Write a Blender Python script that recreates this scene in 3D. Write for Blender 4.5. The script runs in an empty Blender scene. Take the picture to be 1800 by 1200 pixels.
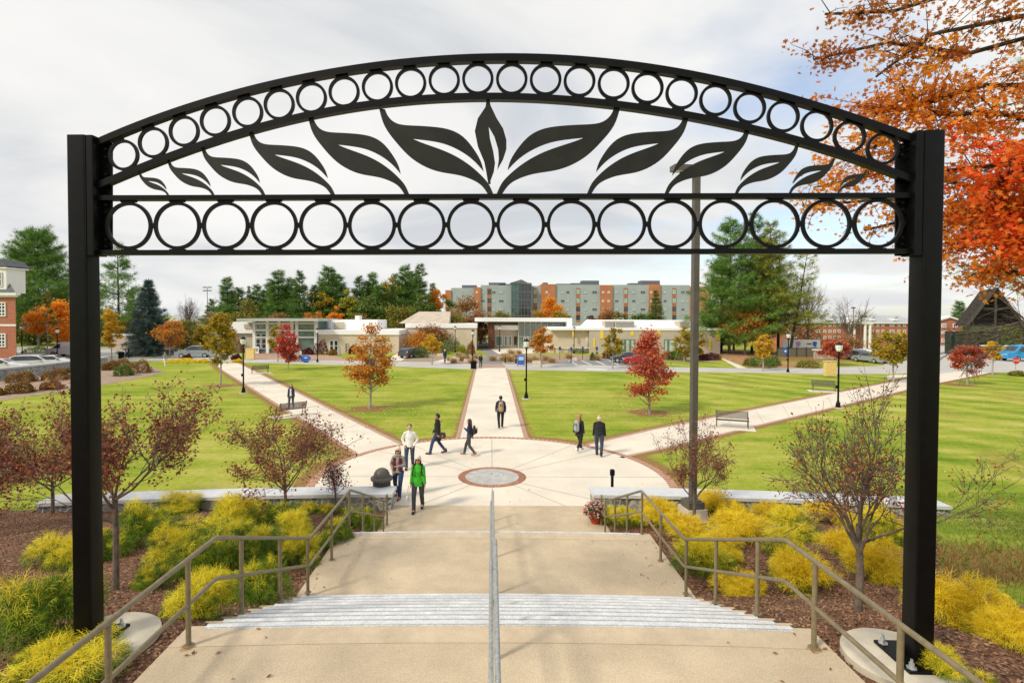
import bpy, math, random
import numpy as np
from mathutils import Vector, Matrix, Quaternion
from mathutils.geometry import tessellate_polygon

random.seed(7)
RS = np.random.RandomState(7)
SC = bpy.context.scene
COL = SC.collection
R = math.radians

# ------------------------------------------------------------------ camera
TILT, ROLL = 0.022, R(0.2)
cam_d = bpy.data.cameras.new("camera")
CAM = bpy.data.objects.new("camera", cam_d)
COL.objects.link(CAM)
SC.camera = CAM
CAM.location = (0, 0, 6.2)
CAM.rotation_mode = 'QUATERNION'
_m = (Matrix.Rotation(math.pi / 2 - TILT, 3, 'X') @ Matrix.Rotation(ROLL, 3, 'Z'))
CAM.rotation_quaternion = _m.to_quaternion()
cam_d.sensor_width = 36
cam_d.lens = 950 / 1800 * 36
cam_d.shift_x = 37 / 1800
cam_d.shift_y = -24 / 1800
cam_d.clip_start = 0.05
cam_d.clip_end = 6000

# ------------------------------------------------------------------ world: bright broken overcast
SUN_EL, SUN_AZ = R(40), R(-128)     # azimuth from +Y, negative = to the left
W = bpy.data.worlds.new("World")
SC.world = W
W.use_nodes = True
nt = W.node_tree
nt.nodes.clear()
def N(t, kind, **kw):
    n = t.nodes.new(kind)
    for k, v in kw.items():
        setattr(n, k, v)
    return n
def L(t, a, b):
    t.links.new(a, b)
def ramp(t, stops, fac=None, interp='LINEAR'):
    n = t.nodes.new('ShaderNodeValToRGB')
    cr = n.color_ramp
    cr.interpolation = interp
    while len(cr.elements) < len(stops):
        cr.elements.new(0.5)
    for e, (p, c) in zip(cr.elements, stops):
        e.position = p
        e.color = (*c, 1) if len(c) == 3 else c
    if fac is not None:
        t.links.new(fac, n.inputs[0])
    return n
def mth(t, op, a, b=None, c=None):
    n = t.nodes.new('ShaderNodeMath')
    n.operation = op
    for i, v in enumerate((a, b, c)):
        if v is None:
            continue
        if isinstance(v, (int, float)):
            n.inputs[i].default_value = v
        else:
            t.links.new(v, n.inputs[i])
    return n.outputs[0]
def mixc(t, fac, a, b, mode='MIX'):
    n = t.nodes.new('ShaderNodeMix')
    n.data_type = 'RGBA'
    n.blend_type = mode
    for s, v in ((0, fac), (6, a), (7, b)):
        if isinstance(v, (int, float)):
            n.inputs[s].default_value = v
        elif isinstance(v, tuple):
            n.inputs[s].default_value = (*v, 1)
        else:
            t.links.new(v, n.inputs[s])
    return n.outputs[2]
sky = N(nt, 'ShaderNodeTexSky', sky_type='NISHITA', sun_disc=False, sun_elevation=SUN_EL, sun_rotation=SUN_AZ)
bg1 = N(nt, 'ShaderNodeBackground')
L(nt, sky.outputs[0], bg1.inputs[0])
bg1.inputs[1].default_value = 0.15
tc = N(nt, 'ShaderNodeTexCoord')
sep = N(nt, 'ShaderNodeSeparateXYZ')
L(nt, tc.outputs['Generated'], sep.inputs[0])
zz = mth(nt, 'ADD', mth(nt, 'MAXIMUM', sep.outputs[2], 0.0), 0.16)
cmb = N(nt, 'ShaderNodeCombineXYZ')
L(nt, mth(nt, 'DIVIDE', sep.outputs[0], zz), cmb.inputs[0])
L(nt, mth(nt, 'DIVIDE', sep.outputs[1], zz), cmb.inputs[1])
nz = N(nt, 'ShaderNodeTexNoise')
nz.inputs['Scale'].default_value = 0.75
nz.inputs['Detail'].default_value = 7
nz.inputs['Roughness'].default_value = 0.52
nz.inputs['Distortion'].default_value = 0.6
mp = N(nt, 'ShaderNodeMapping')
mp.inputs['Location'].default_value = (3.1, 1.7, 0)
L(nt, cmb.outputs[0], mp.inputs[0])
L(nt, mp.outputs[0], nz.inputs['Vector'])
cl = ramp(nt, [(0.32, (0.58, 0.61, 0.65)), (0.42, (0.72, 0.735, 0.75)), (0.52, (0.85, 0.845, 0.83)), (0.66, (0.93, 0.92, 0.90))], nz.outputs[0])
hz = ramp(nt, [(0.0, (1, 1, 1)), (0.25, (0, 0, 0))], sep.outputs[2])
clh = mixc(nt, mth(nt, 'MULTIPLY', hz.outputs[0], 0.55), cl.outputs[0], (0.86, 0.86, 0.85))
bg2 = N(nt, 'ShaderNodeBackground')
L(nt, clh, bg2.inputs[0])
bg2.inputs[1].default_value = 0.86
nz2 = N(nt, 'ShaderNodeTexNoise')
nz2.inputs['Scale'].default_value = 0.9
nz2.inputs['Detail'].default_value = 6
mp2 = N(nt, 'ShaderNodeMapping')
mp2.inputs['Location'].default_value = (-0.15, 0.6, 2.4)
L(nt, cmb.outputs[0], mp2.inputs[0])
L(nt, mp2.outputs[0], nz2.inputs['Vector'])
# openings of thin blue toward the right of the sky
side = ramp(nt, [(0.0, (0, 0, 0)), (0.42, (1, 1, 1))], sep.outputs[0])
hole = ramp(nt, [(0.48, (0, 0, 0)), (0.62, (1, 1, 1))], nz2.outputs[0])
holef = mth(nt, 'MULTIPLY', mth(nt, 'MULTIPLY', hole.outputs[0], side.outputs[0]), 0.75)
mx = N(nt, 'ShaderNodeMixShader')
L(nt, holef, mx.inputs[0])
L(nt, bg2.outputs[0], mx.inputs[1])
L(nt, bg1.outputs[0], mx.inputs[2])
wo = N(nt, 'ShaderNodeOutputWorld')
L(nt, mx.outputs[0], wo.inputs[0])

sd = bpy.data.lights.new("sun", 'SUN')
sd.energy = 2.3
sd.angle = R(9)
sd.color = (1.0, 0.90, 0.74)
SUN = bpy.data.objects.new("sun", sd)
COL.objects.link(SUN)
_d = Vector((math.sin(SUN_AZ) * math.cos(SUN_EL), math.cos(SUN_AZ) * math.cos(SUN_EL), math.sin(SUN_EL)))
SUN.rotation_mode = 'QUATERNION'
SUN.rotation_quaternion = _d.to_track_quat('Z', 'Y')
SC.view_settings.view_transform = 'Standard'
SC.view_settings.look = 'None'
SC.view_settings.gamma = 1
SC.view_settings.exposure = 0.29

# ------------------------------------------------------------------ pixel helpers (photo is 1800x1200)
CO = Vector((0, 0, 6.2))
def ray(px, py):
    x = (px - 900 + cam_d.shift_x * 1800) / 950
    y = (600 - py + cam_d.shift_y * 1800) / 950
    return _m @ Vector((x, y, -1))
def G(px, py, z=0.0):
    d = ray(px, py)
    t = (z - CO.z) / d.z
    return CO + d * t
def at(px, py, Y):
    d = ray(px, py)
    return CO + d * (Y / d.y)
def S(npx, Y):
    return npx * Y / 950

# ------------------------------------------------------------------ tagging
def tag(o, label=None, cat=None, group=None, kind=None):
    if label: o['label'] = label
    if cat: o['category'] = cat
    if group: o['group'] = group
    if kind: o['kind'] = kind
    return o
def thing(name, loc, label, cat, group=None, rz=0.0):
    o = bpy.data.objects.new(name, None)
    COL.objects.link(o)
    o.location = loc
    o.rotation_euler = (0, 0, rz)
    o.empty_display_size = 0.2
    return tag(o, label, cat, group)
def copy_thing(root, loc, rz=0.0, label=None, group=None, scale=None, name=None):
    r = root.copy()
    COL.objects.link(r)
    r.location = loc
    r.rotation_euler = (0, 0, rz)
    if scale: r.scale = scale if isinstance(scale, tuple) else (scale,) * 3
    if label: r['label'] = label
    if group: r['group'] = group
    for ch in list(root.children):
        c = ch.copy(); COL.objects.link(c); c.parent = r
        for g in list(ch.children):
            d = g.copy(); COL.objects.link(d); d.parent = c
    return r

# ------------------------------------------------------------------ materials
MATS = {}
def mat(name, col, rough=0.6, metal=0.0, var=0.12, scale=6.0, bump=0.0, bscale=60.0, col2=None, spec=None, trans=0.0, coords='Object', speck=0.0, sscale=90):
    if name in MATS: return MATS[name]
    m = bpy.data.materials.new(name); m.use_nodes = True
    t = m.node_tree; b = t.nodes['Principled BSDF']
    b.inputs['Roughness'].default_value = rough
    b.inputs['Metallic'].default_value = metal
    if spec is not None: b.inputs['Specular IOR Level'].default_value = spec
    tcn = N(t, 'ShaderNodeTexCoord')
    n = N(t, 'ShaderNodeTexNoise'); n.inputs['Scale'].default_value = scale; n.inputs['Detail'].default_value = 5
    L(t, tcn.outputs[coords], n.inputs['Vector'])
    c = Vector(col)
    d2 = Vector(col2) if col2 else c * (1 - var * 1.6)
    r_ = ramp(t, [(0.3, tuple(d2)), (0.7, tuple(c * (1 + (0 if col2 else var))))], n.outputs[0])
    if speck > 0:
        n4 = N(t, 'ShaderNodeTexNoise'); n4.inputs['Scale'].default_value = sscale; n4.inputs['Detail'].default_value = 3; n4.inputs['Roughness'].default_value = .7
        L(t, tcn.outputs[coords], n4.inputs['Vector'])
        n5 = N(t, 'ShaderNodeTexNoise'); n5.inputs['Scale'].default_value = scale * 3.3; n5.inputs['Detail'].default_value = 6
        L(t, tcn.outputs[coords], n5.inputs['Vector'])
        k_ = ramp(t, [(.32, (1 - speck,) * 3), (.68, (1 + speck,) * 3)], n4.outputs[0])
        k5 = ramp(t, [(.35, (1 - speck * .35,) * 3), (.65, (1 + speck * .2,) * 3)], n5.outputs[0])
        L(t, mixc(t, 1.0, mixc(t, 1.0, r_.outputs[0], k_.outputs[0], 'MULTIPLY'), k5.outputs[0], 'MULTIPLY'), b.inputs['Base Color'])
    else:
        L(t, r_.outputs[0], b.inputs['Base Color'])
    if bump > 0:
        n2 = N(t, 'ShaderNodeTexNoise'); n2.inputs['Scale'].default_value = bscale; n2.inputs['Detail'].default_value = 4
        L(t, tcn.outputs[coords], n2.inputs['Vector'])
        bp = N(t, 'ShaderNodeBump'); bp.inputs['Strength'].default_value = bump; bp.inputs['Distance'].default_value = 0.02
        L(t, n2.outputs[0], bp.inputs['Height']); L(t, bp.outputs[0], b.inputs['Normal'])
    MATS[name] = m
    return m
def leafmat(name, cols, transl=0.35, rough=0.55, clump=0.6):
    """per-leaf colour from a list, plus clumps of the neighbouring hues"""
    if name in MATS: return MATS[name]
    m = bpy.data.materials.new(name); m.use_nodes = True
    t = m.node_tree; b = t.nodes['Principled BSDF']; out = t.nodes['Material Output']
    g = N(t, 'ShaderNodeNewGeometry'); tcn = N(t, 'ShaderNodeTexCoord')
    n = N(t, 'ShaderNodeTexNoise'); n.inputs['Scale'].default_value = clump; n.inputs['Detail'].default_value = 3
    L(t, tcn.outputs['Object'], n.inputs['Vector'])
    f = mth(t, 'ADD', mth(t, 'MULTIPLY', g.outputs['Random Per Island'], 0.62), mth(t, 'MULTIPLY', mth(t, 'SUBTRACT', n.outputs[0], 0.2), 0.62))
    k = len(cols)
    r_ = ramp(t, [((i + 0.15) / (k - 0.7), c) for i, c in enumerate(cols)], f)
    L(t, r_.outputs[0], b.inputs['Base Color'])
    b.inputs['Roughness'].default_value = rough
    b.inputs['Specular IOR Level'].default_value = 0.25
    tr = N(t, 'ShaderNodeBsdfTranslucent'); L(t, r_.outputs[0], tr.inputs[0])
    ms = N(t, 'ShaderNodeMixShader'); ms.inputs[0].default_value = transl
    L(t, b.outputs[0], ms.inputs[1]); L(t, tr.outputs[0], ms.inputs[2]); L(t, ms.outputs[0], out.inputs[0])
    MATS[name] = m
    return m

M_black = mat('black_powder_coat', (0.004, 0.004, 0.004), 0.36, 0.0, 0.2, 9, 0.06, 120, spec=0.17)
M_blackleaf = mat('black_satin_plate', (0.015, 0.015, 0.011), 0.45, 0.0, 0.25, 5, 0.05, 90, spec=0.3)
M_galv = mat('galvanised_steel', (0.50, 0.53, 0.54), 0.38, 0.45, 0.2, 30)
M_rail = mat('khaki_paint', (0.215, 0.175, 0.10), 0.42, 0.0, 0.14, 14, 0.05, 200)
M_rust = mat('rust_stain', (0.28, 0.10, 0.03), 0.9)
M_tan = mat('exposed_aggregate', (0.58, 0.47, 0.325), 0.9, 0, 0.10, 0.9, 0.35, 130, speck=.20, sscale=75)
M_tan2 = mat('tan_concrete', (0.58, 0.47, 0.33), 0.85, 0, 0.08, 3, 0.15, 90, speck=.14, sscale=90)
M_nose = mat('aluminium_nosing', (0.66, 0.67, 0.68), 0.5, 0.1, 0.10, 4, 0.3, 90, speck=.30, sscale=60)
M_white_con = mat('pale_concrete', (0.76, 0.69, 0.575), 0.85, 0, 0.07, 0.5, 0.12, 50, speck=.08, sscale=40)
M_joint = mat('concrete_joint', (0.42, 0.38, 0.33), 0.95)
M_granite = mat('granite_coping', (0.62, 0.64, 0.66), 0.6, 0, 0.06, 5, 0.08, 80)
M_disc = mat('engraved_stone', (0.47, 0.465, 0.44), 0.55, 0, 0.14, 3)
M_disc2 = mat('polished_engraving', (0.62, 0.63, 0.63), 0.4)
M_asph = mat('asphalt', (0.23, 0.23, 0.235), 0.92, 0, 0.08, 0.5, 0.2, 40)
M_road = mat('bleached_road', (0.50, 0.485, 0.46), 0.92, 0, 0.07, 0.35, 0.2, 30)
M_mark = mat('white_road_paint', (0.78, 0.78, 0.76), 0.7)
M_bluemark = mat('blue_road_paint', (0.15, 0.28, 0.5), 0.7)
M_bark = mat('grey_bark', (0.17, 0.13, 0.10), 0.95, 0, 0.3, 12, 0.6, 60)
M_barkl = mat('pale_bark', (0.40, 0.36, 0.31), 0.9, 0, 0.25, 8, 0.4, 40)
M_barkd = mat('dark_bark', (0.055, 0.042, 0.034), 0.95, 0, 0.3, 6, 0.5, 40)
M_white = mat('white_trim', (0.80, 0.80, 0.78), 0.6, 0, 0.03)
M_roofw = mat('white_roof_membrane', (0.9, 0.9, 0.9), 0.7, 0, 0.02, 0.4)
M_stucco = mat('tan_panel', (0.62, 0.53, 0.40), 0.85, 0, 0.05, 0.8)
M_stucco2 = mat('grey_tan_panel', (0.53, 0.46, 0.36), 0.85, 0, 0.05, 0.8)
M_glass = mat('dark_window_glass', (0.03, 0.04, 0.045), 0.08, 0, 0.3, 1.5, spec=0.8)
M_glassg = mat('green_window_glass', (0.16, 0.25, 0.22), 0.1, 0, 0.25, 0.8, spec=0.8)
M_glassp = mat('pale_blind_glass', (0.47, 0.58, 0.52), 0.2, 0, 0.12, 0.6)
M_brickp = mat('painted_brickred', (0.40, 0.12, 0.06), 0.9, 0, 0.15, 3)
M_yel = mat('yellow_panel', (0.85, 0.62, 0.05), 0.6, 0, 0.05)
M_ygold = mat('pale_yellow_box', (0.80, 0.58, 0.22), 0.7)
M_wood = mat('red_brown_wood', (0.16, 0.055, 0.03), 0.6, 0, 0.4, 7)
M_grey = mat('blue_grey_siding', (0.36, 0.41, 0.435), 0.75, 0, 0.06, 0.3)
M_greyd = mat('dark_grey_siding', (0.14, 0.155, 0.17), 0.75)
M_orange = mat('orange_siding', (0.47, 0.175, 0.08), 0.75, 0, 0.08, 0.3)
M_slate = mat('slate_roof', (0.12, 0.13, 0.14), 0.8, 0, 0.2, 3)
M_shing = mat('pale_shingle_roof', (0.42, 0.45, 0.48), 0.85, 0, 0.08, 0.5)
M_olive = mat('olive_screen', (0.15, 0.14, 0.10), 0.8)
M_blue = mat('blue_panel', (0.03, 0.13, 0.5), 0.5)
M_globe = mat('frosted_lamp_glass', (0.82, 0.82, 0.80), 0.25)
M_tyre = mat('tyre_rubber', (0.02, 0.02, 0.02), 0.8)
M_carw = mat('white_car_paint', (0.75, 0.76, 0.77), 0.2, 0, 0.02)
M_cars = mat('silver_blue_car_paint', (0.36, 0.41, 0.44), 0.25, 0.3, 0.03)
M_card = mat('dark_grey_car_paint', (0.06, 0.07, 0.08), 0.25)
M_carr = mat('red_car_paint', (0.45, 0.02, 0.03), 0.25)
M_carb = mat('bright_blue_bus_paint', (0.03, 0.30, 0.62), 0.3)
M_pole = mat('bronze_pole_paint', (0.105, 0.095, 0.08), 0.5, 0, 0.12, 6)
M_foot = mat('footing_concrete', (0.58, 0.53, 0.42), 0.9, 0, 0.1, 5, 0.3, 60)
M_terra = mat('terracotta', (0.42, 0.05, 0.02), 0.7)
M_head = mat('clear_lamp_lens', (0.6, 0.62, 0.64), 0.1)
M_tail = mat('red_tail_lens', (0.4, 0.02, 0.02), 0.2)

def brickmat(name, c1, c2, mortar, sx, sy, vec='Object', msize=0.02, ratio=None):
    m = bpy.data.materials.new(name); m.use_nodes = True
    t = m.node_tree; b = t.nodes['Principled BSDF']; b.inputs['Roughness'].default_value = 0.9
    tcn = N(t, 'ShaderNodeTexCoord')
    br = N(t, 'ShaderNodeTexBrick')
    br.inputs['Color1'].default_value = (*c1, 1); br.inputs['Color2'].default_value = (*c2, 1); br.inputs['Mortar'].default_value = (*mortar, 1)
    br.inputs['Scale'].default_value = 1; br.inputs['Brick Width'].default_value = sx; br.inputs['Row Height'].default_value = sy; br.inputs['Mortar Size'].default_value = msize
    if vec == 'wall':
        sp = N(t, 'ShaderNodeSeparateXYZ'); cb = N(t, 'ShaderNodeCombineXYZ')
        L(t, tcn.outputs['Object'], sp.inputs[0]); L(t, mth(t, 'ADD', sp.outputs[0], sp.outputs[1]), cb.inputs[0]); L(t, sp.outputs[2], cb.inputs[1])
        L(t, cb.outputs[0], br.inputs['Vector'])
    else:
        L(t, tcn.outputs[vec], br.inputs['Vector'])
    L(t, br.outputs[0], b.inputs['Base Color'])
    return m
M_paver = brickmat('red_brick_paver', (0.42, 0.20, 0.12), (0.50, 0.27, 0.17), (0.42, 0.33, 0.27), 0.22, 0.11)
M_brickw = brickmat('red_brick_wall', (0.36, 0.10, 0.05), (0.44, 0.14, 0.07), (0.42, 0.25, 0.18), 0.4, 0.14, 'wall', 0.015)

def stonemat():
    m = bpy.data.materials.new('fieldstone'); m.use_nodes = True
    t = m.node_tree; b = t.nodes['Principled BSDF']; b.inputs['Roughness'].default_value = 0.85
    tcn = N(t, 'ShaderNodeTexCoord')
    v = N(t, 'ShaderNodeTexVoronoi'); v.inputs['Scale'].default_value = 4.5
    v2 = N(t, 'ShaderNodeTexVoronoi', feature='DISTANCE_TO_EDGE'); v2.inputs['Scale'].default_value = 4.5
    L(t, tcn.outputs['Object'], v.inputs['Vector']); L(t, tcn.outputs['Object'], v2.inputs['Vector'])
    sp = N(t, 'ShaderNodeSeparateColor'); L(t, v.outputs['Color'], sp.inputs[0])
    c = ramp(t, [(0, (0.10, 0.12, 0.13)), (0.4, (0.22, 0.24, 0.24)), (0.7, (0.34, 0.33, 0.28)), (1, (0.14, 0.16, 0.18))], sp.outputs[0])
    e = ramp(t, [(0.03, (1, 1, 1)), (0.08, (0, 0, 0))], v2.outputs[0])
    L(t, mixc(t, e.outputs[0], c.outputs[0], (0.52, 0.50, 0.45)), b.inputs['Base Color'])
    bp = N(t, 'ShaderNodeBump'); bp.inputs['Strength'].default_value = 0.6; bp.inputs['Distance'].default_value = 0.03
    L(t, v2.outputs[0], bp.inputs['Height']); L(t, bp.outputs[0], b.inputs['Normal'])
    return m
M_stone = stonemat()

def groundmat():
    m = bpy.data.materials.new('lawn_grass'); m.use_nodes = True
    t = m.node_tree; b = t.nodes['Principled BSDF']; b.inputs['Roughness'].default_value = 0.95; b.inputs['Specular IOR Level'].default_value = 0.1
    tcn = N(t, 'ShaderNodeTexCoord'); P = tcn.outputs['Object']
    def ns(sc, det=5, vec=P, rough=0.6):
        n = N(t, 'ShaderNodeTexNoise'); n.inputs['Scale'].default_value = sc; n.inputs['Detail'].default_value = det; n.inputs['Roughness'].default_value = rough
        L(t, vec, n.inputs['Vector']); return n.outputs[0]
    big = ns(0.13, 6); fine = ns(5.0, 8, rough=0.8)
    mpn = N(t, 'ShaderNodeMapping'); mpn.inputs['Scale'].default_value = (0.12, 1.1, 1); mpn.inputs['Rotation'].default_value = (0, 0, R(12)); L(t, P, mpn.inputs[0])
    streak = ns(1.0, 4, mpn.outputs[0])
    # mowing stripes, strongest on the right-hand lawn
    mps = N(t, 'ShaderNodeMapping'); mps.inputs['Rotation'].default_value = (0, 0, R(-32)); L(t, P, mps.inputs[0])
    wv = N(t, 'ShaderNodeTexWave', bands_direction='X', wave_profile='SIN'); wv.inputs['Scale'].default_value = 0.085; wv.inputs['Distortion'].default_value = 2.2; wv.inputs['Detail'].default_value = 3; wv.inputs['Detail Scale'].default_value = 2
    L(t, mps.outputs[0], wv.inputs['Vector'])
    spx = N(t, 'ShaderNodeSeparateXYZ'); L(t, P, spx.inputs[0])
    rr = ramp(t, [(0.0, (0.12, 0.12, 0.12)), (1.0, (1, 1, 1))], mth(t, 'DIVIDE', mth(t, 'SUBTRACT', spx.outputs[0], 8.0), 14.0))
    f = mth(t, 'ADD', mth(t, 'ADD', mth(t, 'MULTIPLY', big, 0.55), mth(t, 'MULTIPLY', streak, 0.45)), mth(t, 'MULTIPLY', mth(t, 'MULTIPLY', mth(t, 'SUBTRACT', wv.outputs[0], 0.5), 0.13), rr.outputs[0]))
    f = mth(t, 'ADD', f, mth(t, 'MULTIPLY', mth(t, 'SUBTRACT', fine, 0.5), 0.62))
    f = mth(t, 'ADD', f, mth(t, 'MULTIPLY', mth(t, 'SUBTRACT', ns(0.75, 6, rough=.7), 0.5), 0.35))
    c = ramp(t, [(0.26, (0.10, 0.185, 0.014)), (0.40, (0.20, 0.285, 0.022)), (0.54, (0.35, 0.38, 0.05)), (0.72, (0.54, 0.47, 0.16))], f)
    at_ = N(t, 'ShaderNodeAttribute', attribute_name='dry')
    dn = ns(1.6, 6)
    dfac = ramp(t, [(0.42, (0, 0, 0)), (0.62, (1, 1, 1))], mth(t, 'ADD', mth(t, 'MULTIPLY', at_.outputs['Fac'], 0.6), mth(t, 'MULTIPLY', dn, 0.45)))
    dcol = ramp(t, [(0.3, (0.20, 0.12, 0.04)), (0.7, (0.38, 0.24, 0.09))], fine)
    L(t, mixc(t, dfac.outputs[0], c.outputs[0], dcol.outputs[0]), b.inputs['Base Color'])
    bp = N(t, 'ShaderNodeBump'); bp.inputs['Strength'].default_value = 0.6; bp.inputs['Distance'].default_value = 0.05
    n3 = ns(22, 4); L(t, n3, bp.inputs['Height']); L(t, bp.outputs[0], b.inputs['Normal'])
    return m
M_lawn = groundmat()
def mulchmat():
    m = bpy.data.materials.new('bark_mulch'); m.use_nodes = True
    t = m.node_tree; b = t.nodes['Principled BSDF']; b.inputs['Roughness'].default_value = 0.95
    tcn = N(t, 'ShaderNodeTexCoord')
    v = N(t, 'ShaderNodeTexVoronoi'); v.inputs['Scale'].default_value = 34; v.inputs['Randomness'].default_value = 1
    L(t, tcn.outputs['Object'], v.inputs['Vector'])
    n = N(t, 'ShaderNodeTexNoise'); n.inputs['Scale'].default_value = 0.8; n.inputs['Detail'].default_value = 4; L(t, tcn.outputs['Object'], n.inputs['Vector'])
    sp = N(t, 'ShaderNodeSeparateColor'); L(t, v.outputs['Color'], sp.inputs[0])
    c = ramp(t, [(0, (0.05, 0.022, 0.012)), (0.4, (0.15, 0.075, 0.038)), (0.8, (0.30, 0.165, 0.09)), (1, (0.46, 0.31, 0.20))], sp.outputs[0])
    big = ramp(t, [(0.35, (0.75, 0.7, 0.68)), (0.65, (1.15, 1.0, 0.95))], n.outputs[0])
    L(t, mixc(t, 1.0, c.outputs[0], big.outputs[0], 'MULTIPLY'), b.inputs['Base Color'])
    bp = N(t, 'ShaderNodeBump'); bp.inputs['Strength'].default_value = 0.9; bp.inputs['Distance'].default_value = 0.03
    L(t, v.outputs['Distance'], bp.inputs['Height']); L(t, bp.outputs[0], b.inputs['Normal'])
    return m
M_mulch = mulchmat()
M_chip = leafmat('mulch_chip', [(0.05, 0.02, 0.012), (0.17, 0.08, 0.04), (0.33, 0.18, 0.10), (0.52, 0.36, 0.23)], 0.0, 0.9, 0.5)
M_sand = mat('pale_mulch_slope', (0.36, 0.26, 0.19), 0.95, 0, 0.2, 2, 0.4, 20)

# ------------------------------------------------------------------ mesh builder
class MB:
    def __init__(s): s.v = []; s.f = []; s.m = []
    def add(s, vs, fs, mi=0):
        o = len(s.v)
        s.v += [tuple(p) for p in vs]
        for f in fs:
            s.f.append([i + o for i in f]); s.m.append(mi)
        return s
    def box(s, x0, x1, y0, y1, z0, z1, mi=0):
        vs = [(x0, y0, z0), (x1, y0, z0), (x1, y1, z0), (x0, y1, z0), (x0, y0, z1), (x1, y0, z1), (x1, y1, z1), (x0, y1, z1)]
        return s.add(vs, [(0, 3, 2, 1), (4, 5, 6, 7), (0, 1, 5, 4), (1, 2, 6, 5), (2, 3, 7, 6), (3, 0, 4, 7)], mi)
    def obox(s, c, size, rz=0, mi=0, rot=None):
        a, b, h = size[0] / 2, size[1] / 2, size[2] / 2
        M = rot if rot is not None else Matrix.Rotation(rz, 3, 'Z')
        c = Vector(c)
        vs = [c + M @ Vector(p) for p in [(-a, -b, -h), (a, -b, -h), (a, b, -h), (-a, b, -h), (-a, -b, h), (a, -b, h), (a, b, h), (-a, b, h)]]
        return s.add(vs, [(0, 3, 2, 1), (4, 5, 6, 7), (0, 1, 5, 4), (1, 2, 6, 5), (2, 3, 7, 6), (3, 0, 4, 7)], mi)
    def tube(s, pts, rad, seg=8, mi=0, cap=True):
        pts = [Vector(p) for p in pts]
        if not hasattr(rad, '__len__'): rad = [rad] * len(pts)
        n = len(pts); vs = []
        up = Vector((0, 0, 1))
        d0 = (pts[1] - pts[0]).normalized()
        if abs(d0.z) > 0.9: up = Vector((1, 0, 0))
        a = d0.cross(up).normalized()
        for i in range(n):
            d = (pts[min(i + 1, n - 1)] - pts[max(i - 1, 0)])
            if d.length < 1e-9: d = d0
            d = d.normalized()
            a = (a - d * a.dot(d))
            if a.length < 1e-6: a = d.orthogonal()
            a.normalize(); b = d.cross(a)
            for k in range(seg):
                t = 2 * math.pi * k / seg
                vs.append(pts[i] + (a * math.cos(t) + b * math.sin(t)) * rad[i])
        fs = []
        for i in range(n - 1):
            for k in range(seg):
                k2 = (k + 1) % seg
                fs.append((i * seg + k, i * seg + k2, (i + 1) * seg + k2, (i + 1) * seg + k))
        if cap:
            fs.append(tuple(range(seg))[::-1]); fs.append(tuple((n - 1) * seg + k for k in range(seg)))
        return s.add(vs, fs, mi)
    def lathe(s, prof, c=(0, 0, 0), seg=16, mi=0, sx=1, sy=1):
        vs = []; c = Vector(c)
        for r, z in prof:
            for k in range(seg):
                t = 2 * math.pi * k / seg
                vs.append((c.x + r * sx * math.cos(t), c.y + r * sy * math.sin(t), c.z + z))
        fs = []
        for i in range(len(prof) - 1):
            for k in range(seg):
                k2 = (k + 1) % seg
                fs.append((i * seg + k, i * seg + k2, (i + 1) * seg + k2, (i + 1) * seg + k))
        fs.append(tuple(range(seg))[::-1]); fs.append(tuple((len(prof) - 1) * seg + k for k in range(seg)))
        return s.add(vs, fs, mi)
    def prism(s, poly, off, mi=0):
        """closed planar polygon (3-D points) extruded both ways by off (Vector)"""
        off = Vector(off); p = [Vector(q) for q in poly]; n = len(p)
        tris = tessellate_polygon([p])
        vs = [q - off for q in p] + [q + off for q in p]
        fs = [tuple(t) for t in tris] + [tuple(i + n for i in t)[::-1] for t in tris]
        fs += [(i, (i + 1) % n, (i + 1) % n + n, i + n) for i in range(n)]
        return s.add(vs, fs, mi)
    def sheet(s, poly, mi=0):
        p = [Vector(q) for q in poly]
        tris = tessellate_polygon([p])
        fs = []
        for t in tris:
            a, b, c = (p[i] for i in t)
            fs.append(tuple(t) if (b - a).cross(c - a).z > 0 else tuple(t)[::-1])
        return s.add(p, fs, mi)
    def build(s, name, mats, parent=None, smooth=False, loc=None):
        me = bpy.data.meshes.new(name)
        me.from_pydata(s.v, [], s.f)
        if not isinstance(mats, (list, tuple)): mats = [mats]
        for m in mats: me.materials.append(m)
        if len(mats) > 1: me.polygons.foreach_set('material_index', s.m)
        if smooth:
            me.polygons.foreach_set('use_smooth', [True] * len(me.polygons))
            try: me.set_sharp_from_angle(angle=R(40))
            except Exception: pass
        me.update()
        o = bpy.data.objects.new(name, me)
        COL.objects.link(o)
        if parent is not None: o.parent = parent
        if loc is not None: o.location = loc
        return o

def fast_mesh(name, verts, faces, mats, parent=None, midx=None, smooth=False):
    """verts (N,3) array, faces (F,k) array of equal-size polygons"""
    me = bpy.data.meshes.new(name)
    F, k = faces.shape
    me.vertices.add(len(verts)); me.vertices.foreach_set('co', np.ascontiguousarray(verts, dtype=np.float32).ravel())
    me.loops.add(F * k); me.loops.foreach_set('vertex_index', faces.astype(np.int32).ravel())
    me.polygons.add(F); me.polygons.foreach_set('loop_start', np.arange(0, F * k, k, dtype=np.int32))
    try: me.polygons.foreach_set('loop_total', np.full(F, k, dtype=np.int32))
    except Exception: pass
    if not isinstance(mats, (list, tuple)): mats = [mats]
    for m in mats: me.materials.append(m)
    if midx is not None: me.polygons.foreach_set('material_index', midx.astype(np.int32))
    me.update(calc_edges=True)
    me.validate()
    o = bpy.data.objects.new(name, me)
    COL.objects.link(o)
    if parent is not None: o.parent = parent
    return o

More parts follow.
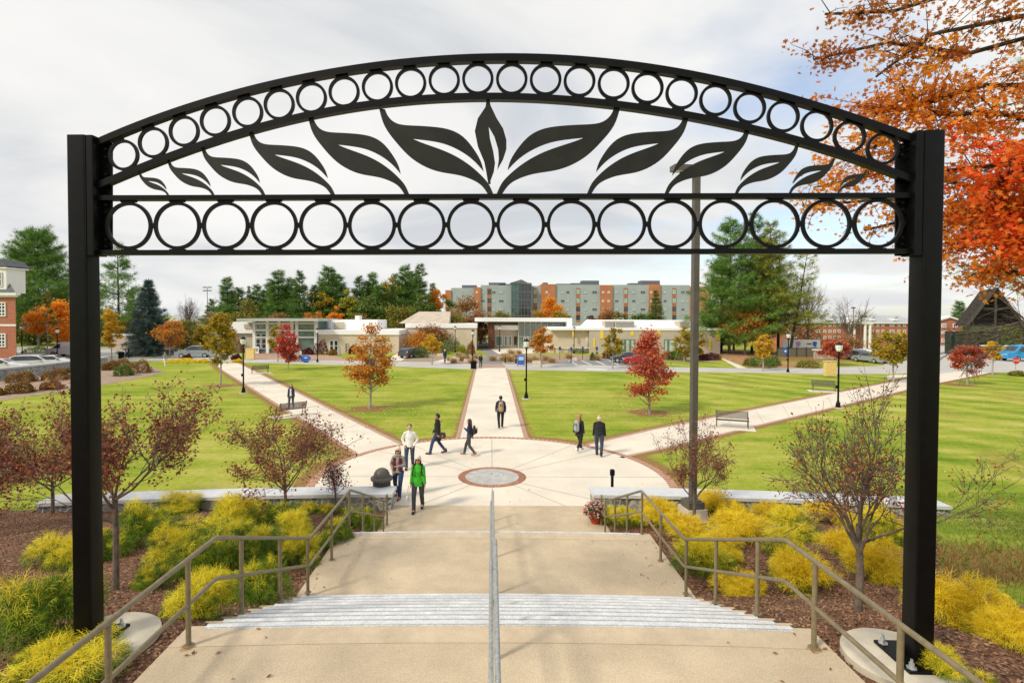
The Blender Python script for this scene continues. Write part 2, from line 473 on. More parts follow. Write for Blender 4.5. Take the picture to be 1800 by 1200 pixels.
# leaf templates: (verts (k,3), faces (f,4)) - all faces quads
def T_leaf():
    v = np.array([(0, -.5, 0), (.28, 0, .06), (0, .5, 0), (-.28, 0, .06)], float); return v, np.array([[0, 1, 2, 3]])
def T_round():
    v = np.array([(-.3, -.4, 0), (.32, -.35, .05), (.4, .35, -.04), (-.35, .42, .03)], float); return v, np.array([[0, 1, 2, 3]])
def T_needle():
    v = np.array([(-.09, -.5, 0), (.09, -.5, 0), (.05, .5, .03), (-.05, .5, .03)], float); return v, np.array([[0, 1, 2, 3]])
def T_tuft():
    vs = []; fs = []
    for i, a in enumerate((-0.9, -0.3, 0.35, 0.95)):
        c, s_ = math.cos(a), math.sin(a); o = len(vs)
        w = 0.055
        vs += [(-w, 0, 0), (w, 0, 0), (s_ + w * .3, c, .1 * (i % 2)), (s_ - w * .3, c, .1 * (i % 2))]
        fs.append([o, o + 1, o + 2, o + 3])
    return np.array(vs, float), np.array(fs)
def T_maple():
    pts = [(0, -.5), (.12, -.2), (.46, -.3), (.32, -.02), (.52, .2), (.2, .16), (0, .55), (-.2, .16), (-.52, .2), (-.32, -.02), (-.46, -.3), (-.12, -.2)]
    v = [(x, y, 0.12 * abs(x)) for x, y in pts] + [(0, 0, 0)]
    # quads made of centre + two lobes
    f = [[12, 0, 1, 2], [12, 2, 3, 4], [12, 4, 5, 6], [12, 6, 7, 8], [12, 8, 9, 10], [12, 10, 11, 0]]
    return np.array(v, float), np.array(f)
def T_spray():
    """a drooping thread with side threads; +y is outwards"""
    vs = []; fs = []
    def strip(p, w):
        o = len(vs)
        for i, q in enumerate(p):
            ww = w * (1 - 0.7 * i / (len(p) - 1))
            vs.append((q[0] - ww, q[1], q[2])); vs.append((q[0] + ww, q[1], q[2]))
        for i in range(len(p) - 1):
            fs.append([o + 2 * i, o + 2 * i + 1, o + 2 * i + 3, o + 2 * i + 2])
    strip([(0, 0, 0), (0, .4, .10), (.02, .75, .06), (.03, 1.0, -.12)], .028)
    for sx, y0, ln in ((-1, .2, .5), (1, .3, .45), (-1, .45, .42), (1, .58, .36)):
        strip([(0, y0, .08), (sx * ln * .55, y0 + ln * .45, .06), (sx * ln * .8, y0 + ln * .85, -.10)], .020)
    return np.array(vs, float), np.array(fs)

def frames(n, up=0.3, rs=RS, outward=None, tilt=0.6):
    """random leaf frames: t (x), b (y, length direction), n (z)"""
    nrm = rs.normal(size=(n, 3)); nrm[:, 2] = np.abs(nrm[:, 2]) * (1 + up * 3)
    nrm /= np.linalg.norm(nrm, axis=1)[:, None]
    if outward is None:
        b = rs.normal(size=(n, 3))
    else:
        b = outward + rs.normal(size=(n, 3)) * tilt
    b -= nrm * (b * nrm).sum(1)[:, None]
    b /= np.linalg.norm(b, axis=1)[:, None] + 1e-9
    t = np.cross(b, nrm)
    return t, b, nrm
def scatter(name, pts, size, tmpl, mats, parent=None, up=0.3, outward=None, tilt=0.6, midx=None, rs=RS):
    V, Fq = tmpl
    n = len(pts)
    t, b, nn = frames(n, up, rs, outward, tilt)
    s = (size if hasattr(size, '__len__') else size * rs.uniform(0.65, 1.3, n))[:, None, None]
    vv = pts[:, None, :] + s * (V[None, :, 0:1] * t[:, None, :] + V[None, :, 1:2] * b[:, None, :] + V[None, :, 2:3] * nn[:, None, :])
    k = len(V)
    ff = (Fq[None] + (np.arange(n) * k)[:, None, None]).reshape(-1, 4)
    mi = None if midx is None else np.repeat(midx, len(Fq))
    return fast_mesh(name, vv.reshape(-1, 3), ff, mats, parent, mi)

# ------------------------------------------------------------------ ground
SX0, SX1 = -3.25, 3.45          # stair concrete edges
def zs(y):                       # stair line
    return np.interp(y, [-2.2, 2.2, 5.85, 9.1, 11.7, 15.3], [4.85, 2.85, 2.85, 1.5, 1.5, 0.0])
def Hf(x, y):
    x = np.asarray(x, float); y = np.asarray(y, float)
    lin = np.interp(y, [-4, 3.0, 16.9, 17.5], [4.8, 2.9, 0.06, 0.0])
    st = np.interp(y, [-2.2, 2.2, 5.85, 9.1, 11.7, 15.3, 18], [4.7, 2.78, 2.78, 1.42, 1.42, -0.05, 0.0])
    ax = np.abs(x - 0.1)
    k = np.clip((ax - 4.6) / 2.2, 0, 1); k = k * k * (3 - 2 * k)
    h = np.where(y < 17.3, st * (1 - k) + lin * k, 0.0)
    h = np.where((ax < 3.28) & (y < 15.9), h - 0.7, h)
    far = np.clip((x - 45) / 25, 0, 1) * np.clip((y - 85) / 90, 0, 1)
    return h - 5.0 * far
def hz_(x, y): return float(Hf(x, y))

MC = G(865, 838)                     # centre of the plaza
PR = 6.55
paths = {
 'centre': [G(809, 770), G(838, 647), G(888, 647), G(921, 770)],
 'left': [G(637, 801), G(388, 648), G(376, 638), G(418, 638), G(704, 782)],
 'right': [G(1034, 782), G(1150, 755), G(1595, 666), G(1690, 652), G(1740, 655), G(1600, 683), G(1150, 790), G(1088, 803)],
}
def seg_dist(X, Y, a, b):
    ax, ay, bx, by = a[0], a[1], b[0], b[1]
    dx, dy = bx - ax, by - ay
    t = np.clip(((X - ax) * dx + (Y - ay) * dy) / (dx * dx + dy * dy + 1e-9), 0, 1)
    return np.hypot(X - ax - t * dx, Y - ay - t * dy)
LAWN_TREES = [(650, 718), (1140, 725), (388, 678), (425, 651), (1683, 676)]
def build_ground():
    xs = np.concatenate([[-3000, -1500, -700, -350, -200, -130], np.arange(-90, 95, 0.5), [130, 200, 350, 700, 1500, 3000]])
    ys = np.concatenate([[-400, -120, -40], np.arange(-8, 90, 0.4), np.arange(92, 200, 5), [240, 320, 500, 900, 1800, 3500]])
    X, Y = np.meshgrid(xs, ys)
    Z = Hf(X, Y)
    nx, ny = len(xs), len(ys)
    idx = np.arange(nx * ny).reshape(ny, nx)
    faces = np.stack([idx[:-1, :-1], idx[:-1, 1:], idx[1:, 1:], idx[1:, :-1]], -1).reshape(-1, 4)
    o = fast_mesh('ground', np.stack([X, Y, Z], -1).reshape(-1, 3), faces, M_lawn)
    dry = np.zeros(X.shape)
    for nm, wd in (('left', 1.0), ('right', 0.9), ('centre', 0.6)):
        p = paths[nm]
        for i in range(len(p) - 1):
            dry = np.maximum(dry, np.clip(1.15 - seg_dist(X, Y, p[i], p[i + 1]) / wd, 0, 1))
    rr = np.hypot(X - MC.x, Y - MC.y)
    wear = np.sin(X * .31 + 1.3) * np.sin(Y * .23 + X * .11) + .6 * np.sin(X * .83 - Y * .47)
    dry = np.maximum(dry, np.clip((wear - .75) * .75, 0, .42))
    dry = np.maximum(dry, np.clip(1.2 - np.abs(rr - PR - .3) / 0.8, 0, 1))
    for px, py in LAWN_TREES:
        q = G(px, py); dry = np.maximum(dry, np.clip(1.5 - np.hypot(X - q.x, (Y - q.y)) / 1.3, 0, 1))
    # rough brown grass on the right bank above the bed, and leaf fall under the pines
    dry = np.maximum(dry, np.clip(1.35 - np.hypot((X - 9.6) / 3.2, (Y - 10.6) / 1.5), 0, 1))
    dry = np.maximum(dry, np.clip(1.5 - np.hypot((X - 45) / 12, (Y - 88) / 14), 0, 1))
    dry = np.maximum(dry, np.where((Y > 92) & (Y < 180), 0.35, 0))
    at_ = o.data.attributes.new('dry', 'FLOAT', 'POINT')
    at_.data.foreach_set('value', dry.ravel().astype(np.float32))
    tag(o, kind='structure')
    return o
build_ground()

def in_poly(x, y, poly):
    ins = np.zeros(x.shape, bool); n = len(poly); j = n - 1
    for i in range(n):
        xi, yi = poly[i]; xj, yj = poly[j]
        c = ((yi > y) != (yj > y)) & (x < (xj - xi) * (y - yi) / (yj - yi + 1e-12) + xi)
        ins ^= c; j = i
    return ins
# planting beds either side of the stairs
BEDR = [(3.45, -1), (3.45, 16.2), (3.2, 16.95), (13.2, 16.95), (11.0, 13.2), (8.4, 10.0), (7.9, 8.2), (8.6, 6.6), (9.8, 4.5), (9.8, -1)]
BEDL = [(-3.25, -1), (-3.25, 16.2), (-3.1, 16.95), (-13.4, 16.95), (-19, 15.6), (-24, 14.0), (-24, -1)]
def bed(name, poly):
    xs = [p[0] for p in poly]; x0, x1 = min(xs), max(xs)
    gx = np.arange(x0, x1 + .2, .2); gy = np.arange(-1, 17.1, .2)
    X, Y = np.meshgrid(gx, gy)
    ny, nx = X.shape
    # snap the grid to the outline: keep cells whose centre is inside
    Z = Hf(X, Y) + 0.03 + 0.02 * np.sin(X * 3.1 + Y * 2.2)
    Z = np.where(np.abs(X - .1) < 3.34, Hf(np.where(X < 0, -3.6, 3.8), Y) + .012, Z)
    idx = np.arange(nx * ny).reshape(ny, nx)
    fc = np.stack([idx[:-1, :-1], idx[:-1, 1:], idx[1:, 1:], idx[1:, :-1]], -1).reshape(-1, 4)
    cx = (X[:-1, :-1] + .1).ravel(); cy = (Y[:-1, :-1] + .1).ravel()
    k = in_poly(cx, cy, poly)
    o = fast_mesh(name, np.stack([X, Y, Z], -1).reshape(-1, 3), fc[k], M_mulch)
    tag(o, kind='structure')
bed('mulch_bed', BEDR)
bed('mulch_bed', BEDL)
def chips():
    P = []
    for poly, n in ((BEDR, 26000), (BEDL, 34000)):
        xs = [p[0] for p in poly]
        # denser close to the camera
        x = RS.uniform(max(min(xs), -14), max(xs), n * 3); y = 3.2 + (16.9 - 3.2) * RS.uniform(0, 1, n * 3) ** 1.6
        k = in_poly(x, y, poly); x = x[k][:n]; y = y[k][:n]
        P.append(np.stack([x, y, Hf(x, y) + 0.05 + 0.02 * np.sin(x * 3.1 + y * 2.2) * 1 - .005], -1))
    P = np.concatenate(P)
    o = scatter('mulch_chips', P, 0.045, T_leaf(), M_chip, up=0.9)
    tag(o, 'shredded brown bark mulch scattered over the planting beds', 'mulch', kind='stuff')
chips()

# ------------------------------------------------------------------ plaza, paths, road
def zup(p, z): return (p[0], p[1], z)
def arc(c, r, a0, a1, n, z): return [(c[0] + r * math.cos(a0 + (a1 - a0) * i / n), c[1] + r * math.sin(a0 + (a1 - a0) * i / n), z) for i in range(n + 1)]
WALLY = 17.45
def plaza():
    b = MB()
    a0 = math.asin((WALLY - .2 - MC.y) / PR)
    b.sheet(arc(MC, PR, a0, math.pi - a0, 72, 0.012) , 0)
    b.sheet([(-3.3, WALLY - .1, .010), (3.5, WALLY - .1, .010), (5.6, WALLY - .2 + .01, .010), (5.6, WALLY + .6, .010), (-5.5, WALLY + .6, .010)][:0] or [(-3.2, 17.3, .008), (3.4, 17.3, .008), (3.4, 17.9, .008), (-3.2, 17.9, .008)], 0)
    # radial saw joints
    for k in range(12):
        a = R(90 + 30 * k) if k % 3 == 0 else R(90 + 30 * k + (7 if k % 3 == 1 else -7))
        d = Vector((math.cos(a), math.sin(a), 0)); n = Vector((-d.y, d.x, 0)) * 0.014
        r1 = PR - .05
        if d.y < 0: r1 = min(r1, (MC.y - 17.45) / -d.y)
        p0 = Vector((MC.x, MC.y, .016)) + d * 1.3; p1 = Vector((MC.x, MC.y, .016)) + d * r1
        b.sheet([p0 - n, p1 - n, p1 + n, p0 + n], 1)
    return tag(b.build('plaza', [M_white_con, M_joint]), kind='structure')
plaza()
def ringsheet(name, c, r0, r1, z, m, a0=0, a1=2 * math.pi, seg=120):
    b = MB()
    for i in range(seg):
        t0 = a0 + (a1 - a0) * i / seg; t1 = a0 + (a1 - a0) * (i + 1) / seg
        b.add([(c[0] + r * math.cos(t), c[1] + r * math.sin(t), z) for r, t in ((r0, t0), (r1, t0), (r1, t1), (r0, t1))], [(0, 1, 2, 3)], i % 2 if isinstance(m, list) else 0)
    return b.build(name, m)
M_pav1 = mat('brick_header_red', (0.40, 0.17, 0.10), 0.9, 0, 0.2, 6); M_pav2 = mat('brick_header_pale', (0.54, 0.34, 0.24), 0.9, 0, 0.15, 6)
a0 = math.asin((WALLY + .1 - MC.y) / PR)
tag(ringsheet('brick_edging', MC, PR, PR + .30, 0.02, [M_pav1, M_pav2], a0, math.pi - a0, 240), kind='structure')
# medallion
med = thing('plaza_medallion', (MC.x, MC.y, 0.0), 'round blue-grey stone medallion with brick ring set in the plaza', 'medallion')
b = MB(); b.lathe([(1.03, 0), (1.03, .024), (1.02, .026)], seg=64); b.build('stone_disc', M_disc, med)
rg = MB()
for i in range(64):
    t0 = 2 * math.pi * i / 64; t1 = t0 + 2 * math.pi / 64
    e = .012
    rg.add([(r * math.cos(t), r * math.sin(t), .025) for r, t in ((1.04, t0 + e), (1.30, t0 + e * .8), (1.30, t1 - e * .8), (1.04, t1 - e))], [(0, 1, 2, 3)], 0)
rg.build('brick_ring', M_pav1, med)
b = MB(); b.lathe([(1.31, 0), (1.31, .019)], seg=64); b.build('mortar_bed', M_pav2, med)
b = MB()
# engraved curl and ring
def swoosh(b, pts, w, z, mi=0):
    for i in range(len(pts) - 1):
        p, q = Vector(pts[i]), Vector(pts[i + 1]); d = (q - p).normalized(); n = Vector((-d.y, d.x)) 
        w0 = w * math.sin(math.pi * (i + .15) / len(pts)); w1 = w * math.sin(math.pi * (i + 1.15) / len(pts))
        b.add([(*(p - n * w0), z), (*(q - n * w1), z), (*(q + n * w1), z), (*(p + n * w0), z)], [(0, 1, 2, 3)], mi)
swoosh(b, [(.05 + .3 * math.cos(t), .1 + .3 * math.sin(t)) for t in np.linspace(-1.2, 2.6, 16)], .05, .031)
swoosh(b, [(-.5 + .09 * i, -.25 + .05 * i + .05 * math.sin(i)) for i in range(10)], .04, .031)
swoosh(b, [(-.15 + .04 * i, .6 - .06 * i) for i in range(8)], .03, .031)
b.build('engraving', M_disc2, med)

def pathsheet(name, poly, m, z=0.008, kind='structure'):
    b = MB(); b.sheet([zup(p, z) for p in poly], 0)
    return tag(b.build(name, m), kind=kind)
for nm, p in paths.items():
    pathsheet('path', p, M_white_con, 0.008)
def strip(name, pts, w, z, m, side=0):
    """flat ribbon along pts; side=0 centred"""
    b = MB()
    P = [Vector((p[0], p[1])) for p in pts]
    Lq = []; Rq = []
    for i, p in enumerate(P):
        d = (P[min(i + 1, len(P) - 1)] - P[max(i - 1, 0)]).normalized(); n = Vector((-d.y, d.x))
        Lq.append(p + n * (w / 2 + side * w / 2)); Rq.append(p - n * (w / 2 - side * w / 2))
    for i in range(len(P) - 1):
        b.add([(*Rq[i], z), (*Rq[i + 1], z), (*Lq[i + 1], z), (*Lq[i], z)], [(0, 1, 2, 3)])
    return tag(b.build(name, m), kind='structure')
strip('brick_edging', [G(809, 770), G(838, 647)], .24, .012, M_paver, 1)
strip('brick_edging', [G(921, 770), G(888, 647)], .24, .012, M_paver, -1)
strip('brick_edging', [G(637, 801), G(388, 648)], .24, .012, M_paver, 1)
strip('brick_edging', [G(704, 782), G(418, 638)], .24, .012, M_paver, -1)
strip('brick_edging', [G(1034, 782), G(1150, 755), G(1595, 666)], .24, .012, M_paver, 1)
strip('brick_edging', [G(1088, 803), G(1150, 790), G(1600, 683)], .24, .012, M_paver, -1)
# joints across the paths
for (pa, pb, qa, qb, n) in ((G(809, 770), G(838, 647), G(921, 770), G(888, 647), 10), (G(704, 782), G(418, 638), G(637, 801), G(384, 645), 9), (G(1088, 803), G(1600, 683), G(1060, 776), G(1595, 667), 12)):
    b = MB()
    for i in range(1, n):
        p = pa.lerp(pb, i / n); q = qa.lerp(qb, i / n)
        d = (q - p).normalized(); nn = Vector((-d.y, d.x, 0)) * .012
        b.sheet([zup(p - nn, .0125), zup(q - nn, .0125), zup(q + nn, .0125), zup(p + nn, .0125)])
    tag(b.build('path_joints', M_joint), kind='structure')
# roads
road_lo = [(-60, 640), (150, 636), (300, 634), (421, 637), (550, 640), (675, 643), (837, 649.5), (887, 649.5), (1100, 653.5), (1250, 654), (1437, 657), (1560, 657), (1690, 655), (1740, 655), (1860, 652)]
road_hi = [(1860, 625), (1700, 634), (1600, 641), (1437, 646.5), (1312, 647), (1225, 646), (1100, 643), (985, 640), (890, 638), (682, 635), (550, 632.5), (447, 631), (300, 629), (150, 627), (-60, 625)]
pathsheet('road', [G(*p) for p in road_lo + road_hi], M_road, 0.004)
pathsheet('service_road', [G(*p) for p in [(-60, 626), (190, 626), (300, 628), (420, 632), (425, 622), (300, 613), (190, 610), (-60, 608)]], M_road, 0.0025)
pathsheet('crosswalk', [G(*p) for p in [(838, 645.5), (889, 645.5), (886, 640.5), (842, 640.5)]], M_paver, 0.012)
pathsheet('drive', [G(*p) for p in [(842, 640), (884, 640), (881, 625), (860, 612), (858, 603), (836, 603), (838, 612), (856, 622), (850, 632)]], M_asph, 0.014)
pathsheet('entrance_pavement', [G(*p) for p in [(842, 610), (862, 622), (905, 622), (1000, 618), (1000, 609), (860, 606)]], M_white_con, 0.010)
pathsheet('brick_forecourt', [G(*p) for p in [(447, 631), (560, 633), (640, 634), (560, 622), (530, 618), (447, 617)]], M_paver, 0.012)
pathsheet('path', [G(*p) for p in [(672, 634), (705, 634), (735, 617), (712, 615)]], M_white_con, 0.012)
pathsheet('path', [G(*p) for p in [(760, 636.5), (795, 637), (806, 628), (794, 627)]], M_white_con, 0.012)
pathsheet('path', [G(*p) for p in [(1296, 646.8), (1313, 647), (1271, 630), (1267, 630)]], M_white_con, 0.012)
pathsheet('parking_lot', [G(*p) for p in [(975, 639.5), (1105, 643), (1165, 644.5), (1120, 633), (1000, 632)]], M_asph, 0.010)
b = MB()
for i in range(5):
    x0 = 1002 + 24 * i
    b.sheet([zup(G(*p), .018) for p in [(x0 + 12, 641.5), (x0 + 15, 641.5), (x0 - 2, 634), (x0 - 4.5, 634)]], 0)
b.sheet([zup(G(*p), .018) for p in [(1000, 637), (1012, 637), (1010, 635), (999, 635)]], 1)
b.sheet([zup(G(*p), .018) for p in [(1068, 638), (1080, 638), (1076, 636), (1065, 636)]], 1)
tag(b.build('parking_markings', [M_mark, M_bluemark]), kind='structure')
pathsheet('kerb_ramp', [G(*p) for p in [(1030, 650), (1066, 651), (1068, 649), (1032, 648)]], M_mark, 0.02)
pathsheet('leaf_litter', [G(*p) for p in [(1271, 629), (1318, 646.5), (1440, 646), (1436, 640), (1330, 636), (1310, 622), (1272, 622)]], mat('leaf_litter', (0.42, 0.22, 0.10), 0.95, 0, 0.3, 1.5, 0.3, 10), 0.010)
pathsheet('mulch_strip', [G(*p) for p in [(668, 634), (760, 636), (800, 630), (760, 618), (735, 617)]], M_sand, 0.010)
pathsheet('mulch_strip', [G(*p) for p in [(790, 637), (838, 640), (852, 628), (838, 620), (810, 625)]], M_sand, 0.011)
pathsheet('mulch_strip', [G(*p) for p in [(886, 639.5), (975, 640), (1000, 632), (1165, 634), (1260, 636), (1262, 628), (1090, 626), (1000, 624), (890, 622)]], M_sand, 0.0095)
# the shrub bank below the stone wall on the left
pathsheet('mulch_slope', [G(*p) for p in [(-80, 716), (60, 695), (130, 686), (230, 668), (290, 655), (255, 638), (150, 640), (-80, 664)]], M_sand, 0.012)
pathsheet('parking_lot', [G(*p) for p in [(-120, 656), (135, 637), (190, 630), (120, 618), (-120, 622)]], M_asph, 0.009)
pathsheet('road', [G(*p) for p in [(1560, 646), (1700, 640), (1860, 634), (1860, 600), (1700, 600), (1600, 612), (1540, 628)]], M_road, 0.006)
pathsheet('kerb_strip', [G(*p) for p in [(1560, 668), (1595, 662), (1700, 655), (1720, 655), (1720, 653), (1560, 660)]], M_white_con, 0.013)

# ------------------------------------------------------------------ stairs
def stairs():
    R_arc = 55.0
    def bow(x): return (x - .1) ** 2 / (2 * R_arc)
    st = thing('stairway', (0, 0, 0), 'broad tan concrete stairway with landings and metal edged steps', 'stairs')
    xs = list(np.linspace(SX0, SX1, 15))
    def slab(b, y0, y1, z0, z1, mi, xa=SX0, xb=SX1, bow0=True, bow1=True):
        xx = np.linspace(xa, xb, 15)
        vs = []
        for x in xx:
            f0 = -bow(x) if bow0 else 0; f1 = -bow(x) if bow1 else 0
            vs += [(x, y0 + f0, z0), (x, y1 + f1, z0), (x, y1 + f1, z1), (x, y0 + f0, z1)]
        fs = []
        for i in range(14):
            o = i * 4
            for a, c in ((0, 1), (1, 2), (2, 3), (3, 0)):
                fs.append((o + a, o + 4 + a, o + 4 + c, o + c))
        fs += [(0, 1, 2, 3), (56, 59, 58, 57)]
        b.add(vs, fs, mi)
    # landings
    def band_landing(name, y0, y1, z):
        b = MB()
        slab(b, y0, y1 - .38, z - .9, z, 0, bow0=(y0 > 3))
        slab(b, y1 - .372, y1, z - .9, z + .001, 1)
        slab(b, y1 - .374, y1 - .370, z - .5, z - .02, 1)
        return b.build(name, [M_tan, M_tan2], st)
    band_landing('landing', 2.2, 5.85, 2.85)
    band_landing('landing', 9.1, 11.7, 1.5)
    b = MB(); b.box(-3.25, 3.45, 15.3, 17.5, -.5, .022, 0)
    b.build('landing', [M_tan], st)
    def flight(y0, z0, y1, z1, n, nose):
        rise = (z0 - z1) / n; run = (y1 - y0) / (n - 1) if n > 1 else 0
        run = (y1 - y0) / n
        bt = MB(); bn = MB()
        for i in range(n):
            ya = y0 + i * run; z = z0 - (i + 1) * rise
            if i < n - 1: slab(bt, ya, ya + run + .001, z - .7, z, 0)
            else: slab(bt, ya, ya + run, z - .7, z - .001, 0)
        for i in range(n):
            yn = y0 + i * run; zt = z0 - i * rise
            w = .055 if nose == 0 else 0.30
            if nose == 1 and i == 0: w = .075
            if nose == 1 and i > 0: w = run - .02
            slab(bn, yn - w, yn + .012, zt - .035, zt + .006, 0, SX0 + .2, SX1 - .2)
            if nose == 1:
                slab(bn, yn - .045, yn + .016, zt - .036, zt + .010, 2, SX0 + .2, SX1 - .2)  # pale edge and greyer line behind it paint the steps' shading contrast
                slab(bn, yn - .060, yn - .047, zt + .001, zt + .0075, 1, SX0 + .2, SX1 - .2)
            # ribbed grip lines across the metal tread
            if False:
                k = 0
                while .03 + k * .045 < w:
                    yy = yn - .03 - k * .045
                    slab(bn, yy - .006, yy + .006, zt + .005, zt + .010, 1, SX0 + .22, SX1 - .22); k += 1
        bt.build('steps', M_tan2, st); bn.build('nosing', [M_nose, M_galv, mat('lit_nosing_edge', (0.72, 0.73, 0.74), 0.5, 0.1, 0.1, 6, speck=.18, sscale=50)], st)
    flight(5.85, 2.85, 9.1, 1.5, 9, 1)
    flight(11.7, 1.5, 15.3, 0.02, 10, 0)
    b = MB()
    for i in range(12):
        b.box(-3.25, 3.45, 2.2 - .38 * (i + 1), 2.2 - .38 * i, 2.0, 2.85 + .17 * (i + 1))
    b.build('steps', M_tan2, st)
stairs()
for x_, y_ in ((3.28, 5.40), (3.28, 4.26), (-3.05, 5.40)):
    b = MB(); b.sheet([(x_ + (.07 + .02 * math.sin(5 * a_)) * math.cos(a_), y_ - .02 + (.06 + .015 * math.cos(3 * a_)) * math.sin(a_), 2.8555 if y_ > 5.47 else 2.8545) for a_ in np.linspace(0, 5.9, 16)]); tag(b.build('rust_stain', mat('rust_wash', (0.44, 0.25, 0.11), .9, 0, .3, 14)), kind='structure')

# ------------------------------------------------------------------ seat walls
def seatwall(label, x0, x1, ends, lx):
    # gentle bend away from the stairs
    t = thing('stone_wall', (x0, WALLY, 0), label, 'wall', 'low stone seat walls beside the stairs')
    n = 12
    def pt(i):
        u = i / n; x = x0 + (x1 - x0) * u
        return x - x0, -0.95 * u ** 1.6
    b = MB(); c = MB()
    for i in range(n):
        (xa, ya), (xb, yb) = pt(i), pt(i + 1)
        for bb, h0, h1, w in ((b, -.4, .46, .0), (c, .46, .56, .07)):
            e0 = (.05 if (i == 0 and w) else 0) * (-1 if x1 > x0 else 1)
            vs = [(xa + e0, ya - .42 - w, h0), (xb, yb - .42 - w, h0), (xb, yb + .26 + w, h0), (xa + e0, ya + .26 + w, h0),
                  (xa + e0, ya - .42 - w, h1), (xb, yb - .42 - w, h1), (xb, yb + .26 + w, h1), (xa + e0, ya + .26 + w, h1)]
            fs = [(0, 3, 2, 1), (4, 5, 6, 7), (0, 1, 5, 4), (2, 3, 7, 6)]
            if i == 0: fs.append((3, 0, 4, 7))
            if i == n - 1: fs.append((1, 2, 6, 5))
            bb.add(vs, fs)
    b.build('stonework', M_stone, t); c.build('coping', M_granite, t)
seatwall('low fieldstone wall with pale coping left of the stairs', -3.15, -13.6, 1, 0)
seatwall('low fieldstone wall with pale coping right of the stairs', 3.3, 13.8, 1, 0)

# ------------------------------------------------------------------ handrails
def rail_path(x, ys, dz, zf=zs):
    return [Vector((x, y, float(zf(y)) + dz)) for y in ys]
def handrail(x, label, posts, m, sgn):
    t = thing('handrail', (x, 5.38, 2.85), label, 'handrail', 'side handrails of the stairs')
    o = Vector((x, 5.38, 2.85))
    for dz, nm in ((.92, 'top_rail'), (.46, 'lower_rail')):
        ys = [2.2, 5.95, 9.05, 11.65, 15.35, 15.85]
        P = [p - o for p in rail_path(x, ys, dz)]
        # start of the rail climbs with the upper flight behind the camera
        P = [Vector((0, .4 - 5.38, 2.85 + .82 + dz - 2.85))] + P
        P2 = []
        for i, p in enumerate(P):   # soften bends
            if 0 < i < len(P) - 1:
                a = p + (P[i - 1] - p).normalized() * .07; c = p + (P[i + 1] - p).normalized() * .07
                P2 += [a, (a + c + p * 2) / 4, c]
            else: P2.append(p)
        MB().tube(P2, .026 if dz > .5 else .023, 10).build(nm, m, t, True)
    for i, y in enumerate(posts):
        z = float(zs(y))
        b = MB()
        if y < 15: b.lathe([(.055, 0), (.055, .012), (.03, .016), (.028, .03)], (0, y - 5.38, z - 2.85), 12)
        b.tube([(0, y - 5.38, z - 2.85 - .2), (0, y - 5.38, z - 2.85 + .9)], .026, 10)
        b.build('post', m, t, True)
    return t
PY = [3.15, 4.26, 5.40, 6.56, 7.77, 8.95, 10.3, 11.6, 12.85, 14.1, 15.3, 15.85]
handrail(3.28, 'khaki pipe handrail along the right edge of the stairs', PY, M_rail, 1)
handrail(-3.05, 'khaki pipe handrail along the left edge of the stairs', PY, M_rail, -1)
t = thing('handrail', (.055, 5.4, 2.85), 'grey galvanised handrail down the middle of the stairs', 'handrail')
ys = [.4, 2.2, 5.95, 9.05, 11.65, 15.35, 16.2]
P = [Vector((0, y - 5.4, float(zs(y)) + .9 - 2.85)) for y in ys]
P.append(P[-1] + Vector((0, .06, -.12)))
MB().tube(P, .022, 12).build('top_rail', M_galv, t, True)
P = [Vector((-.045, y - 5.4, float(zs(y)) + .62 - 2.85)) for y in ys]
MB().tube(P, .02, 8).build('lower_rail', M_galv, t, True)
for y in (2.6, 5.2, 5.9, 7.4, 9.0, 10.4, 11.6, 13.5, 15.4, 16.15):
    z = float(zs(y)) - 2.85
    MB().tube([(0, y - 5.4, z), (0, y - 5.4, z + .88)], .026, 10).build('post', M_galv, t, True)

# ------------------------------------------------------------------ entrance arch
GL = at(150, 600, 5.46); GR = at(1627.5, 600, 5.20)
gdir = Vector((GR.x - GL.x, GR.y - GL.y, 0)).normalized()
gn = Vector((gdir.y, -gdir.x, 0)).normalized()       # towards the camera
gate_o = Vector((GL.x, GL.y, 2.88))
def gp(px, py, off=0.0):
    d = ray(px, py)
    t_ = (gate_o - CO).dot(gn) / d.dot(gn)
    return CO + d * t_ + gn * off - gate_o
gate = thing('entrance_arch', gate_o, 'black steel entrance arch with rings and cut-out leaves over the stairs', 'arch')
def interp_curve(pts, n=60):
    p = np.array(pts, float)
    xs = np.linspace(p[0, 0], p[-1, 0], n)
    # smooth: fit polynomial of degree 5 to keep it an even arc
    c = np.polyfit((p[:, 0] - 880) / 700, p[:, 1], 5)
    return [(x, float(np.polyval(c, (x - 880) / 700))) for x in xs]
top_hi = [(172, 247), (260, 209), (367, 175.5), (500, 140), (633, 115.5), (767, 101), (855, 97.5), (950, 98), (1039, 103.6), (1228, 129.6), (1417, 177), (1601, 238)]
top_lo = [(172, 259), (260, 222), (367, 187), (500, 152), (633, 128), (767, 114), (855, 110), (950, 111.5), (1039, 117), (1228, 142), (1417, 190), (1601, 252)]
low_hi = [(172, 322), (260, 286.7), (367, 247), (500, 206.7), (633, 182), (767, 169), (855, 165.5), (950, 168), (1039, 176), (1228, 200), (1417, 248), (1601, 311)]
low_lo = [(172, 334), (260, 299), (367, 259), (500, 219), (633, 193.5), (767, 181), (855, 177.5), (950, 180), (1039, 188), (1228, 212), (1417, 261), (1601, 323)]
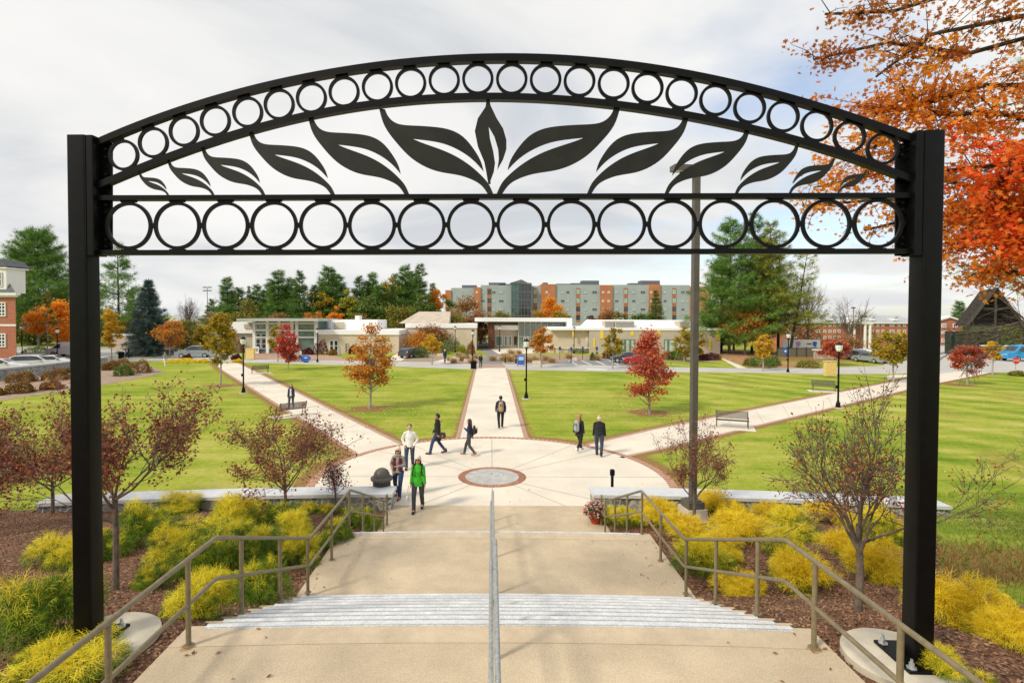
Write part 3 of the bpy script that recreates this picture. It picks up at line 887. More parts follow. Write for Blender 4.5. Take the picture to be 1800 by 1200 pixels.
def band(name, hi, lo, depth, m=M_black):
    A = interp_curve(hi); B_ = interp_curve(lo)
    b = MB(); n = len(A)
    off = gn * depth
    vs = []
    for (a, c) in zip(A, B_):
        p = gp(*a); q = gp(*c)
        vs += [p + off, q + off, q - off, p - off]
    fs = []
    for i in range(n - 1):
        for j in range(4):
            fs.append((i * 4 + j, i * 4 + (j + 1) % 4, i * 4 + 4 + (j + 1) % 4, i * 4 + 4 + j))
    fs += [(0, 3, 2, 1), (4 * n - 4, 4 * n - 3, 4 * n - 2, 4 * n - 1)]
    b.add(vs, fs)
    return b.build(name, m, gate)
band('upper_chord', top_hi, top_lo, .038)
band('lower_chord', low_hi, low_lo, .038)
band('cross_bar', [(172, 344.5), (500, 343.5), (880, 342), (1250, 341), (1601, 340)], [(172, 353), (500, 352), (880, 350.5), (1250, 350), (1601, 349)], .038)
band('cross_bar', [(172, 440), (500, 439.5), (880, 438.5), (1250, 438), (1601, 437.5)], [(172, 448.5), (500, 448), (880, 447), (1250, 446.5), (1601, 446)], .038)
def annulus(c, r0, r1, d, seg=44, a0=None, a1=None):
    b = MB(); vs = []
    for k in range(seg):
        a = 2 * math.pi * k / seg if a0 is None else a0 + (a1 - a0) * k / (seg - 1)
        u = gdir * math.cos(a) + Vector((0, 0, 1)) * math.sin(a)
        vs += [c + u * r0 + gn * d, c + u * r1 + gn * d, c + u * r1 - gn * d, c + u * r0 - gn * d]
    fs = []
    for k in range(seg if a0 is None else seg - 1):
        k2 = (k + 1) % seg
        for j in range(4):
            fs.append((k * 4 + j, k * 4 + (j + 1) % 4, k2 * 4 + (j + 1) % 4, k2 * 4 + j))
    return b.add(vs, fs)
def tab(b, c, w, h, d=.012):
    for s in (1,):
        u = gdir * w / 2; v = Vector((0, 0, h / 2))
        b.prism([c - u - v, c + u - v, c + u + v, c - u + v], gn * d)
bx = [227, 312, 397, 482, 568, 654, 741, 828, 915.5, 1004, 1092.5, 1181.5, 1271, 1361.5, 1452, 1543]
for i, x in enumerate(bx):
    c = gp(x, 397 - (x - 227) * 4 / 1316)
    b = annulus(c, .206, .238, .014)
    rr = .238
    tab(b, c + Vector((0, 0, rr + .004)), .16, .018); tab(b, c - Vector((0, 0, rr + .004)), .16, .018)
    tab(b, c + gdir * (rr + .007), .022, .05)
    b.build('ring', M_black, gate)
for i, x in enumerate((141, 1634)):
    c = gp(x, 397 if i == 0 else 393, -.05)
    annulus(c, .204, .236, .012, 16, *((-.8, .8) if i == 0 else (math.pi - .8, math.pi + .8))).build('ring_segment', M_black, gate)
ux = [(217.8, 273), (269.8, 251), (324, 231), (378.7, 213), (435.6, 197.8), (491, 184), (547.6, 172.5), (605, 162), (663.6, 153), (722, 146.7), (781, 141.5), (840, 139), (899.6, 139.4), (959, 140.4), (1018.6, 143), (1078.6, 147.5), (1138, 155), (1198, 164.5), (1257.5, 176.3), (1317.5, 189.6), (1376.5, 205), (1435.6, 221.7), (1493, 240.6), (1551, 262)]
for i, (x, y) in enumerate(ux):
    c = gp(x, y)
    b = annulus(c, .126, .154, .013, 36)
    j = min(i, len(ux) - 2)
    a = gp(*ux[j]); d = (gp(*ux[j + 1]) - a).normalized(); n = Vector((0, 0, 1)) - d * d.z; n.normalize()
    for s in (1, -1):
        q = c + n * s * .158
        b.prism([q - d * .06 - n * .008, q + d * .06 - n * .008, q + d * .06 + n * .008, q - d * .06 + n * .008], gn * .012)
    b.build('ring', M_black, gate)
# cut-out leaves: traced outline, base and tip
LEAF = [(1275, 250), (1298, 254), (1310, 285), (1345, 316), (1420, 318), (1500, 323), (1560, 333), (1610, 360), (1650, 410), (1680, 460), (1688, 499), (1660, 465), (1620, 430), (1560, 397), (1500, 379), (1405, 369), (1440, 385), (1500, 405), (1570, 432), (1640, 477), (1690, 525), (1712, 552), (1729, 596), (1709, 596), (1688, 560), (1660, 537), (1600, 513), (1540, 505), (1480, 493), (1400, 450), (1340, 382), (1292, 322)]
def densify(poly, it=2):
    P = [Vector(p) for p in poly]
    keep = {0, 1, 10, 15, 22, 23} if len(poly) == len(LEAF) else set()
    for _ in range(it):
        Q = []; nk = set()
        n = len(P)
        for i in range(n):
            a, c = P[i], P[(i + 1) % n]
            if i in keep: nk.add(len(Q)); Q.append(P[i]); 
            else: Q.append(P[(i - 1) % n] * .125 + P[i] * .75 + P[(i + 1) % n] * .125)
            Q.append((a + c) / 2)
        P = Q; keep = nk
    return P
LD = densify(LEAF)
def leafplate(bpx, bpy_, tx, ty, zoom=None):
    sx = (tx - bpx) / (1285 - 1720) ; sy = (ty - bpy_) / (250 - 594)
    pts = [gp(bpx + (p.x - 1720) * sx, bpy_ + (p.y - 594) * sy) for p in LD]
    MB().prism(pts, gn * .008).build('leaf_plate', M_blackleaf, gate)
zl = lambda x, y: (100 + x / 2.25, 80 + y / 2.25)
zr = lambda x, y: (850 + x / 2.1176, 80 + y / 2.1176)
for (bx_, tx_) in (((1720, 594), (1285, 250)), ((1388, 594), (1003, 285)), ((1095, 594), (768, 345)), ((820, 594), (578, 407)), ((620, 594), (443, 458)), ((441, 594), (328, 505))):
    leafplate(*zl(*bx_), *zl(*tx_))
for (bx_, tx_) in (((57, 553), (498, 232)), ((392, 552), (755, 264)), ((680, 551), (983, 312)), ((940, 551), (1167, 372)), ((1140, 550), (1303, 420)), ((1320, 549), (1424, 463))):
    leafplate(*zr(*bx_), *zr(*tx_))
CL = [(1700, 215), (1710, 215), (1716, 240), (1740, 290), (1765, 330), (1778, 375), (1778, 410), (1765, 450), (1742, 492), (1748, 450), (1745, 410), (1730, 360), (1708, 322), (1713, 370), (1726, 420), (1733, 465), (1728, 500), (1715, 535), (1716, 548), (1706, 548), (1698, 500), (1690, 460), (1665, 400), (1653, 340), (1665, 290), (1695, 245)]
MB().prism([gp(*zl(*p), 0.0) + gn * .001 for p in CL], gn * .0085).build('leaf_plate', M_blackleaf, gate)
# posts, mounting plates, bases
for sgn, px, Yp in ((1, 150, 0), (-1, 1627.5, 1)):
    c = gp(px, 600); c.z = 0
    zt = gp(px, 242 if sgn > 0 else 234).z
    if sgn < 0: c = c - gdir * .02
    gz = math.atan2(gdir.y, gdir.x); MR = Matrix.Rotation(gz, 3, 'Z')
    def rsq(b, cc, hx, hy, rad, z0, z1):
        pf = []
        for q in range(4):
            cx_, cy_ = ((hx - rad), (hy - rad)); sx_ = (1, -1, -1, 1)[q]; sy_ = (1, 1, -1, -1)[q]
            for k in range(6):
                a = R(90 * q + 18 * k); pf.append((cx_ * sx_ + rad * math.cos(a), cy_ * sy_ + rad * math.sin(a)))
        n = len(pf); vs = [cc + MR @ Vector((x, y, 0)) + Vector((0, 0, z)) for z in (z0, z1) for x, y in pf]
        b.add(vs, [(k, (k + 1) % n, (k + 1) % n + n, k + n) for k in range(n)] + [tuple(range(n))[::-1], tuple(range(n, 2 * n))])
    b = MB(); rsq(b, c, .095, .095, .022, .02, zt)
    b.build('post', M_black, gate, True)
    b = MB(); rsq(b, c + gdir * sgn * (.095 + .038), .037, .092, .008, gp(px, 450).z, zt - .004)
    b.build('bracket_box', M_black, gate, True)
    b = MB()
    for k in range(60):
        z = gp(px, 450).z + (zt - gp(px, 450).z) * k / 60
        b.obox(c + gdir * sgn * .096 + gn * .094 + Vector((0, 0, z)), (.008 + .003 * math.sin(k * 2.3), .006, (zt - gp(px, 450).z) / 62), gz)
    b.build('weld_seam', M_black, gate)
    b = MB()
    x0, x1 = (168, 192) if sgn > 0 else (1579, 1606)
    b.prism([gp(x0, 449, -.045), gp(x1, 449, -.045), gp(x1, 250, -.045), gp(x0, 250, -.045)], gn * .008)
    b.build('mounting_plate', M_black, gate)
    for py in (262, 276, 306, 318, 360, 372, 421, 433):
        for k in (0, 1):
            p = gp((173 if sgn > 0 else 1587) + k * 12, py - (0 if k else 4), -.02)
            MB().obox(p, (.022, .05, .022), math.atan2(gdir.y, gdir.x)).build('bolt', M_black, gate)
    b = MB(); rz = gz
    b.obox(c + Vector((0, 0, .012)), (.50, .50, .028), rz)
    rsq(b, c, .105, .105, .03, .0262, .036)
    b.build('base_plate', M_black, gate)
    for k in range(4):
        a = rz + R(45) + k * math.pi / 2
        p = c + Vector((math.cos(a) * .275, math.sin(a) * .275, .026))
        MB().lathe([(.045, 0), (.045, .008), (.024, .010), (.024, .05), (.013, .052), (.013, .085)], p, 6).build('anchor_bolt', M_galv, gate)
    ft = MB(); ft.lathe([(.50, -.3), (.50, -.012), (.485, .0)], (0, 0, 0), 48)
    wp = gate_o + c
    fo = ft.build('concrete_footing', M_foot, None, True, loc=(wp.x + sgn * .14, wp.y + .03, 2.88))
    tag(fo, 'round concrete footing under the %s post of the black arch' % ('left' if sgn > 0 else 'right'), 'footing', 'concrete footings of the arch')

#%%PART2%%
# ================================================================== buildings
def GB(px, py):
    d = ray(px, py); t0 = 3.0
    for i in range(4000):
        p = CO + d * t0
        if p.z <= hz_(p.x, p.y): return p
        t0 += 0.02 if t0 < 40 else .1
    return G(px, py)
def rect(parent_o, px0, py0, px1, py1, Y, name, m, depth=.3, proud=0.0, back=True):
    """box whose front face fills the given outline on the plane y = Y"""
    a = at(px0, py1, Y); c = at(px1, py0, Y)
    x0, x1 = min(a.x, c.x), max(a.x, c.x); z0, z1 = min(a.z, c.z), max(a.z, c.z)
    o = parent_o.location
    b = MB(); b.box(x0 - o.x, x1 - o.x, Y - proud - o.y, Y + depth - o.y, z0 - o.z, z1 - o.z)
    return b.build(name, m, parent_o)
def window(parent_o, px0, py0, px1, py1, Y, glass=None, frame=None, n=2, nh=1, fw=.09):
    a = at(px0, py1, Y); c = at(px1, py0, Y); o = parent_o.location
    x0, x1, z0, z1 = a.x - o.x, c.x - o.x, a.z - o.z, c.z - o.z
    y = Y - o.y
    f = MB()
    f.box(x0, x1, y - .06, y + .05, z0, z0 + fw); f.box(x0, x1, y - .06, y + .05, z1 - fw, z1)
    f.box(x0, x0 + fw, y - .055, y + .05, z0 + fw, z1 - fw); f.box(x1 - fw, x1, y - .055, y + .05, z0 + fw, z1 - fw)
    for i in range(1, n):
        xm = x0 + (x1 - x0) * i / n; f.box(xm - fw * .4, xm + fw * .4, y - .05, y + .05, z0 + fw, z1 - fw)
    for i in range(1, nh):
        zm = z0 + (z1 - z0) * i / nh; f.box(x0 + fw, x1 - fw, y - .045, y + .05, zm - fw * .4, zm + fw * .4)
    w = f.build('window', frame or M_white, parent_o)
    g = MB(); g.box(x0 + fw * .5, x1 - fw * .5, y - .02, y + .04, z0 + fw * .5, z1 - fw * .5)
    g.build('pane', glass or M_glass, w)
    return w

# --- residence hall behind
Y = 215.0
q = at(1000, 580, Y)
dorm = thing('residence_hall', (q.x, Y, 0), 'long five storey grey and orange building behind the campus centre', 'building')
def dwall(px0, px1, top, m, proud, nm='wall'):
    a = at(px0, top, Y); c = at(px1, top, Y); o = dorm.location
    b = MB(); b.box(a.x - o.x, c.x - o.x, -proud, 14, -.5, a.z)
    b.build(nm, m, dorm)
for px0, px1, top, m, pr in ((783, 793, 510, M_orange, .6), (793, 833, 506, M_grey, 0), (833, 845, 505, M_orange, .7), (845, 899, 501, M_grey, 0), (934, 951, 502.5, M_grey, 0), (951, 976, 499.5, M_orange, .7), (976, 1055, 500.3, M_grey, 0),
                             (1055, 1076, 501, M_orange, .7), (1076, 1140.5, 500.5, M_grey, 0), (1140.5, 1160, 499.8, M_orange, .7), (1160, 1213, 500.8, M_grey, 0), (1213, 1249, 503.5, M_orange, .7)):
    dwall(px0, px1, top, m, pr)
for px0, px1, t0, t1 in ((812, 838, 501, 508), (859, 889, 496.5, 503), (877, 897, 499, 503), (978, 1001, 498.5, 502), (1004, 1053, 497.5, 502), (1023, 1053, 493, 498), (1107, 1160, 497.5, 502), (1127, 1160, 493, 498), (955, 963, 496.5, 500)):
    a = at(px0, t0, Y + 5); c = at(px1, t1, Y + 5); o = dorm.location
    MB().box(a.x - o.x, c.x - o.x, 5, 10, c.z, a.z).build('roof_plant', M_greyd, dorm)
# glass stair tower
a = at(899, 497, Y - 3); c = at(934, 497, Y - 3); o = dorm.location
tw = MB().box(a.x - o.x, c.x - o.x, -3, 8, 0, a.z).build('glass_tower', mat('teal_glass', (.05, .12, .12), .08, 0, .3, .5, spec=.8), dorm)
b = MB(); xm = a.x + (c.x - a.x) * .40 - o.x
b.box(xm, c.x - o.x + .1, -3.15, 2, 0, a.z - .6); b.build('dark_glazing', M_glass, tw)
b = MB()
for i in range(1, 6): b.box(a.x - o.x - .1, c.x - o.x + .15, -3.25, -3.16, i * 3.1, i * 3.1 + .28)
for i in range(7):
    x = a.x - o.x + (c.x - a.x) * i / 6; b.box(x - .08, x + .08, -3.3, -3.26, 0, a.z)
b.build('mullions', M_greyd, tw)
b = MB(); b.add([(a.x - o.x - .4, -3.4, a.z), (c.x - o.x + .4, -3.4, a.z - .9), (c.x - o.x + .4, 8, a.z - .9), (a.x - o.x - .4, 8, a.z), ((a.x + c.x) / 2 - o.x, -3.4, a.z + 1.3), ((a.x + c.x) / 2 - o.x, 8, a.z + 1.3)], [(0, 1, 4), (1, 2, 5, 4), (2, 3, 5), (3, 0, 4, 5), (0, 3, 2, 1)])
b.build('tower_roof', M_greyd, tw)
rows = [513.5, 529, 543.7, 558.5]
for r_i, wy in enumerate(rows):
    for cx_ in (849, 868, 881, 989, 998, 1029, 1045, 1084, 1114, 1130, 1169, 1200, 1208):
        g = M_glass if (cx_ * 7 + r_i * 3) % 5 < 2 else M_glassp
        w_ = 3.0 if cx_ not in (1045, 881, 1130) else 4.2
        window(dorm, cx_ - w_, wy - 2.2, cx_ + w_, wy + 2.2, Y - .05, g, M_grey, 2, 1, .12)
    for cx_ in (860, 941, 1016, 1100, 1185):
        rect(dorm, cx_ - 3.6, wy - 7.6, cx_ + 3.6, wy + 7.6, Y - .05, 'spandrel', M_orange, .2, .05)
        window(dorm, cx_ - 3.4, wy - 5, cx_ + 3.4, wy + 3.5, Y - .15, M_glass if r_i > 1 or cx_ == 860 else M_glassp, M_greyd, 2, 2, .10)
    for cx_ in (838, 961, 1060, 1070, 1145, 1154, 1222, 1234, 1243):
        window(dorm, cx_ - 1.9, wy - 1.9, cx_ + 1.9, wy + 1.9, Y - .75, M_glass if r_i > 1 else M_glassp, M_white, 1, 1, .10)

# --- campus centre: white portal building in the middle
Y = 103.0
q = at(918, 612, Y)
cb = thing('portal_building', (q.x, Y, 0), 'white framed glass entrance building with wooden end wall at the head of the path', 'building')
o = cb.location
def cbx(px0, px1, z0, z1, y0, y1, nm, m, par=None, Yr=103.0, root=None):
    rt = root or cb
    a = at(px0, 600, Yr).x - rt.location.x; c = at(px1, 600, Yr).x - rt.location.x
    b = MB(); b.box(a, c, y0, y1, z0, z1)
    return b.build(nm, m, par or rt)
zt = at(900, 558.5, 103).z; zb = at(900, 565, 103).z
cbx(835, 1002, zb, zt, -2.5, 12, 'canopy_roof', M_white)
cbx(993, 1002, 0, zb - .003, -2.5, 12, 'end_wall', M_white)
cbx(858, 868, 0, zb - .003, -1.5, 6, 'wood_wall', brickmat('wood_cladding', (0.20, 0.07, 0.035), (0.11, 0.035, 0.02), (0.04, 0.015, 0.01), 1.2, .32, 'wall', .02))
cbx(868, 912, 0, zb - .2, 3, 12, 'back_wall', M_stucco2)
zg = at(900, 574.5, 103).z; zg2 = at(900, 580, 103).z
cbx(869, 911, zg2, zg + .3, .5, 3, 'entrance_roof', M_roofw)
cbx(869, 911, 0, zg2, 1.5, 3, 'entrance_wall', M_stucco2)
for (x0, x1, y0, y1, g) in ((871, 883, 590, 608, M_glassg), (886, 892, 590, 608, M_glassg), (894, 900, 590, 608, M_glassg), (902, 910, 590, 608, M_glass)):
    window(cb, x0, y0, x1, y1, 104.4, g, M_stucco if g == M_glass else M_white, 1, 1, .12)
cbx(912, 992.8, 0, zb - .01, 0.6, 1.2, 'glass_wall', mat('louvred_green_glass', (0.23, 0.32, 0.29), 0.15, 0, 0.3, .6, spec=.7))
b = MB(); xa = at(912, 600, 103).x - o.x; xb = at(993, 600, 103).x - o.x
zz0 = at(900, 591, 103).z
for i in range(14):
    z = zz0 + (zb - .3 - zz0) * i / 14; b.box(xa, xb, .30, .42, z, z + .07)
b.build('louvres', M_galv, cb)
b = MB()
for i in range(9):
    x = xa + (xb - xa) * i / 8; b.box(x - .05, x + .05, .42, .6, 0, zb - .02)
b.box(xa, xb, .43, .6, zz0 - .12, zz0 - .02)
b.build('mullions', M_white, cb)
for x0, x1 in ((920, 924.5), (925.5, 930), (976, 980.5), (983, 991)):
    window(cb, x0, 592, x1, 611, 103.35, M_glass, M_white, 1, 2, .16)

# --- right wing
Y = 90.0
q = at(1120, 620, Y)
rb = thing('long_hall', (q.x, Y, 0), 'long low tan hall with yellow panels and sloping white roof on the right', 'building')
zw = at(1100, 580.5, Y).z
cbx(1036, 1266, 0, zw, 0, 18, 'wall', mat('ribbed_tan_panel', (0.50, 0.44, 0.35), 0.85, 0, 0.05, 0.8), None, 90., rb)
cbx(969, 1036.2, 0, zw - .02, .9, 17.8, 'wall', M_stucco, None, 90., rb)
cbx(1002, 969.1, 0, zw - .1, 4, 17, 'wall', M_stucco2, None, 90., rb)
cbx(968, 1267, zw, zw + .38, -.12, 18.2, 'parapet', M_roofw, None, 90., rb)
cbx(1001, 969.2, zw - .1, zw + .3, 3.8, 17, 'parapet', M_roofw, None, 90., rb)
a = at(1036, 575, 96).x - rb.location.x; c = at(1212, 575, 96).x - rb.location.x
zr_ = at(1100, 562, 99).z
b = MB(); b.add([(a, 2.5, zw + .39), (c + 2, 2.5, zw + .39), (c, 9, zr_), (a, 9, zr_), (a, 16, zw + .39), (c + 2, 16, zw + .39)], [(0, 1, 2, 3), (3, 2, 5, 4), (0, 3, 4), (1, 5, 2)])
b.build('roof', M_roofw, rb)
for x0, x1 in ((1062, 1078), (1080, 1114), (1193, 1211)):
    a = at(x0, 570, 93).x - rb.location.x; c = at(x1, 570, 93).x - rb.location.x
    b = MB(); b.box(a, c, 2.6, 5.2, zw + .4, zw + 1.55)
    un = b.build('rooftop_unit', M_stucco2, rb)
    b = MB()
    for k in range(6): b.box(a + .1, c - .1, 2.5, 2.6, zw + .5 + k * .16, zw + .56 + k * .16)
    b.build('grille', M_galv, un)
for x0, x1, y0, y1 in ((1055, 1061, 581, 595), (1043, 1046, 595, 611), (1006, 1009, 582, 592), (1109, 1114, 582, 590), (1155, 1161, 581, 592), (1227, 1232, 598, 617), (1259, 1265, 582, 597), (1246, 1250, 597, 614)):
    rect(rb, x0, y0, x1, y1, 90.0 - .02, 'yellow_panel', M_yel, .1, .06)
for x0, x1 in ((1092, 1098), (1099, 1107), (1108, 1116), (1167, 1174), (1175, 1187), (1188, 1196)):
    window(rb, x0, 596, x1, 619, 89.95, M_glassp, M_glassg, 1, 1, .12)
window(rb, 1030, 592, 1033, 612, 90.85, M_glass, M_white, 1, 1, .12)
b = MB(); a = at(1225, 566, 99).x - rb.location.x
b.box(a, a + 1.8, 8, 10, zw + .4, zw + 2.0); b.build('rooftop_unit', M_white, rb)

# --- left wing with tall glass foyer
Y = 88.0
q = at(550, 622, Y)
lb = thing('glass_foyer_building', (q.x, Y, 0), 'low tan and white building with tall glass foyer on the left', 'building')
z1 = at(550, 564, Y).z; z0_ = at(550, 588, Y).z
cbx(427, 567, z1 - .05, z1 + .35, -2.2, 9, 'canopy_roof', mat('grey_green_canopy', (0.42, 0.46, 0.42), 0.6), None, 88., lb)
cbx(446, 556, 0, z1 - .06, .25, 8, 'foyer_glass', M_glassg, None, 88., lb)
b = MB()
for px in (447, 470.5, 491, 513.5, 522, 555):
    x = at(px, 600, 88).x - lb.location.x; b.box(x - .22, x + .22, -.15, .24, 0, z1 - .06)
for z in (2.5, 3.6, z1 - .5):
    b.box(at(447, 600, 88).x - lb.location.x, at(555, 600, 88).x - lb.location.x, -.1, .23, z, z + .22)
b.build('white_frame', M_white, lb)
for x0, x1 in ((450, 458), (460, 468), (474, 481), (483, 489), (496, 503), (505, 511)):
    window(lb, x0, 569, x1, 579, 87.95, M_glassg, M_white, 1, 1, .06)
    window(lb, x0, 586, x1, 613, 87.95, M_glass if x0 < 470 else M_glassg, M_white, 1, 3, .07)
cbx(534, 700, 0, z0_, .5, 14, 'wall', M_stucco, None, 88., lb)
cbx(532, 701, z0_, z0_ + .75, .3, 14, 'parapet', M_roofw, None, 88., lb)
cbx(567, 653, z0_ + .76, z1 + .15, 4.5, 13, 'upper_roof', M_roofw, None, 88., lb)
cbx(574, 592, z0_ + .9, z1 - .25, 4.2, 4.6, 'rooftop_unit', M_stucco2, None, 88., lb)
cbx(608, 616, z1 + .1, z1 + .9, 6, 8, 'rooftop_unit', M_white, None, 88., lb)
for x0, x1, y0, y1 in ((545, 551, 598, 612), (553, 560, 598, 612), (579.5, 586.5, 598, 617), (587.5, 594.5, 598, 617), (656, 665, 604, 620)):
    window(lb, x0, y0, x1, y1, 88.45, M_glass, M_white, 1, 2, .09)
window(lb, 606, 602, 612, 620, 88.45, M_glassg, M_stucco, 1, 1, .12)
cbx(330, 447, 0, at(420, 586, 88).z, 1.5, 12, 'wall', M_stucco2, None, 88., lb)
cbx(398, 447, at(420, 586, 88).z, at(420, 566, 88).z, 1.0, 12, 'parapet', M_roofw, None, 88., lb)
cbx(425, 441, at(420, 577, 88).z, at(420, 570, 88).z, .8, 1.0, 'rooftop_vent', M_stucco2, None, 88., lb)
cbx(700, 835, 0, at(720, 578, 88).z, 8, 20, 'wall', M_stucco, None, 88., lb)
cbx(699, 836, at(720, 578, 88).z, at(720, 570, 88).z, 7.8, 20, 'parapet', M_roofw, None, 88., lb)
a = at(704, 575, 100).x - lb.location.x; c = at(790, 575, 100).x - lb.location.x; za = at(720, 570, 88).z
b = MB(); b.add([(a, 10, za), (c, 10, za), (a + 3, 15, za + 2.2), (c, 15, za + 2.2), (a, 20, za), (c, 20, za)], [(0, 1, 3, 2), (2, 3, 5, 4), (0, 2, 4), (1, 5, 3)])
b.build('shingle_roof', mat('tan_shingle', (0.55, 0.47, 0.38), 0.9, 0, 0.1, 1), lb)
# tan screen wall far left
t = thing('screen_wall', at(250, 615, 93) * 1, 'long tan garden wall behind the blue spruce', 'wall'); t.location.z = 0
rect(t, 196, 590, 335, 616, 93, 'panel', M_stucco2, .4); rect(t, 190, 587, 250, 590, 92.9, 'coping', M_white, .6)

# --- brick building on the left edge
Y = 62.0
bb = thing('brick_house', (at(-40, 600, Y).x, Y, 0), 'red brick building with slate mansard roof and dormer at the left edge', 'building')
o = bb.location
xr = at(28, 600, Y).x - o.x; xl = -14; DB = 14
ze = at(0, 519, Y).z
b = MB(); b.add([(xl, 0, -.2), (xr, 0, -.2), (xr - DB, 16, -.2), (xl - DB, 16, -.2), (xl, 0, ze), (xr, 0, ze), (xr - DB, 16, ze), (xl - DB, 16, ze)], [(0, 3, 2, 1), (4, 5, 6, 7), (0, 1, 5, 4), (1, 2, 6, 5), (2, 3, 7, 6), (3, 0, 4, 7)]); b.build('wall', M_brickw, bb)
b = MB(); b.box(xl - .3, xr + .45, -.45, .2, ze, ze + .28); b.box(xl - .2, xr + .25, -.25, .1, ze - .2, ze - .002); b.build('cornice', M_white, bb)
zt = at(0, 466, Y).z
b = MB(); b.add([(xl, -.3, ze + .281), (xr + .3, -.3, ze + .281), (xr + .3 - DB, 16, ze + .281), (xl - DB, 16, ze + .281), (xl, 1.6, zt), (xr - 3.2, 1.6, zt), (xr - 3.2 - DB, 14, zt), (xl - DB, 14, zt)], [(0, 1, 5, 4), (1, 2, 6, 5), (2, 3, 7, 6), (3, 0, 4, 7), (4, 5, 6, 7)])
rf = b.build('roof', M_slate, bb)
a = at(-8, 500, Y).x - o.x; c = at(12, 500, Y).x - o.x
b = MB(); b.box(a, c, -.05, 2.5, ze + .3, at(0, 472, Y).z); b.box(a - .2, c + .2, -.25, 2.8, at(0, 472, Y).z, at(0, 472, Y).z + .15); dm = b.build('dormer', M_white, bb)
b = MB(); zz_ = at(0, 468, Y).z; b.add([(a - .2, -.25, zz_), (c + .25, -.25, zz_), ((a + c) / 2, -.25, zz_ + .8), (a - .2, 3, zz_), (c + .25, 3, zz_), ((a + c) / 2, 3, zz_ + .8)], [(0, 1, 2), (3, 5, 4), (1, 4, 5, 2), (0, 2, 5, 3), (0, 3, 4, 1)]); b.build('dormer_roof', M_slate, dm)
window(bb, -4, 478, 3, 503, Y - .12, M_glass, M_white, 1, 2, .08)
b = MB(); zb_ = at(0, 573, Y).z; b.box(xl, xr + .03, -.04, .0, zb_, zb_ + .22); b.build('stone_band', M_white, bb)
for y0, y1 in ((531, 556), (586, 610)):
    for x0 in (-22, -3):
        window(bb, x0, y0, x0 + 13, y1, Y - .05, M_glass, M_white, 2, 4, .12)

# --- brick residence on the right
Y = 165.0
zb0 = -5.6
rr = thing('brick_residence', (at(1500, 600, Y).x, Y, zb0), 'three storey red brick hall with pale roof and white portico on the right', 'building')
o = rr.location
def rx(px): return at(px, 600, Y).x - o.x
def rz_(py): return at(1500, py, Y).z - o.z
b = MB(); b.box(rx(1370), rx(1600), 0, 14, -.5, rz_(568)); b.build('wall', M_brickw, rr)
b = MB(); b.add([(rx(1368), -.5, rz_(567.5)), (rx(1610), -.5, rz_(567.5)), (rx(1610), 7, rz_(554)), (rx(1368), 7, rz_(554)), (rx(1368), 14.5, rz_(567.5)), (rx(1610), 14.5, rz_(567.5))], [(0, 1, 2, 3), (3, 2, 5, 4), (0, 3, 4), (1, 5, 2), (0, 4, 5, 1)]); b.build('roof', M_shing, rr)
b = MB(); b.box(rx(1368), rx(1610), -.6, -.45, rz_(568.5), rz_(566.5)); b.build('eave', M_white, rr)
for cx_ in (1464, 1538, 1578):
    b = MB(); b.box(rx(cx_ - 3), rx(cx_ + 3), .8, 5, rz_(563.5), rz_(558)); d_ = b.build('dormer', M_white, rr)
    b = MB(); x0, x1 = rx(cx_ - 3.6), rx(cx_ + 3.6); b.add([(x0, .6, rz_(558)), (x1, .6, rz_(558)), ((x0 + x1) / 2, .6, rz_(555.5)), (x0, 5, rz_(558)), (x1, 5, rz_(558)), ((x0 + x1) / 2, 5, rz_(555.5))], [(0, 1, 2), (3, 5, 4), (1, 4, 5, 2), (0, 2, 5, 3)]); b.build('dormer_roof', M_shing, d_)
b = MB(); x0, x1 = rx(1480), rx(1522); b.add([(x0, -3, rz_(567)), (x1, -3, rz_(567)), ((x0 + x1) / 2, -3, rz_(558)), (x0, 4, rz_(567)), (x1, 4, rz_(567)), ((x0 + x1) / 2, 4, rz_(558))], [(0, 1, 2), (3, 5, 4), (1, 4, 5, 2), (0, 2, 5, 3)]); b.box(x0, x1, -3.05, 0, rz_(569.5), rz_(567)); pt_ = b.build('portico', M_white, rr)
for cx_ in (1483, 1491, 1510, 1518.5):
    b = MB(); b.lathe([(.42, 0), (.36, rz_(569.6))], (rx(cx_), -2.6, 0), 12); b.build('column', M_white, pt_)
for wy in (571, 582, 593):
    for cx_ in (1388, 1398, 1418, 1437, 1450, 1459, 1467, 1475, 1501, 1524, 1533, 1543, 1552, 1568, 1580, 1590):
        w_ = 2.4 if cx_ not in (1437, 1568) else 4
        window(rr, cx_ - w_, wy - 2.6, cx_ + w_, wy + 2.6, Y - .05, M_glass, M_white, 1 if w_ < 3 else 2, 2, .16)
Y = 120.0
ge = thing('brick_gable_block', (at(1670, 600, Y).x, Y, -2.3), 'red brick gable end with white trim right of the arch post', 'building')
o = ge.location
x0, x1 = at(1642, 600, Y).x - o.x, at(1692, 600, Y).x - o.x; za = at(1670, 566, Y).z - o.z; zr2 = at(1670, 559, Y).z - o.z
b = MB(); b.box(x0, x1, 0, 5, -.5, za); b.add([(x0, 0, za), (x1, 0, za), ((x0 + x1) / 2, 0, zr2), (x0, 5, za), (x1, 5, za), ((x0 + x1) / 2, 5, zr2)], [(0, 1, 2), (3, 5, 4)]); b.build('wall', M_brickw, ge)
b = MB(); xm = (x0 + x1) / 2
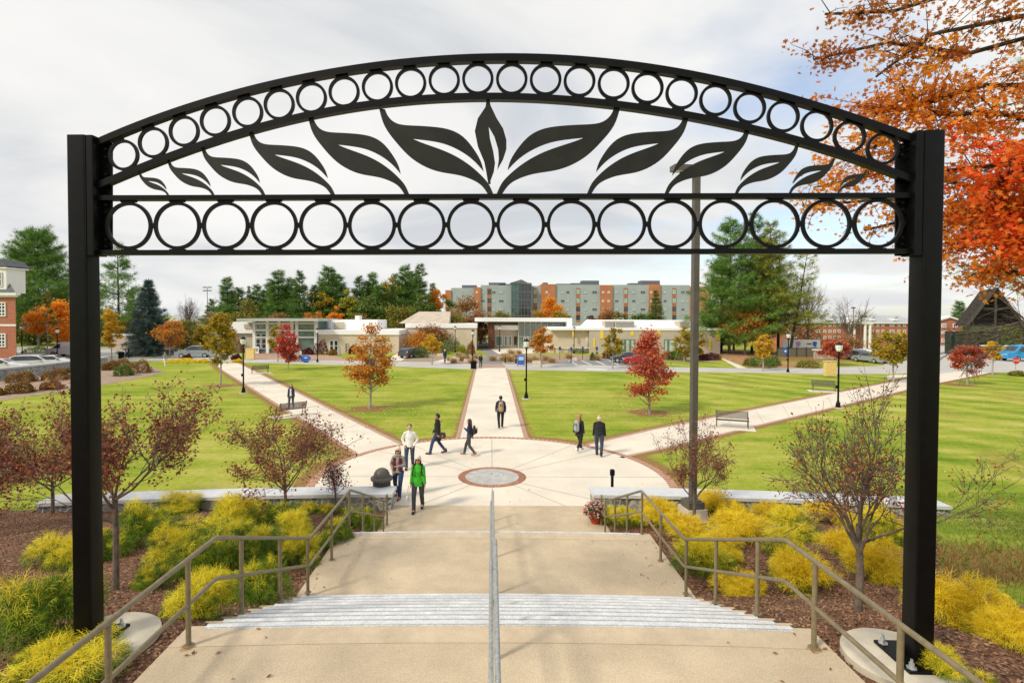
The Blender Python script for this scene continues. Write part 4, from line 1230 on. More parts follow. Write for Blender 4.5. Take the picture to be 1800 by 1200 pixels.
for s in (-1, 1):
    e = (x1 - x0) / 2 + .5; b.add([(xm, -.4, zr2 + .1), (xm + s * e, -.4, za - .1), (xm + s * e, 5.3, za - .1), (xm, 5.3, zr2 + .1), (xm, -.4, zr2 + .45), (xm + s * e, -.4, za + .2), (xm + s * e, 5.3, za + .2), (xm, 5.3, zr2 + .45)], [(0, 1, 5, 4), (1, 2, 6, 5), (4, 5, 6, 7), (0, 3, 2, 1), (2, 3, 7, 6)])
b.build('roof', M_white, ge)
for wy in (572, 585, 598):
    for cx_ in (1659, 1679):
        window(ge, cx_ - 4, wy - 3.5, cx_ + 4, wy + 3.5, Y - .05, M_glass, M_white, 2, 2, .14)

# --- open timber chapel frame on the right
Y = 88.0
ap = at(1752, 506, Y)
ch = thing('chapel', (ap.x, Y, 0), 'dark open sided timber pyramid chapel at the right edge', 'building')
zc = at(1752, 573, Y).z
hw = S(51, Y)
b = MB(); hz2 = ap.z - zc
b.add([(-hw, 0, zc), (hw, 0, zc), (0, 0.02, ap.z), (-hw * .9, 3, zc), (hw, 3, zc), (0, 3, ap.z - .3)], [(0, 2, 5, 3), (1, 4, 5, 2), (3, 5, 4)])
b.build('roof', mat('dark_shingle', (0.035, 0.03, 0.026), 0.9, 0, 0.3, 6), ch)
b = MB()
for k in range(7): z_ = zc + hz2 * (k + .4) / 8; w_ = hw * (1 - (z_ - zc) / hz2); b.box(-w_, w_, 1.2, 1.3, z_, z_ + .12)
b.build('rafters', M_barkd, ch)
b = MB()
b.tube([(-hw, 0, zc), (0, hw * .02, ap.z)], .28, 4); b.tube([(hw, 0, zc), (0, hw * .02, ap.z)], .28, 4); b.tube([(0, 0.1, zc), (0, .1, ap.z)], .2, 4)
b.box(-hw, hw, -.1, .12, zc - .15, zc + .15); b.box(-hw * .55, hw * .55, -.05, .1, zc + hz2 * .45, zc + hz2 * .45 + .2)
b.build('gable_frame', mat('weathered_timber', (0.05, 0.042, 0.035), 0.85, 0, 0.2, 5), ch)
for x in (-hw, 0, hw):
    MB().box(x - .2, x + .2, -.15, .15, 0, zc - .16).build('post', M_barkd, ch)
b = MB(); b.box(-hw, hw, 4, 4.2, 0, zc * .8); b.build('glazing', M_glass, ch)
b = MB(); b.box(-hw * .6, hw, -.6, -.3, 1.55, 1.75); b.build('beam', M_white, ch)

# --- walls, screens and banners right of the pines
t = thing('screen_fence', (at(1400, 636, 84).x, 84, 0), 'olive fabric screened fence below the white banner', 'fence')
rect(t, 1366, 612, 1434, 637, 84, 'screen', M_olive, .08)
b = MB()
for px in (1366, 1383, 1400, 1417, 1434):
    x = at(px, 600, 84).x - t.location.x; b.tube([(x, -.08, 0), (x, -.08, at(px, 609, 84).z)], .05, 6)
b.tube([(at(1366, 600, 84).x - t.location.x, -.08, at(1400, 611, 84).z), (at(1434, 600, 84).x - t.location.x, -.08, at(1400, 611, 84).z)], .04, 6)
b.build('frame', M_barkd, t)
t = thing('banner_wall', (at(1400, 612, 92).x, 92, 0), 'white banner with purple and blue marks behind the fence', 'banner')
rect(t, 1375, 597, 1442, 612, 92, 'banner', M_white, .1)
rect(t, 1373, 612, 1444, 622, 92, 'post_row', M_barkd, .08)
M_purp = mat('purple_print', (0.45, 0.32, 0.68), 0.7)
for px, w_, mm in ((1403, 4, M_purp), (1432, 3.5, M_blue), (1422, 5, M_glass)):
    c_ = at(px, 604, 92) - t.location; b = MB()
    b.prism([c_ + Vector((S(w_, 92) * math.cos(a_), -.06, S(4.5 if mm != M_glass else 1, 92) * math.sin(a_) * (1 + .25 * math.sin(3 * a_)))) for a_ in np.linspace(0, 5.9, 14)], Vector((0, .02, 0)))
    b.build('printed_mark', mm, t)
t = thing('retaining_wall', (at(1455, 640, 80).x, 80, 0), 'pale stone wall behind the red tree on the right', 'wall')
rect(t, 1433, 616, 1480, 642, 80, 'stonework', mat('pale_stone', (0.5, 0.42, 0.34), 0.9, 0, 0.25, 2.5), .5); rect(t, 1432, 614, 1481, 616, 79.9, 'coping', M_white, .7)
# far-left stone wall along the car park
def longwall():
    t = thing('stone_wall', G(60, 660), 'dry stone wall with snow-white rounded cap in front of the parked white cars', 'wall')
    t['label'] = 'grey fieldstone wall with pale cap in front of the parked white cars'
    o = t.location; b = MB(); c = MB()
    P = [G(x, y) for x, y in ((-80, 678), (0, 668.5), (70, 660), (130, 652), (190, 643))]
    for i in range(len(P) - 1):
        p, q = P[i] - o, P[i + 1] - o; d = (q - p).normalized(); n = Vector((-d.y, d.x, 0))
        for bb_, h0, h1, w in ((b, 0, 1.0, 0), (c, 1.0, 1.16, .08)):
            vs = [p - n * w, q - n * w, q + n * (.45 + w), p + n * (.45 + w)]
            vs = [Vector((v.x, v.y, h0)) for v in vs] + [Vector((v.x, v.y, h1)) for v in vs]
            bb_.add(vs, [(0, 3, 2, 1), (4, 5, 6, 7), (0, 1, 5, 4), (1, 2, 6, 5), (2, 3, 7, 6), (3, 0, 4, 7)])
    b.build('stonework', M_stone, t); c.build('cap', M_granite, t)
longwall()

# blue and red house glimpsed far left, distant
t = thing('blue_gable_house', (at(305, 600, 130).x, 130, 0), 'small blue gabled house glimpsed behind the orange tree on the left', 'house')
rect(t, 296, 566, 322, 612, 130, 'wall', mat('sky_blue_siding', (0.12, 0.38, 0.75), 0.7), 6)
a = at(309, 560, 130) - t.location; w_ = S(17, 130); zq = at(309, 567, 130).z
b = MB(); b.add([(-w_ + a.x, -.4, zq), (w_ + a.x, -.4, zq), (a.x, -.4, zq + 1.9), (-w_ + a.x, 7, zq), (w_ + a.x, 7, zq), (a.x, 7, zq + 1.9)], [(0, 1, 2), (3, 5, 4), (1, 4, 5, 2), (0, 2, 5, 3)]); b.build('roof', M_white, t)
t = thing('pink_building', (at(345, 600, 150).x, 150, 0), 'distant pinkish brick building between the spruce and the foyer building', 'building')
rect(t, 318, 560, 395, 600, 150, 'wall', mat('pale_brick', (0.42, 0.27, 0.22), 0.9, 0, 0.1, 1), 10)
rect(t, 316, 556, 397, 560, 149.7, 'roof', M_shing, 11)

# ================================================================== street furniture
def lamp(px, py, label, h=4.55, proto=[None], top=None, z=0.0, pad=True):
    p = G(px, py, z)
    if proto[0] is None:
        t = thing('street_lamp', p, label, 'street lamp', 'black street lamps with white lanterns')
        b = MB(); b.lathe([(.34, -.02), (.34, .06), (.32, .07)], seg=24); b.build('concrete_pad', M_foot, t)
        b = MB(); b.lathe([(.20, .07), (.20, .10), (.15, .13), (.135, .34), (.09, .42), (.075, .52)], seg=16); b.build('base', M_black, t, True)
        b = MB(); b.lathe([(.062, .5), (.055, 2.6), (.048, 3.62), (.08, 3.66), (.05, 3.72), (.11, 3.80), (.15, 3.86)], seg=12); b.box(-.16, -.05, -.05, .05, 1.35, 1.55); b.build('pole', M_black, t, True)
        b = MB(); b.lathe([(.13, 3.86), (.20, 4.0), (.235, 4.2), (.22, 4.3), (.12, 4.33)], seg=16); b.build('lantern', M_globe, t, True)
        b = MB()
        for k in range(8):
            a = 2 * math.pi * k / 8; b.tube([(.14 * math.cos(a), .14 * math.sin(a), 3.86), (.24 * math.cos(a), .24 * math.sin(a), 4.2), (.20 * math.cos(a), .20 * math.sin(a), 4.36)], .009, 4)
        b.lathe([(.24, 4.30), (.19, 4.40), (.08, 4.47), (.02, 4.50), (.02, 4.56)], seg=12); b.build('lantern_cage', M_black, t)
        proto[0] = t
        return t
    return copy_thing(proto[0], p, 0, label)
lamp(428, 691, 'black street lamp beside the left diagonal path')
lamp(925, 701, 'black street lamp on the lawn right of the central path')
lamp(1473, 717, 'black street lamp behind the bare tree on the right diagonal path')
lamp(558, 637, 'black street lamp by the road in front of the tan wall and plum shrubs')
lamp(1385, 655, 'black street lamp with a blue round banner in front of the olive fence')
lamp(101, 640, 'black street lamp beside the white van')
lamp(39, 622, 'small distant black street lamp left of the orange maple')
lamp(831, 644, 'black street lamp beside the black litter bin at the end of the central path')
lamp(878, 618, 'black street lamp before the portal building entrance')
lamp(1009, 622, 'black street lamp before the yellow strip of the long hall')
lamp(800, 620, 'black street lamp half hidden by the green shrubs left of the drive')
# tall parking lot light
p = GB(1217, 922)
t = thing('parking_light', p, 'tall square bronze light pole on concrete base rising behind the arch', 'light pole')
t.rotation_euler = (0, 0, R(8))
b = MB(); b.box(-.30, .30, -.30, .30, -.3, .52); b.build('concrete_base', M_foot, t)
b = MB(); b.box(-.24, .24, -.24, .24, .521, .72); b.box(-.17, .17, -.17, .17, .72, .76); b.build('base_cover', M_pole, t)
ztop = at(1217, 290, p.y).z - p.z
b = MB(); w_ = .085; b.box(-w_, w_, -w_, w_, .76, ztop); b.build('pole', M_pole, t)
b = MB(); b.box(-.5, -.09, -.04, .04, ztop - .25, ztop - .15); b.obox((-.42, .0, ztop - .12), (.62, .34, .16)); hd = b.build('lamp_head', M_pole, t)
MB().box(-.68, -.2, -.13, .13, ztop - .215, ztop - .203).build('lens', M_globe, hd)
# distant lights
def farpole(px, top, Y, label, heads):
    z = hz_(at(px, 600, Y).x, Y)
    t = thing('light_pole', (at(px, 600, Y).x, Y, z), label, 'light pole')
    h = at(px, top, Y).z - z
    MB().tube([(0, 0, 0), (0, 0, h)], [.16, .10], 8).build('pole', M_pole, t)
    for dx, dz, w_ in heads:
        MB().box(dx - w_ / 2, dx + w_ / 2, -.2, .2, h + dz - .18, h + dz + .18).build('lamp_head', M_pole, t)
farpole(365, 505, 200, 'distant stadium floodlight mast above the trees on the left', [(-.9, 0, 1.3), (.9, 0, 1.3), (-.9, -1.2, 1.3), (.9, -1.2, 1.3)])
farpole(1513, 556, 105, 'slim dark car park light in front of the brick portico', [(.5, 0, 1.0)])
farpole(1499, 541, 150, 'distant lamp on a mast above the brick hall roof', [(0, 0, 1.0)])
# benches
bench0 = [None]
def bench(px, py, rz, label):
    p = G(px, py)
    if bench0[0] is None:
        t = thing('park_bench', p, label, 'bench', 'metal benches on small concrete pads', R(rz))
        b = MB()
        for k in range(9):
            b.box(-.85, .85, -.22 + k * .05, -.185 + k * .05, .43, .45)
        b.build('seat', M_pole, t)
        b = MB()
        for k in range(9):
            z = .50 + k * .045; y = .24 + k * .018; b.box(-.85, .85, y, y + .015, z, z + .03)
        b.build('backrest', M_pole, t)
        for s in (-1, 1):
            b = MB(); b.tube([(s * .8, -.2, 0), (s * .8, -.2, .43), (s * .8, -.2, .66), (s * .8, .24, .64)], .022, 6); b.tube([(s * .8, .3, 0), (s * .8, .22, .43), (s * .8, .40, .92)], .022, 6); b.tube([(s * .8, -.2, .42), (s * .8, .24, .42)], .02, 6)
            b.build('leg', M_pole, t)
        bench0[0] = t
    else:
        t = copy_thing(bench0[0], p, R(rz), label)
    b = MB(); b.obox((0, 0, 0), (2.3, 1.3, .02), 0)
    o_ = b.build('bench_pad', M_white_con, None, loc=(p.x, p.y, .018)); o_.rotation_euler = (0, 0, R(rz)); tag(o_, kind='structure')
    return t
bench(457, 656, 215, 'metal bench on the lawn by the far end of the left path')
bench(512, 731, 222, 'metal bench beside the left path partly hidden by the crab apple')
bench(1287, 752, -20, 'metal bench beside the near part of the right path')
bench(1448, 688, -20, 'metal bench by the far part of the right path under the street lamp')
bench(519, 637, 180, 'dark bench by the road beside the blue cut-out board')
bench(813, 632, 180, 'wooden bench among the ornamental grasses left of the drive')
# domed litter bin
p = G(671, 881)
t = thing('litter_bin', p, 'black domed slatted litter bin behind the left seat wall', 'litter bin')
b = MB()
for k in range(28):
    a = 2 * math.pi * k / 28
    b.obox((.29 * math.cos(a), .29 * math.sin(a), .38), (.035, .008, .70), a + math.pi / 2)
b.lathe([(.30, .70), (.30, .74)], seg=28); b.lathe([(.30, .03), (.30, .07)], seg=28); b.build('slatted_body', M_pole, t)
MB().lathe([(.26, .05), (.26, .72)], seg=24).build('liner', M_tyre, t, True)
MB().lathe([(.36, .74), (.37, .80), (.35, .83), (.27, .84)], seg=32).build('rim', M_pole, t, True)
MB().lathe([(.27, .84), (.255, .95), (.20, 1.05), (.11, 1.11), (.0, 1.13)], seg=32).build('dome_lid', M_pole, t, True)
def smallbin(px, py, label):
    t = thing('litter_bin', G(px, py), label, 'litter bin')
    b = MB(); b.lathe([(.34, .02), (.36, .8)], seg=20); b.build('body', M_black, t, True)
    b = MB(); b.lathe([(.39, .8), (.39, .88), (.25, .98), (.0, 1.0)], seg=20); b.build('lid', M_black, t, True)
smallbin(832.5, 648, 'small black litter bin at the far end of the central path')
smallbin(213, 630, 'small black litter bin beside the person in black on the far left')
# bollard light
t = thing('bollard_light', G(1076, 873), 'short black bollard light behind the right seat wall', 'bollard')
MB().lathe([(.07, 0), (.05, .05), (.05, .72)], seg=16).build('post', M_black, t, True)
MB().lathe([(.05, .72), (.085, .76), (.085, .92), (.07, .95), (0, .96)], seg=16).build('head', M_black, t, True)
# chrysanthemum pot
p = G(1046.5, 919, .022); p.z = .022
pot = thing('flower_pot', p, 'red clay pot of pink and cream chrysanthemums at the foot of the stairs', 'flower pot')
MB().lathe([(.12, 0), (.18, .24), (.20, .25), (.20, .31), (.17, .31)], seg=24).build('pot', M_terra, pot, True)
def dome_pts(n, r, h, z0=0, rs=RS, inner=.75):
    u = rs.normal(size=(n, 3)); u[:, 2] = np.abs(u[:, 2]); u /= np.linalg.norm(u, axis=1)[:, None]
    rad = rs.uniform(inner, 1, n)[:, None]
    return u * rad * np.array([r, r, h]) + np.array([0, 0, z0]), u
P_, U_ = dome_pts(700, .34, .40, .26)
scatter('foliage', P_, .07, T_leaf(), leafmat('mum_leaves', [(.03, .09, .02), (.06, .14, .03)]), pot)
P_, U_ = dome_pts(420, .37, .43, .27, inner=.97)
scatter('flowers', P_, .055, T_round(), leafmat('mum_flowers', [(.75, .66, .35), (.8, .75, .55), (.7, .35, .38), (.5, .08, .12), (.65, .62, .25)], .1, .8, 3), pot, up=.8)
# signs
t = thing('notice_board', G(916, 643), 'blue campus notice sign beside the lamp post at the road', 'sign')
rect(t, 909.5, 624, 922, 641, G(916, 643).y, 'panel', M_blue, .08)
b = MB(); rect(t, 911.5, 626.5, 920.5, 633, G(916, 643).y - .02, 'white_lettering_block', mat('pale_print', (.45, .6, .85), .6), .01, .01)
for s in (910, 921.5):
    x = at(s, 640, t.location.y).x - t.location.x; MB().tube([(x, .1, 0), (x, .1, 1.35)], .035, 8).build('leg', M_black, t)
t = thing('heart_sign', G(537, 637), 'blue rounded cut-out board standing beside the bench by the road', 'sign')
Yq = t.location.y; c_ = at(537, 630, Yq) - t.location
pts = [c_ + Vector((S(8.5, Yq) * (math.cos(a_) * (1 + .12 * math.sin(3 * a_ + 1))), 0, S(6.5, Yq) * math.sin(a_) * (1 + .15 * math.cos(2 * a_)))) for a_ in np.linspace(0, 6.0, 20)]
MB().prism(pts, Vector((0, .04, 0))).build('board', M_blue, t)
MB().prism([c_ + Vector((x_, -.05, z_)) for x_, z_ in ((-.25, .1), (.1, .2), (.3, .1), (.05, .05))], Vector((0, .008, 0))).build('white_mark', M_white, t)
MB().box(-.3, .3, .05, .35, 0, .12).build('foot', M_black, t)
for px, py, x0, x1, y0, lab in ((438, 632, 431.5, 446, 613, 'pale yellow board left of the brick forecourt'), (1460, 662, 1452.5, 1471, 635.5, 'pale yellow board right of the olive fence behind the bare tree')):
    t = thing('yellow_board', G(px, py), lab, 'board', 'pale yellow boards by the road')
    Yq = t.location.y; rect(t, x0, y0, x1, py - 1, Yq, 'panel', M_ygold, .5); rect(t, x0 - .5, y0 - .8, x1 + .5, y0 + .3, Yq - .05, 'cap', M_ygold, .62)
t = thing('sandwich_board', G(451, 621), 'white sandwich board at the foyer entrance', 'sign')
Yq = t.location.y; rect(t, 447.5, 609, 455, 621, Yq, 'panel', M_white, .06); rect(t, 449.5, 612, 453, 617, Yq - .03, 'printed_mark', M_cars, .01); rect(t, 448.5, 610, 454, 621, Yq + .5, 'rear_panel', M_white, .05)
t = thing('small_sign', G(1325, 640), 'small white sign standing in the shrubs by the leaf covered bank', 'sign')
Yq = t.location.y; rect(t, 1321, 630, 1329.5, 635.5, Yq, 'panel', M_white, .05)
for s in (1322.5, 1328): 
    x = at(s, 640, Yq).x - t.location.x; MB().tube([(x, .08, 0), (x, .08, .5)], .03, 6).build('leg', M_white, t)
# lamp banner (blue round)
t = thing('lamp_banner', G(1381, 655), 'blue round banner hung from the lamp by the olive fence', 'banner')
Yq = t.location.y; c_ = at(1380.5, 617, Yq) - t.location
MB().prism([c_ + Vector((.28 * math.cos(a_), 0, .36 * math.sin(a_))) for a_ in np.linspace(0, 6.0, 18)], Vector((0, .02, 0))).build('disc', M_blue, t)
MB().prism([c_ + Vector((.12 * math.cos(a_), -.03, .1 * math.sin(a_))) for a_ in np.linspace(0, 6.0, 12)], Vector((0, .006, 0))).build('printed_mark', M_white, t)
MB().box(c_.x, .32, .03, .06, c_.z + .30, c_.z + .34).build('bracket', M_black, t)
# stop sign
p = G(1786, 653)
t = thing('stop_sign', p, 'red octagonal stop sign on a post by the junction at the right edge', 'sign')
hc = at(1787, 633.5, p.y).z
MB().tube([(0, .06, 0), (0, .06, hc + .3)], .04, 6).build('post', M_galv, t)
M_red = mat('sign_red', (0.6, 0.03, 0.03), 0.5)
MB().prism([Vector((.42 * math.cos(R(22.5 + 45 * k)), 0, hc + .42 * math.sin(R(22.5 + 45 * k)))) for k in range(8)], Vector((0, .015, 0))).build('plate', M_red, t)
def text(parent, body, loc, size, m, rot=(math.pi / 2, 0, 0)):
    cu = bpy.data.curves.new('lettering', 'FONT'); cu.body = body; cu.size = size; cu.align_x = 'CENTER'; cu.align_y = 'CENTER'; cu.extrude = .004
    o_ = bpy.data.objects.new('lettering', cu); COL.objects.link(o_)
    dg = bpy.context.evaluated_depsgraph_get()
    me = bpy.data.meshes.new_from_object(o_.evaluated_get(dg)); bpy.data.objects.remove(o_)
    n = bpy.data.objects.new('lettering', me); COL.objects.link(n); me.materials.clear(); me.materials.append(m)
    n.parent = parent; n.location = loc; n.rotation_euler = rot
text(t, 'STOP', (0, -.024, hc), .30, M_white)
# blue bollard lights row in front of hall / small posts
for px, py, lab in ((984, 632, 'first'), (1004, 633, 'second'), (1024, 632, 'third'), (1049, 632, 'fourth')):
    t = thing('parking_sign', G(px, py), 'small blue parking sign post before the hall, %s from the left' % lab, 'sign', 'blue parking signs before the hall')
    MB().tube([(0, 0, 0), (0, 0, 1.5)], .035, 6).build('post', M_black, t)
    MB().box(-.15, .15, -.05, -.02, 1.35, 1.85).build('plate', mat('navy_plate', (.03, .05, .25), .5), t)
for px, py, lab in ((822, 636, 'left of the drive'), (888, 637, 'right of the drive'), (907, 639, 'beside the blue notice sign')):
    t = thing('bollard', G(px, py), 'dark wooden bollard ' + lab, 'bollard', 'dark bollards at the drive')
    MB().lathe([(.12, 0), (.12, .85), (.10, .92)], seg=10).build('post', M_barkd, t)
    MB().lathe([(.13, .70), (.13, .78)], seg=10).build('band', M_galv, t)
t = thing('barrier_rail', G(990, 624), 'low white railing with slim dark posts in front of the portal building', 'railing')
b = MB(); o = t.location; pa, pb = G(950, 620) - o, G(1038, 621) - o
b.tube([pa + Vector((0, 0, .9)), pb + Vector((0, 0, .9))], .06, 6); b.build('rail', M_white, t)
for k in range(8):
    q = pa.lerp(pb, k / 7); MB().tube([q, q + Vector((0, 0, .88))], .04, 6).build('post', M_black, t)

# ================================================================== cars
def car(loc, rz, paint, label, L_=4.7, W_=1.82, H_=1.46, kind='sedan', group=None, name='parked_car'):
    t = thing(name, loc, label, 'van' if kind == 'van' else ('bus' if kind == 'bus' else 'car'), group, R(rz))
    if kind == 'sedan':
        prof = [(-2.35, .32), (-2.33, .62), (-2.15, .88), (-1.55, .97), (-1.0, 1.36), (-.5, 1.46), (.35, 1.44), (.95, 1.12), (1.25, .96), (2.05, .84), (2.3, .66), (2.35, .35)]
        glass = [(-1.42, .99), (-.95, 1.33), (-.5, 1.41), (.32, 1.39), (.88, 1.10), (1.05, .98)]
    elif kind == 'suv':
        prof = [(-2.3, .36), (-2.32, .95), (-2.1, 1.45), (-1.6, 1.66), (-.2, 1.70), (.45, 1.62), (1.2, 1.08), (1.9, .98), (2.25, .80), (2.33, .38)]
        glass = [(-2.05, 1.05), (-1.85, 1.48), (-1.5, 1.6), (-.2, 1.63), (.4, 1.56), (1.02, 1.1)]
    else:
        prof = [(-2.6, .4), (-2.62, 2.0), (-2.45, 2.2), (.8, 2.2), (1.15, 2.08), (1.75, 1.30), (2.5, 1.12), (2.62, .8), (2.62, .4)]
        glass = [(.55, 1.32), (.55, 1.95), (.95, 1.95), (1.5, 1.32)]
    sx = L_ / 4.7; sz = H_ / {'sedan': 1.46, 'suv': 1.70}.get(kind, 2.2); hw = W_ / 2
    belt = .95 * sz if kind != 'van' and kind != 'bus' else 1.25 * sz
    b = MB(); vs = []; n = len(prof)
    for side in (-1, -.86, .86, 1):
        for x, z in prof:
            z_ = z * sz; inn = 1.0 - max(0, (z_ - belt)) * .22
            s_ = side
            if abs(side) == 1: vs.append((x * sx * .985, side * hw * inn * (1 if z_ > .4 else .97), z_ - (.03 if z_ > belt else 0)))
            else: vs.append((x * sx, side * hw * inn, z_))
    fs = []
    for r_ in range(3):
        for i in range(n - 1):
            fs.append((r_ * n + i, r_ * n + i + 1, (r_ + 1) * n + i + 1, (r_ + 1) * n + i))
        fs.append(((r_ + 1) * n - 1, r_ * n, (r_ + 1) * n, (r_ + 2) * n - 1))
    tr = tessellate_polygon([[Vector((x, 0, z)) for x, z in prof]])
    fs += [tuple(i) for i in tr] + [tuple(i + 3 * n for i in q) for q in tr]
    b.add(vs, fs); body = b.build('body', paint, t, True)
    for s in (-1, 1):
        pts = []
        for x, z in glass:
            z_ = z * sz; inn = 1.0 - max(0, (z_ - belt)) * .22
            pts.append(Vector((x * sx, s * (hw * inn + .004), z_)))
        MB().prism(pts, Vector((0, .008, 0))).build('side_window', M_glass, t)
        MB().box((.62 if kind != 'van' else 1.35) * sx, (.78 if kind != 'van' else 1.55) * sx, *(sorted((s * hw, s * (hw + .16)))), belt, belt + .13).build('wing_mirror', paint, t)
    # windscreens
    def screen(i, j, nm):
        (x0, z0), (x1, z1) = prof[i], prof[j]
        z0 *= sz; z1 *= sz; x0 *= sx; x1 *= sx
        d = Vector((x1 - x0, 0, z1 - z0)); nn = Vector((-d.z, 0, d.x)).normalized() * .012
        if nn.z < 0: nn = -nn
        w0 = hw * .80; w1 = hw * .74
        if z0 > z1: w0, w1 = w1, w0
        a = Vector((x0, 0, z0)) + d * .08; c = Vector((x0, 0, z0)) + d * .92
        MB().add([a + nn + Vector((0, -w0, 0)), a + nn + Vector((0, w0, 0)), c + nn + Vector((0, w1, 0)), c + nn + Vector((0, -w1, 0))], [(0, 1, 2, 3)]).build(nm, M_glass, t)
    if kind == 'sedan': screen(6, 7, 'windscreen'); screen(3, 4, 'rear_window')
    elif kind == 'suv': screen(5, 6, 'windscreen'); screen(1, 2, 'rear_window')
    else: screen(4, 5, 'windscreen')
    wr = .33 if kind != 'van' and kind != 'bus' else .38
    for x in (-1.42 * sx, 1.45 * sx):
        for s in (-1, 1):
            b = MB(); vs = []
            w = b.tube([(x, s * (hw - .20), wr), (x, s * (hw + .015), wr)], wr, 20); wo_ = w.build('wheel', M_tyre, t)
            MB().tube([(x, s * (hw + .0), wr), (x, s * (hw + .03), wr)], wr * .62, 14).build('rim', M_galv, wo_)
    for s in (-1, 1):
        fx = prof[-2][0] * sx; rx_ = prof[1][0] * sx
        MB().obox((fx - .03, s * hw * .72, .70 * sz if kind != 'van' else .98), (.16, .34, .14)).build('headlight', M_head, t)
        MB().obox((rx_ + .02, s * hw * .78, .74 * sz), (.10, .26, .16)).build('tail_light', M_tail, t)
    MB().obox((2.3 * sx, 0, .50 * sz), (.10, hw * 1.1, .16)).build('grille', M_tyre, t)
    return t
def cg(px, py): return G(px, py)
car(cg(62, 647), 22, M_carw, 'white saloon parked second behind the stone wall at left', kind='suv', L_=4.8, H_=1.55, group='white cars behind the stone wall')
car(cg(2, 654), 18, M_carw, 'white saloon parked behind the stone wall, leftmost', kind='sedan', group='white cars behind the stone wall')
car(cg(92, 646), 20, M_carw, 'white saloon parked behind the stone wall nearest the arch post', kind='sedan', group='white cars behind the stone wall')
car(cg(122, 626), 178, M_carw, 'white panel van parked behind the street lamp on the left', kind='van', L_=5.4, W_=2.0, H_=2.1, name='panel_van')
car(cg(342, 628), 196, M_cars, 'silver minivan driving on the service road behind the left lawn', kind='suv', L_=5.0, H_=1.75, name='minivan')
car(cg(1104, 637), 170, M_card, 'dark grey car behind the red tree in front of the long hall', kind='suv', group='cars behind the red lawn tree')
car(cg(1127, 640), 172, M_carr, 'red car behind the red tree in front of the long hall', kind='sedan', group='cars behind the red lawn tree')
for px, py, m_, lab in ((1498, 632, M_card, 'dark car left of the slim car park light'), (1514, 630, M_carw, 'white car behind the slim car park light'), (1532, 629, M_card, 'dark car right of the slim car park light, rear row'), (1548, 626, M_cars, 'silver car in the far right car park'), (1530, 637, M_cars, 'silver car nearest the yellow tree in the right car park')):
    p = G(px, py); car((p.x, p.y, hz_(p.x, p.y)), 100, m_, lab, kind='suv' if px % 4 else 'sedan', group='cars in the right car park')
p = G(1800, 634); car((p.x, p.y, hz_(p.x, p.y)), 182, M_carb, 'bright blue minibus passing behind the stop sign at right edge', kind='van', L_=6.4, W_=2.1, H_=2.3, name='minibus')
p = G(851, 604); car((p.x, p.y, 0), 80, M_carw, 'white car parked at the top of the drive under the trees', kind='sedan')
p = G(725, 628); car((p.x, p.y, 0), 60, M_card, 'dark car half hidden behind the orange tree by the side path', kind='suv')
# ================================================================== vegetation
def crown_tree(name, label, cat, pos, H, z0, rx, n_cl, n_lf, ls, lm, bark, shape='oval', group=None, seed=1, tr=.09, sig=.22, ry=None, lean=0.0, up=.35, tmpl=None, hollow=.35, trunk_pow=1.0):
    """deciduous tree: tapered trunk, a limb to every leaf clump, leaves spread round each clump"""
    rs = np.random.RandomState(seed)
    t = thing(name, pos, label, cat, group)
    ry = ry or rx
    hz_c = (H - z0) / 2; cz = z0 + hz_c
    cl = []
    while len(cl) < n_cl:
        u = rs.uniform(-1, 1, 3)
        rr_ = np.linalg.norm(u)
        if rr_ > 1 or rr_ < hollow: continue
        w = 1.0
        if shape == 'cone': w = 1.15 * (1 - (u[2] + 1) / 2 * .75)
        if shape == 'wide': w = 1.1 - .35 * max(u[2], 0) - .1
        if shape == 'egg': w = 1.05 - .45 * max(0, u[2])
        k = 1 + .22 * math.sin(3 * math.atan2(u[1], u[0]) + seed) * .6
        cl.append((u[0] * rx * w * k, u[1] * ry * w * k, cz + u[2] * hz_c * .94))
    b = MB()
    th = z0 + (H - z0) * .82
    tp = [Vector((lean * (z / H) * H * .3 + .04 * math.sin(z * 2 + seed), .03 * math.cos(z * 1.7 + seed), z)) for z in np.linspace(-.15, th, 7)]
    rads = [tr * (1.25 if i == 0 else (1 - .85 * i / 6)) for i in range(7)]
    b.tube(tp, rads, 8)
    for (x, y, z) in cl:
        hh = math.hypot(x, y)
        zs_ = max(z0 * .75, min(th * .95, z - hh * rs.uniform(.45, 1.0)))
        f = (zs_ + .15) / (th + .15) * 6; i = min(5, int(f)); s_ = tp[i].lerp(tp[i + 1], f - i)
        e = Vector((x, y, z)); m = s_.lerp(e, .5) + Vector((0, 0, -.06 * hh)) + Vector(rs.normal(size=3) * hh * .05)
        r0 = max(.25 * tr, tr * .45 * (1 - zs_ / H))
        b.tube([s_, m, e], [r0, r0 * .6, r0 * .25], 4, cap=False)
        for k in range(2):
            e2 = m.lerp(e, .6) + Vector(rs.normal(size=3) * sig * rx * 1.1); b.tube([m.lerp(e, .3), e2], [r0 * .4, r0 * .15], 3, cap=False)
    b.build('trunk', bark, t, True)
    C_ = np.array(cl)
    w = rs.uniform(.5, 1.5, n_cl); idx = rs.choice(n_cl, n_lf, p=w / w.sum())
    sg = sig * rx
    P = C_[idx] + rs.normal(size=(n_lf, 3)) * np.array([sg, sg, sg * .62])
    scatter('crown', P, ls, tmpl or T_round(), lm, t, up=up, rs=rs)
    return t

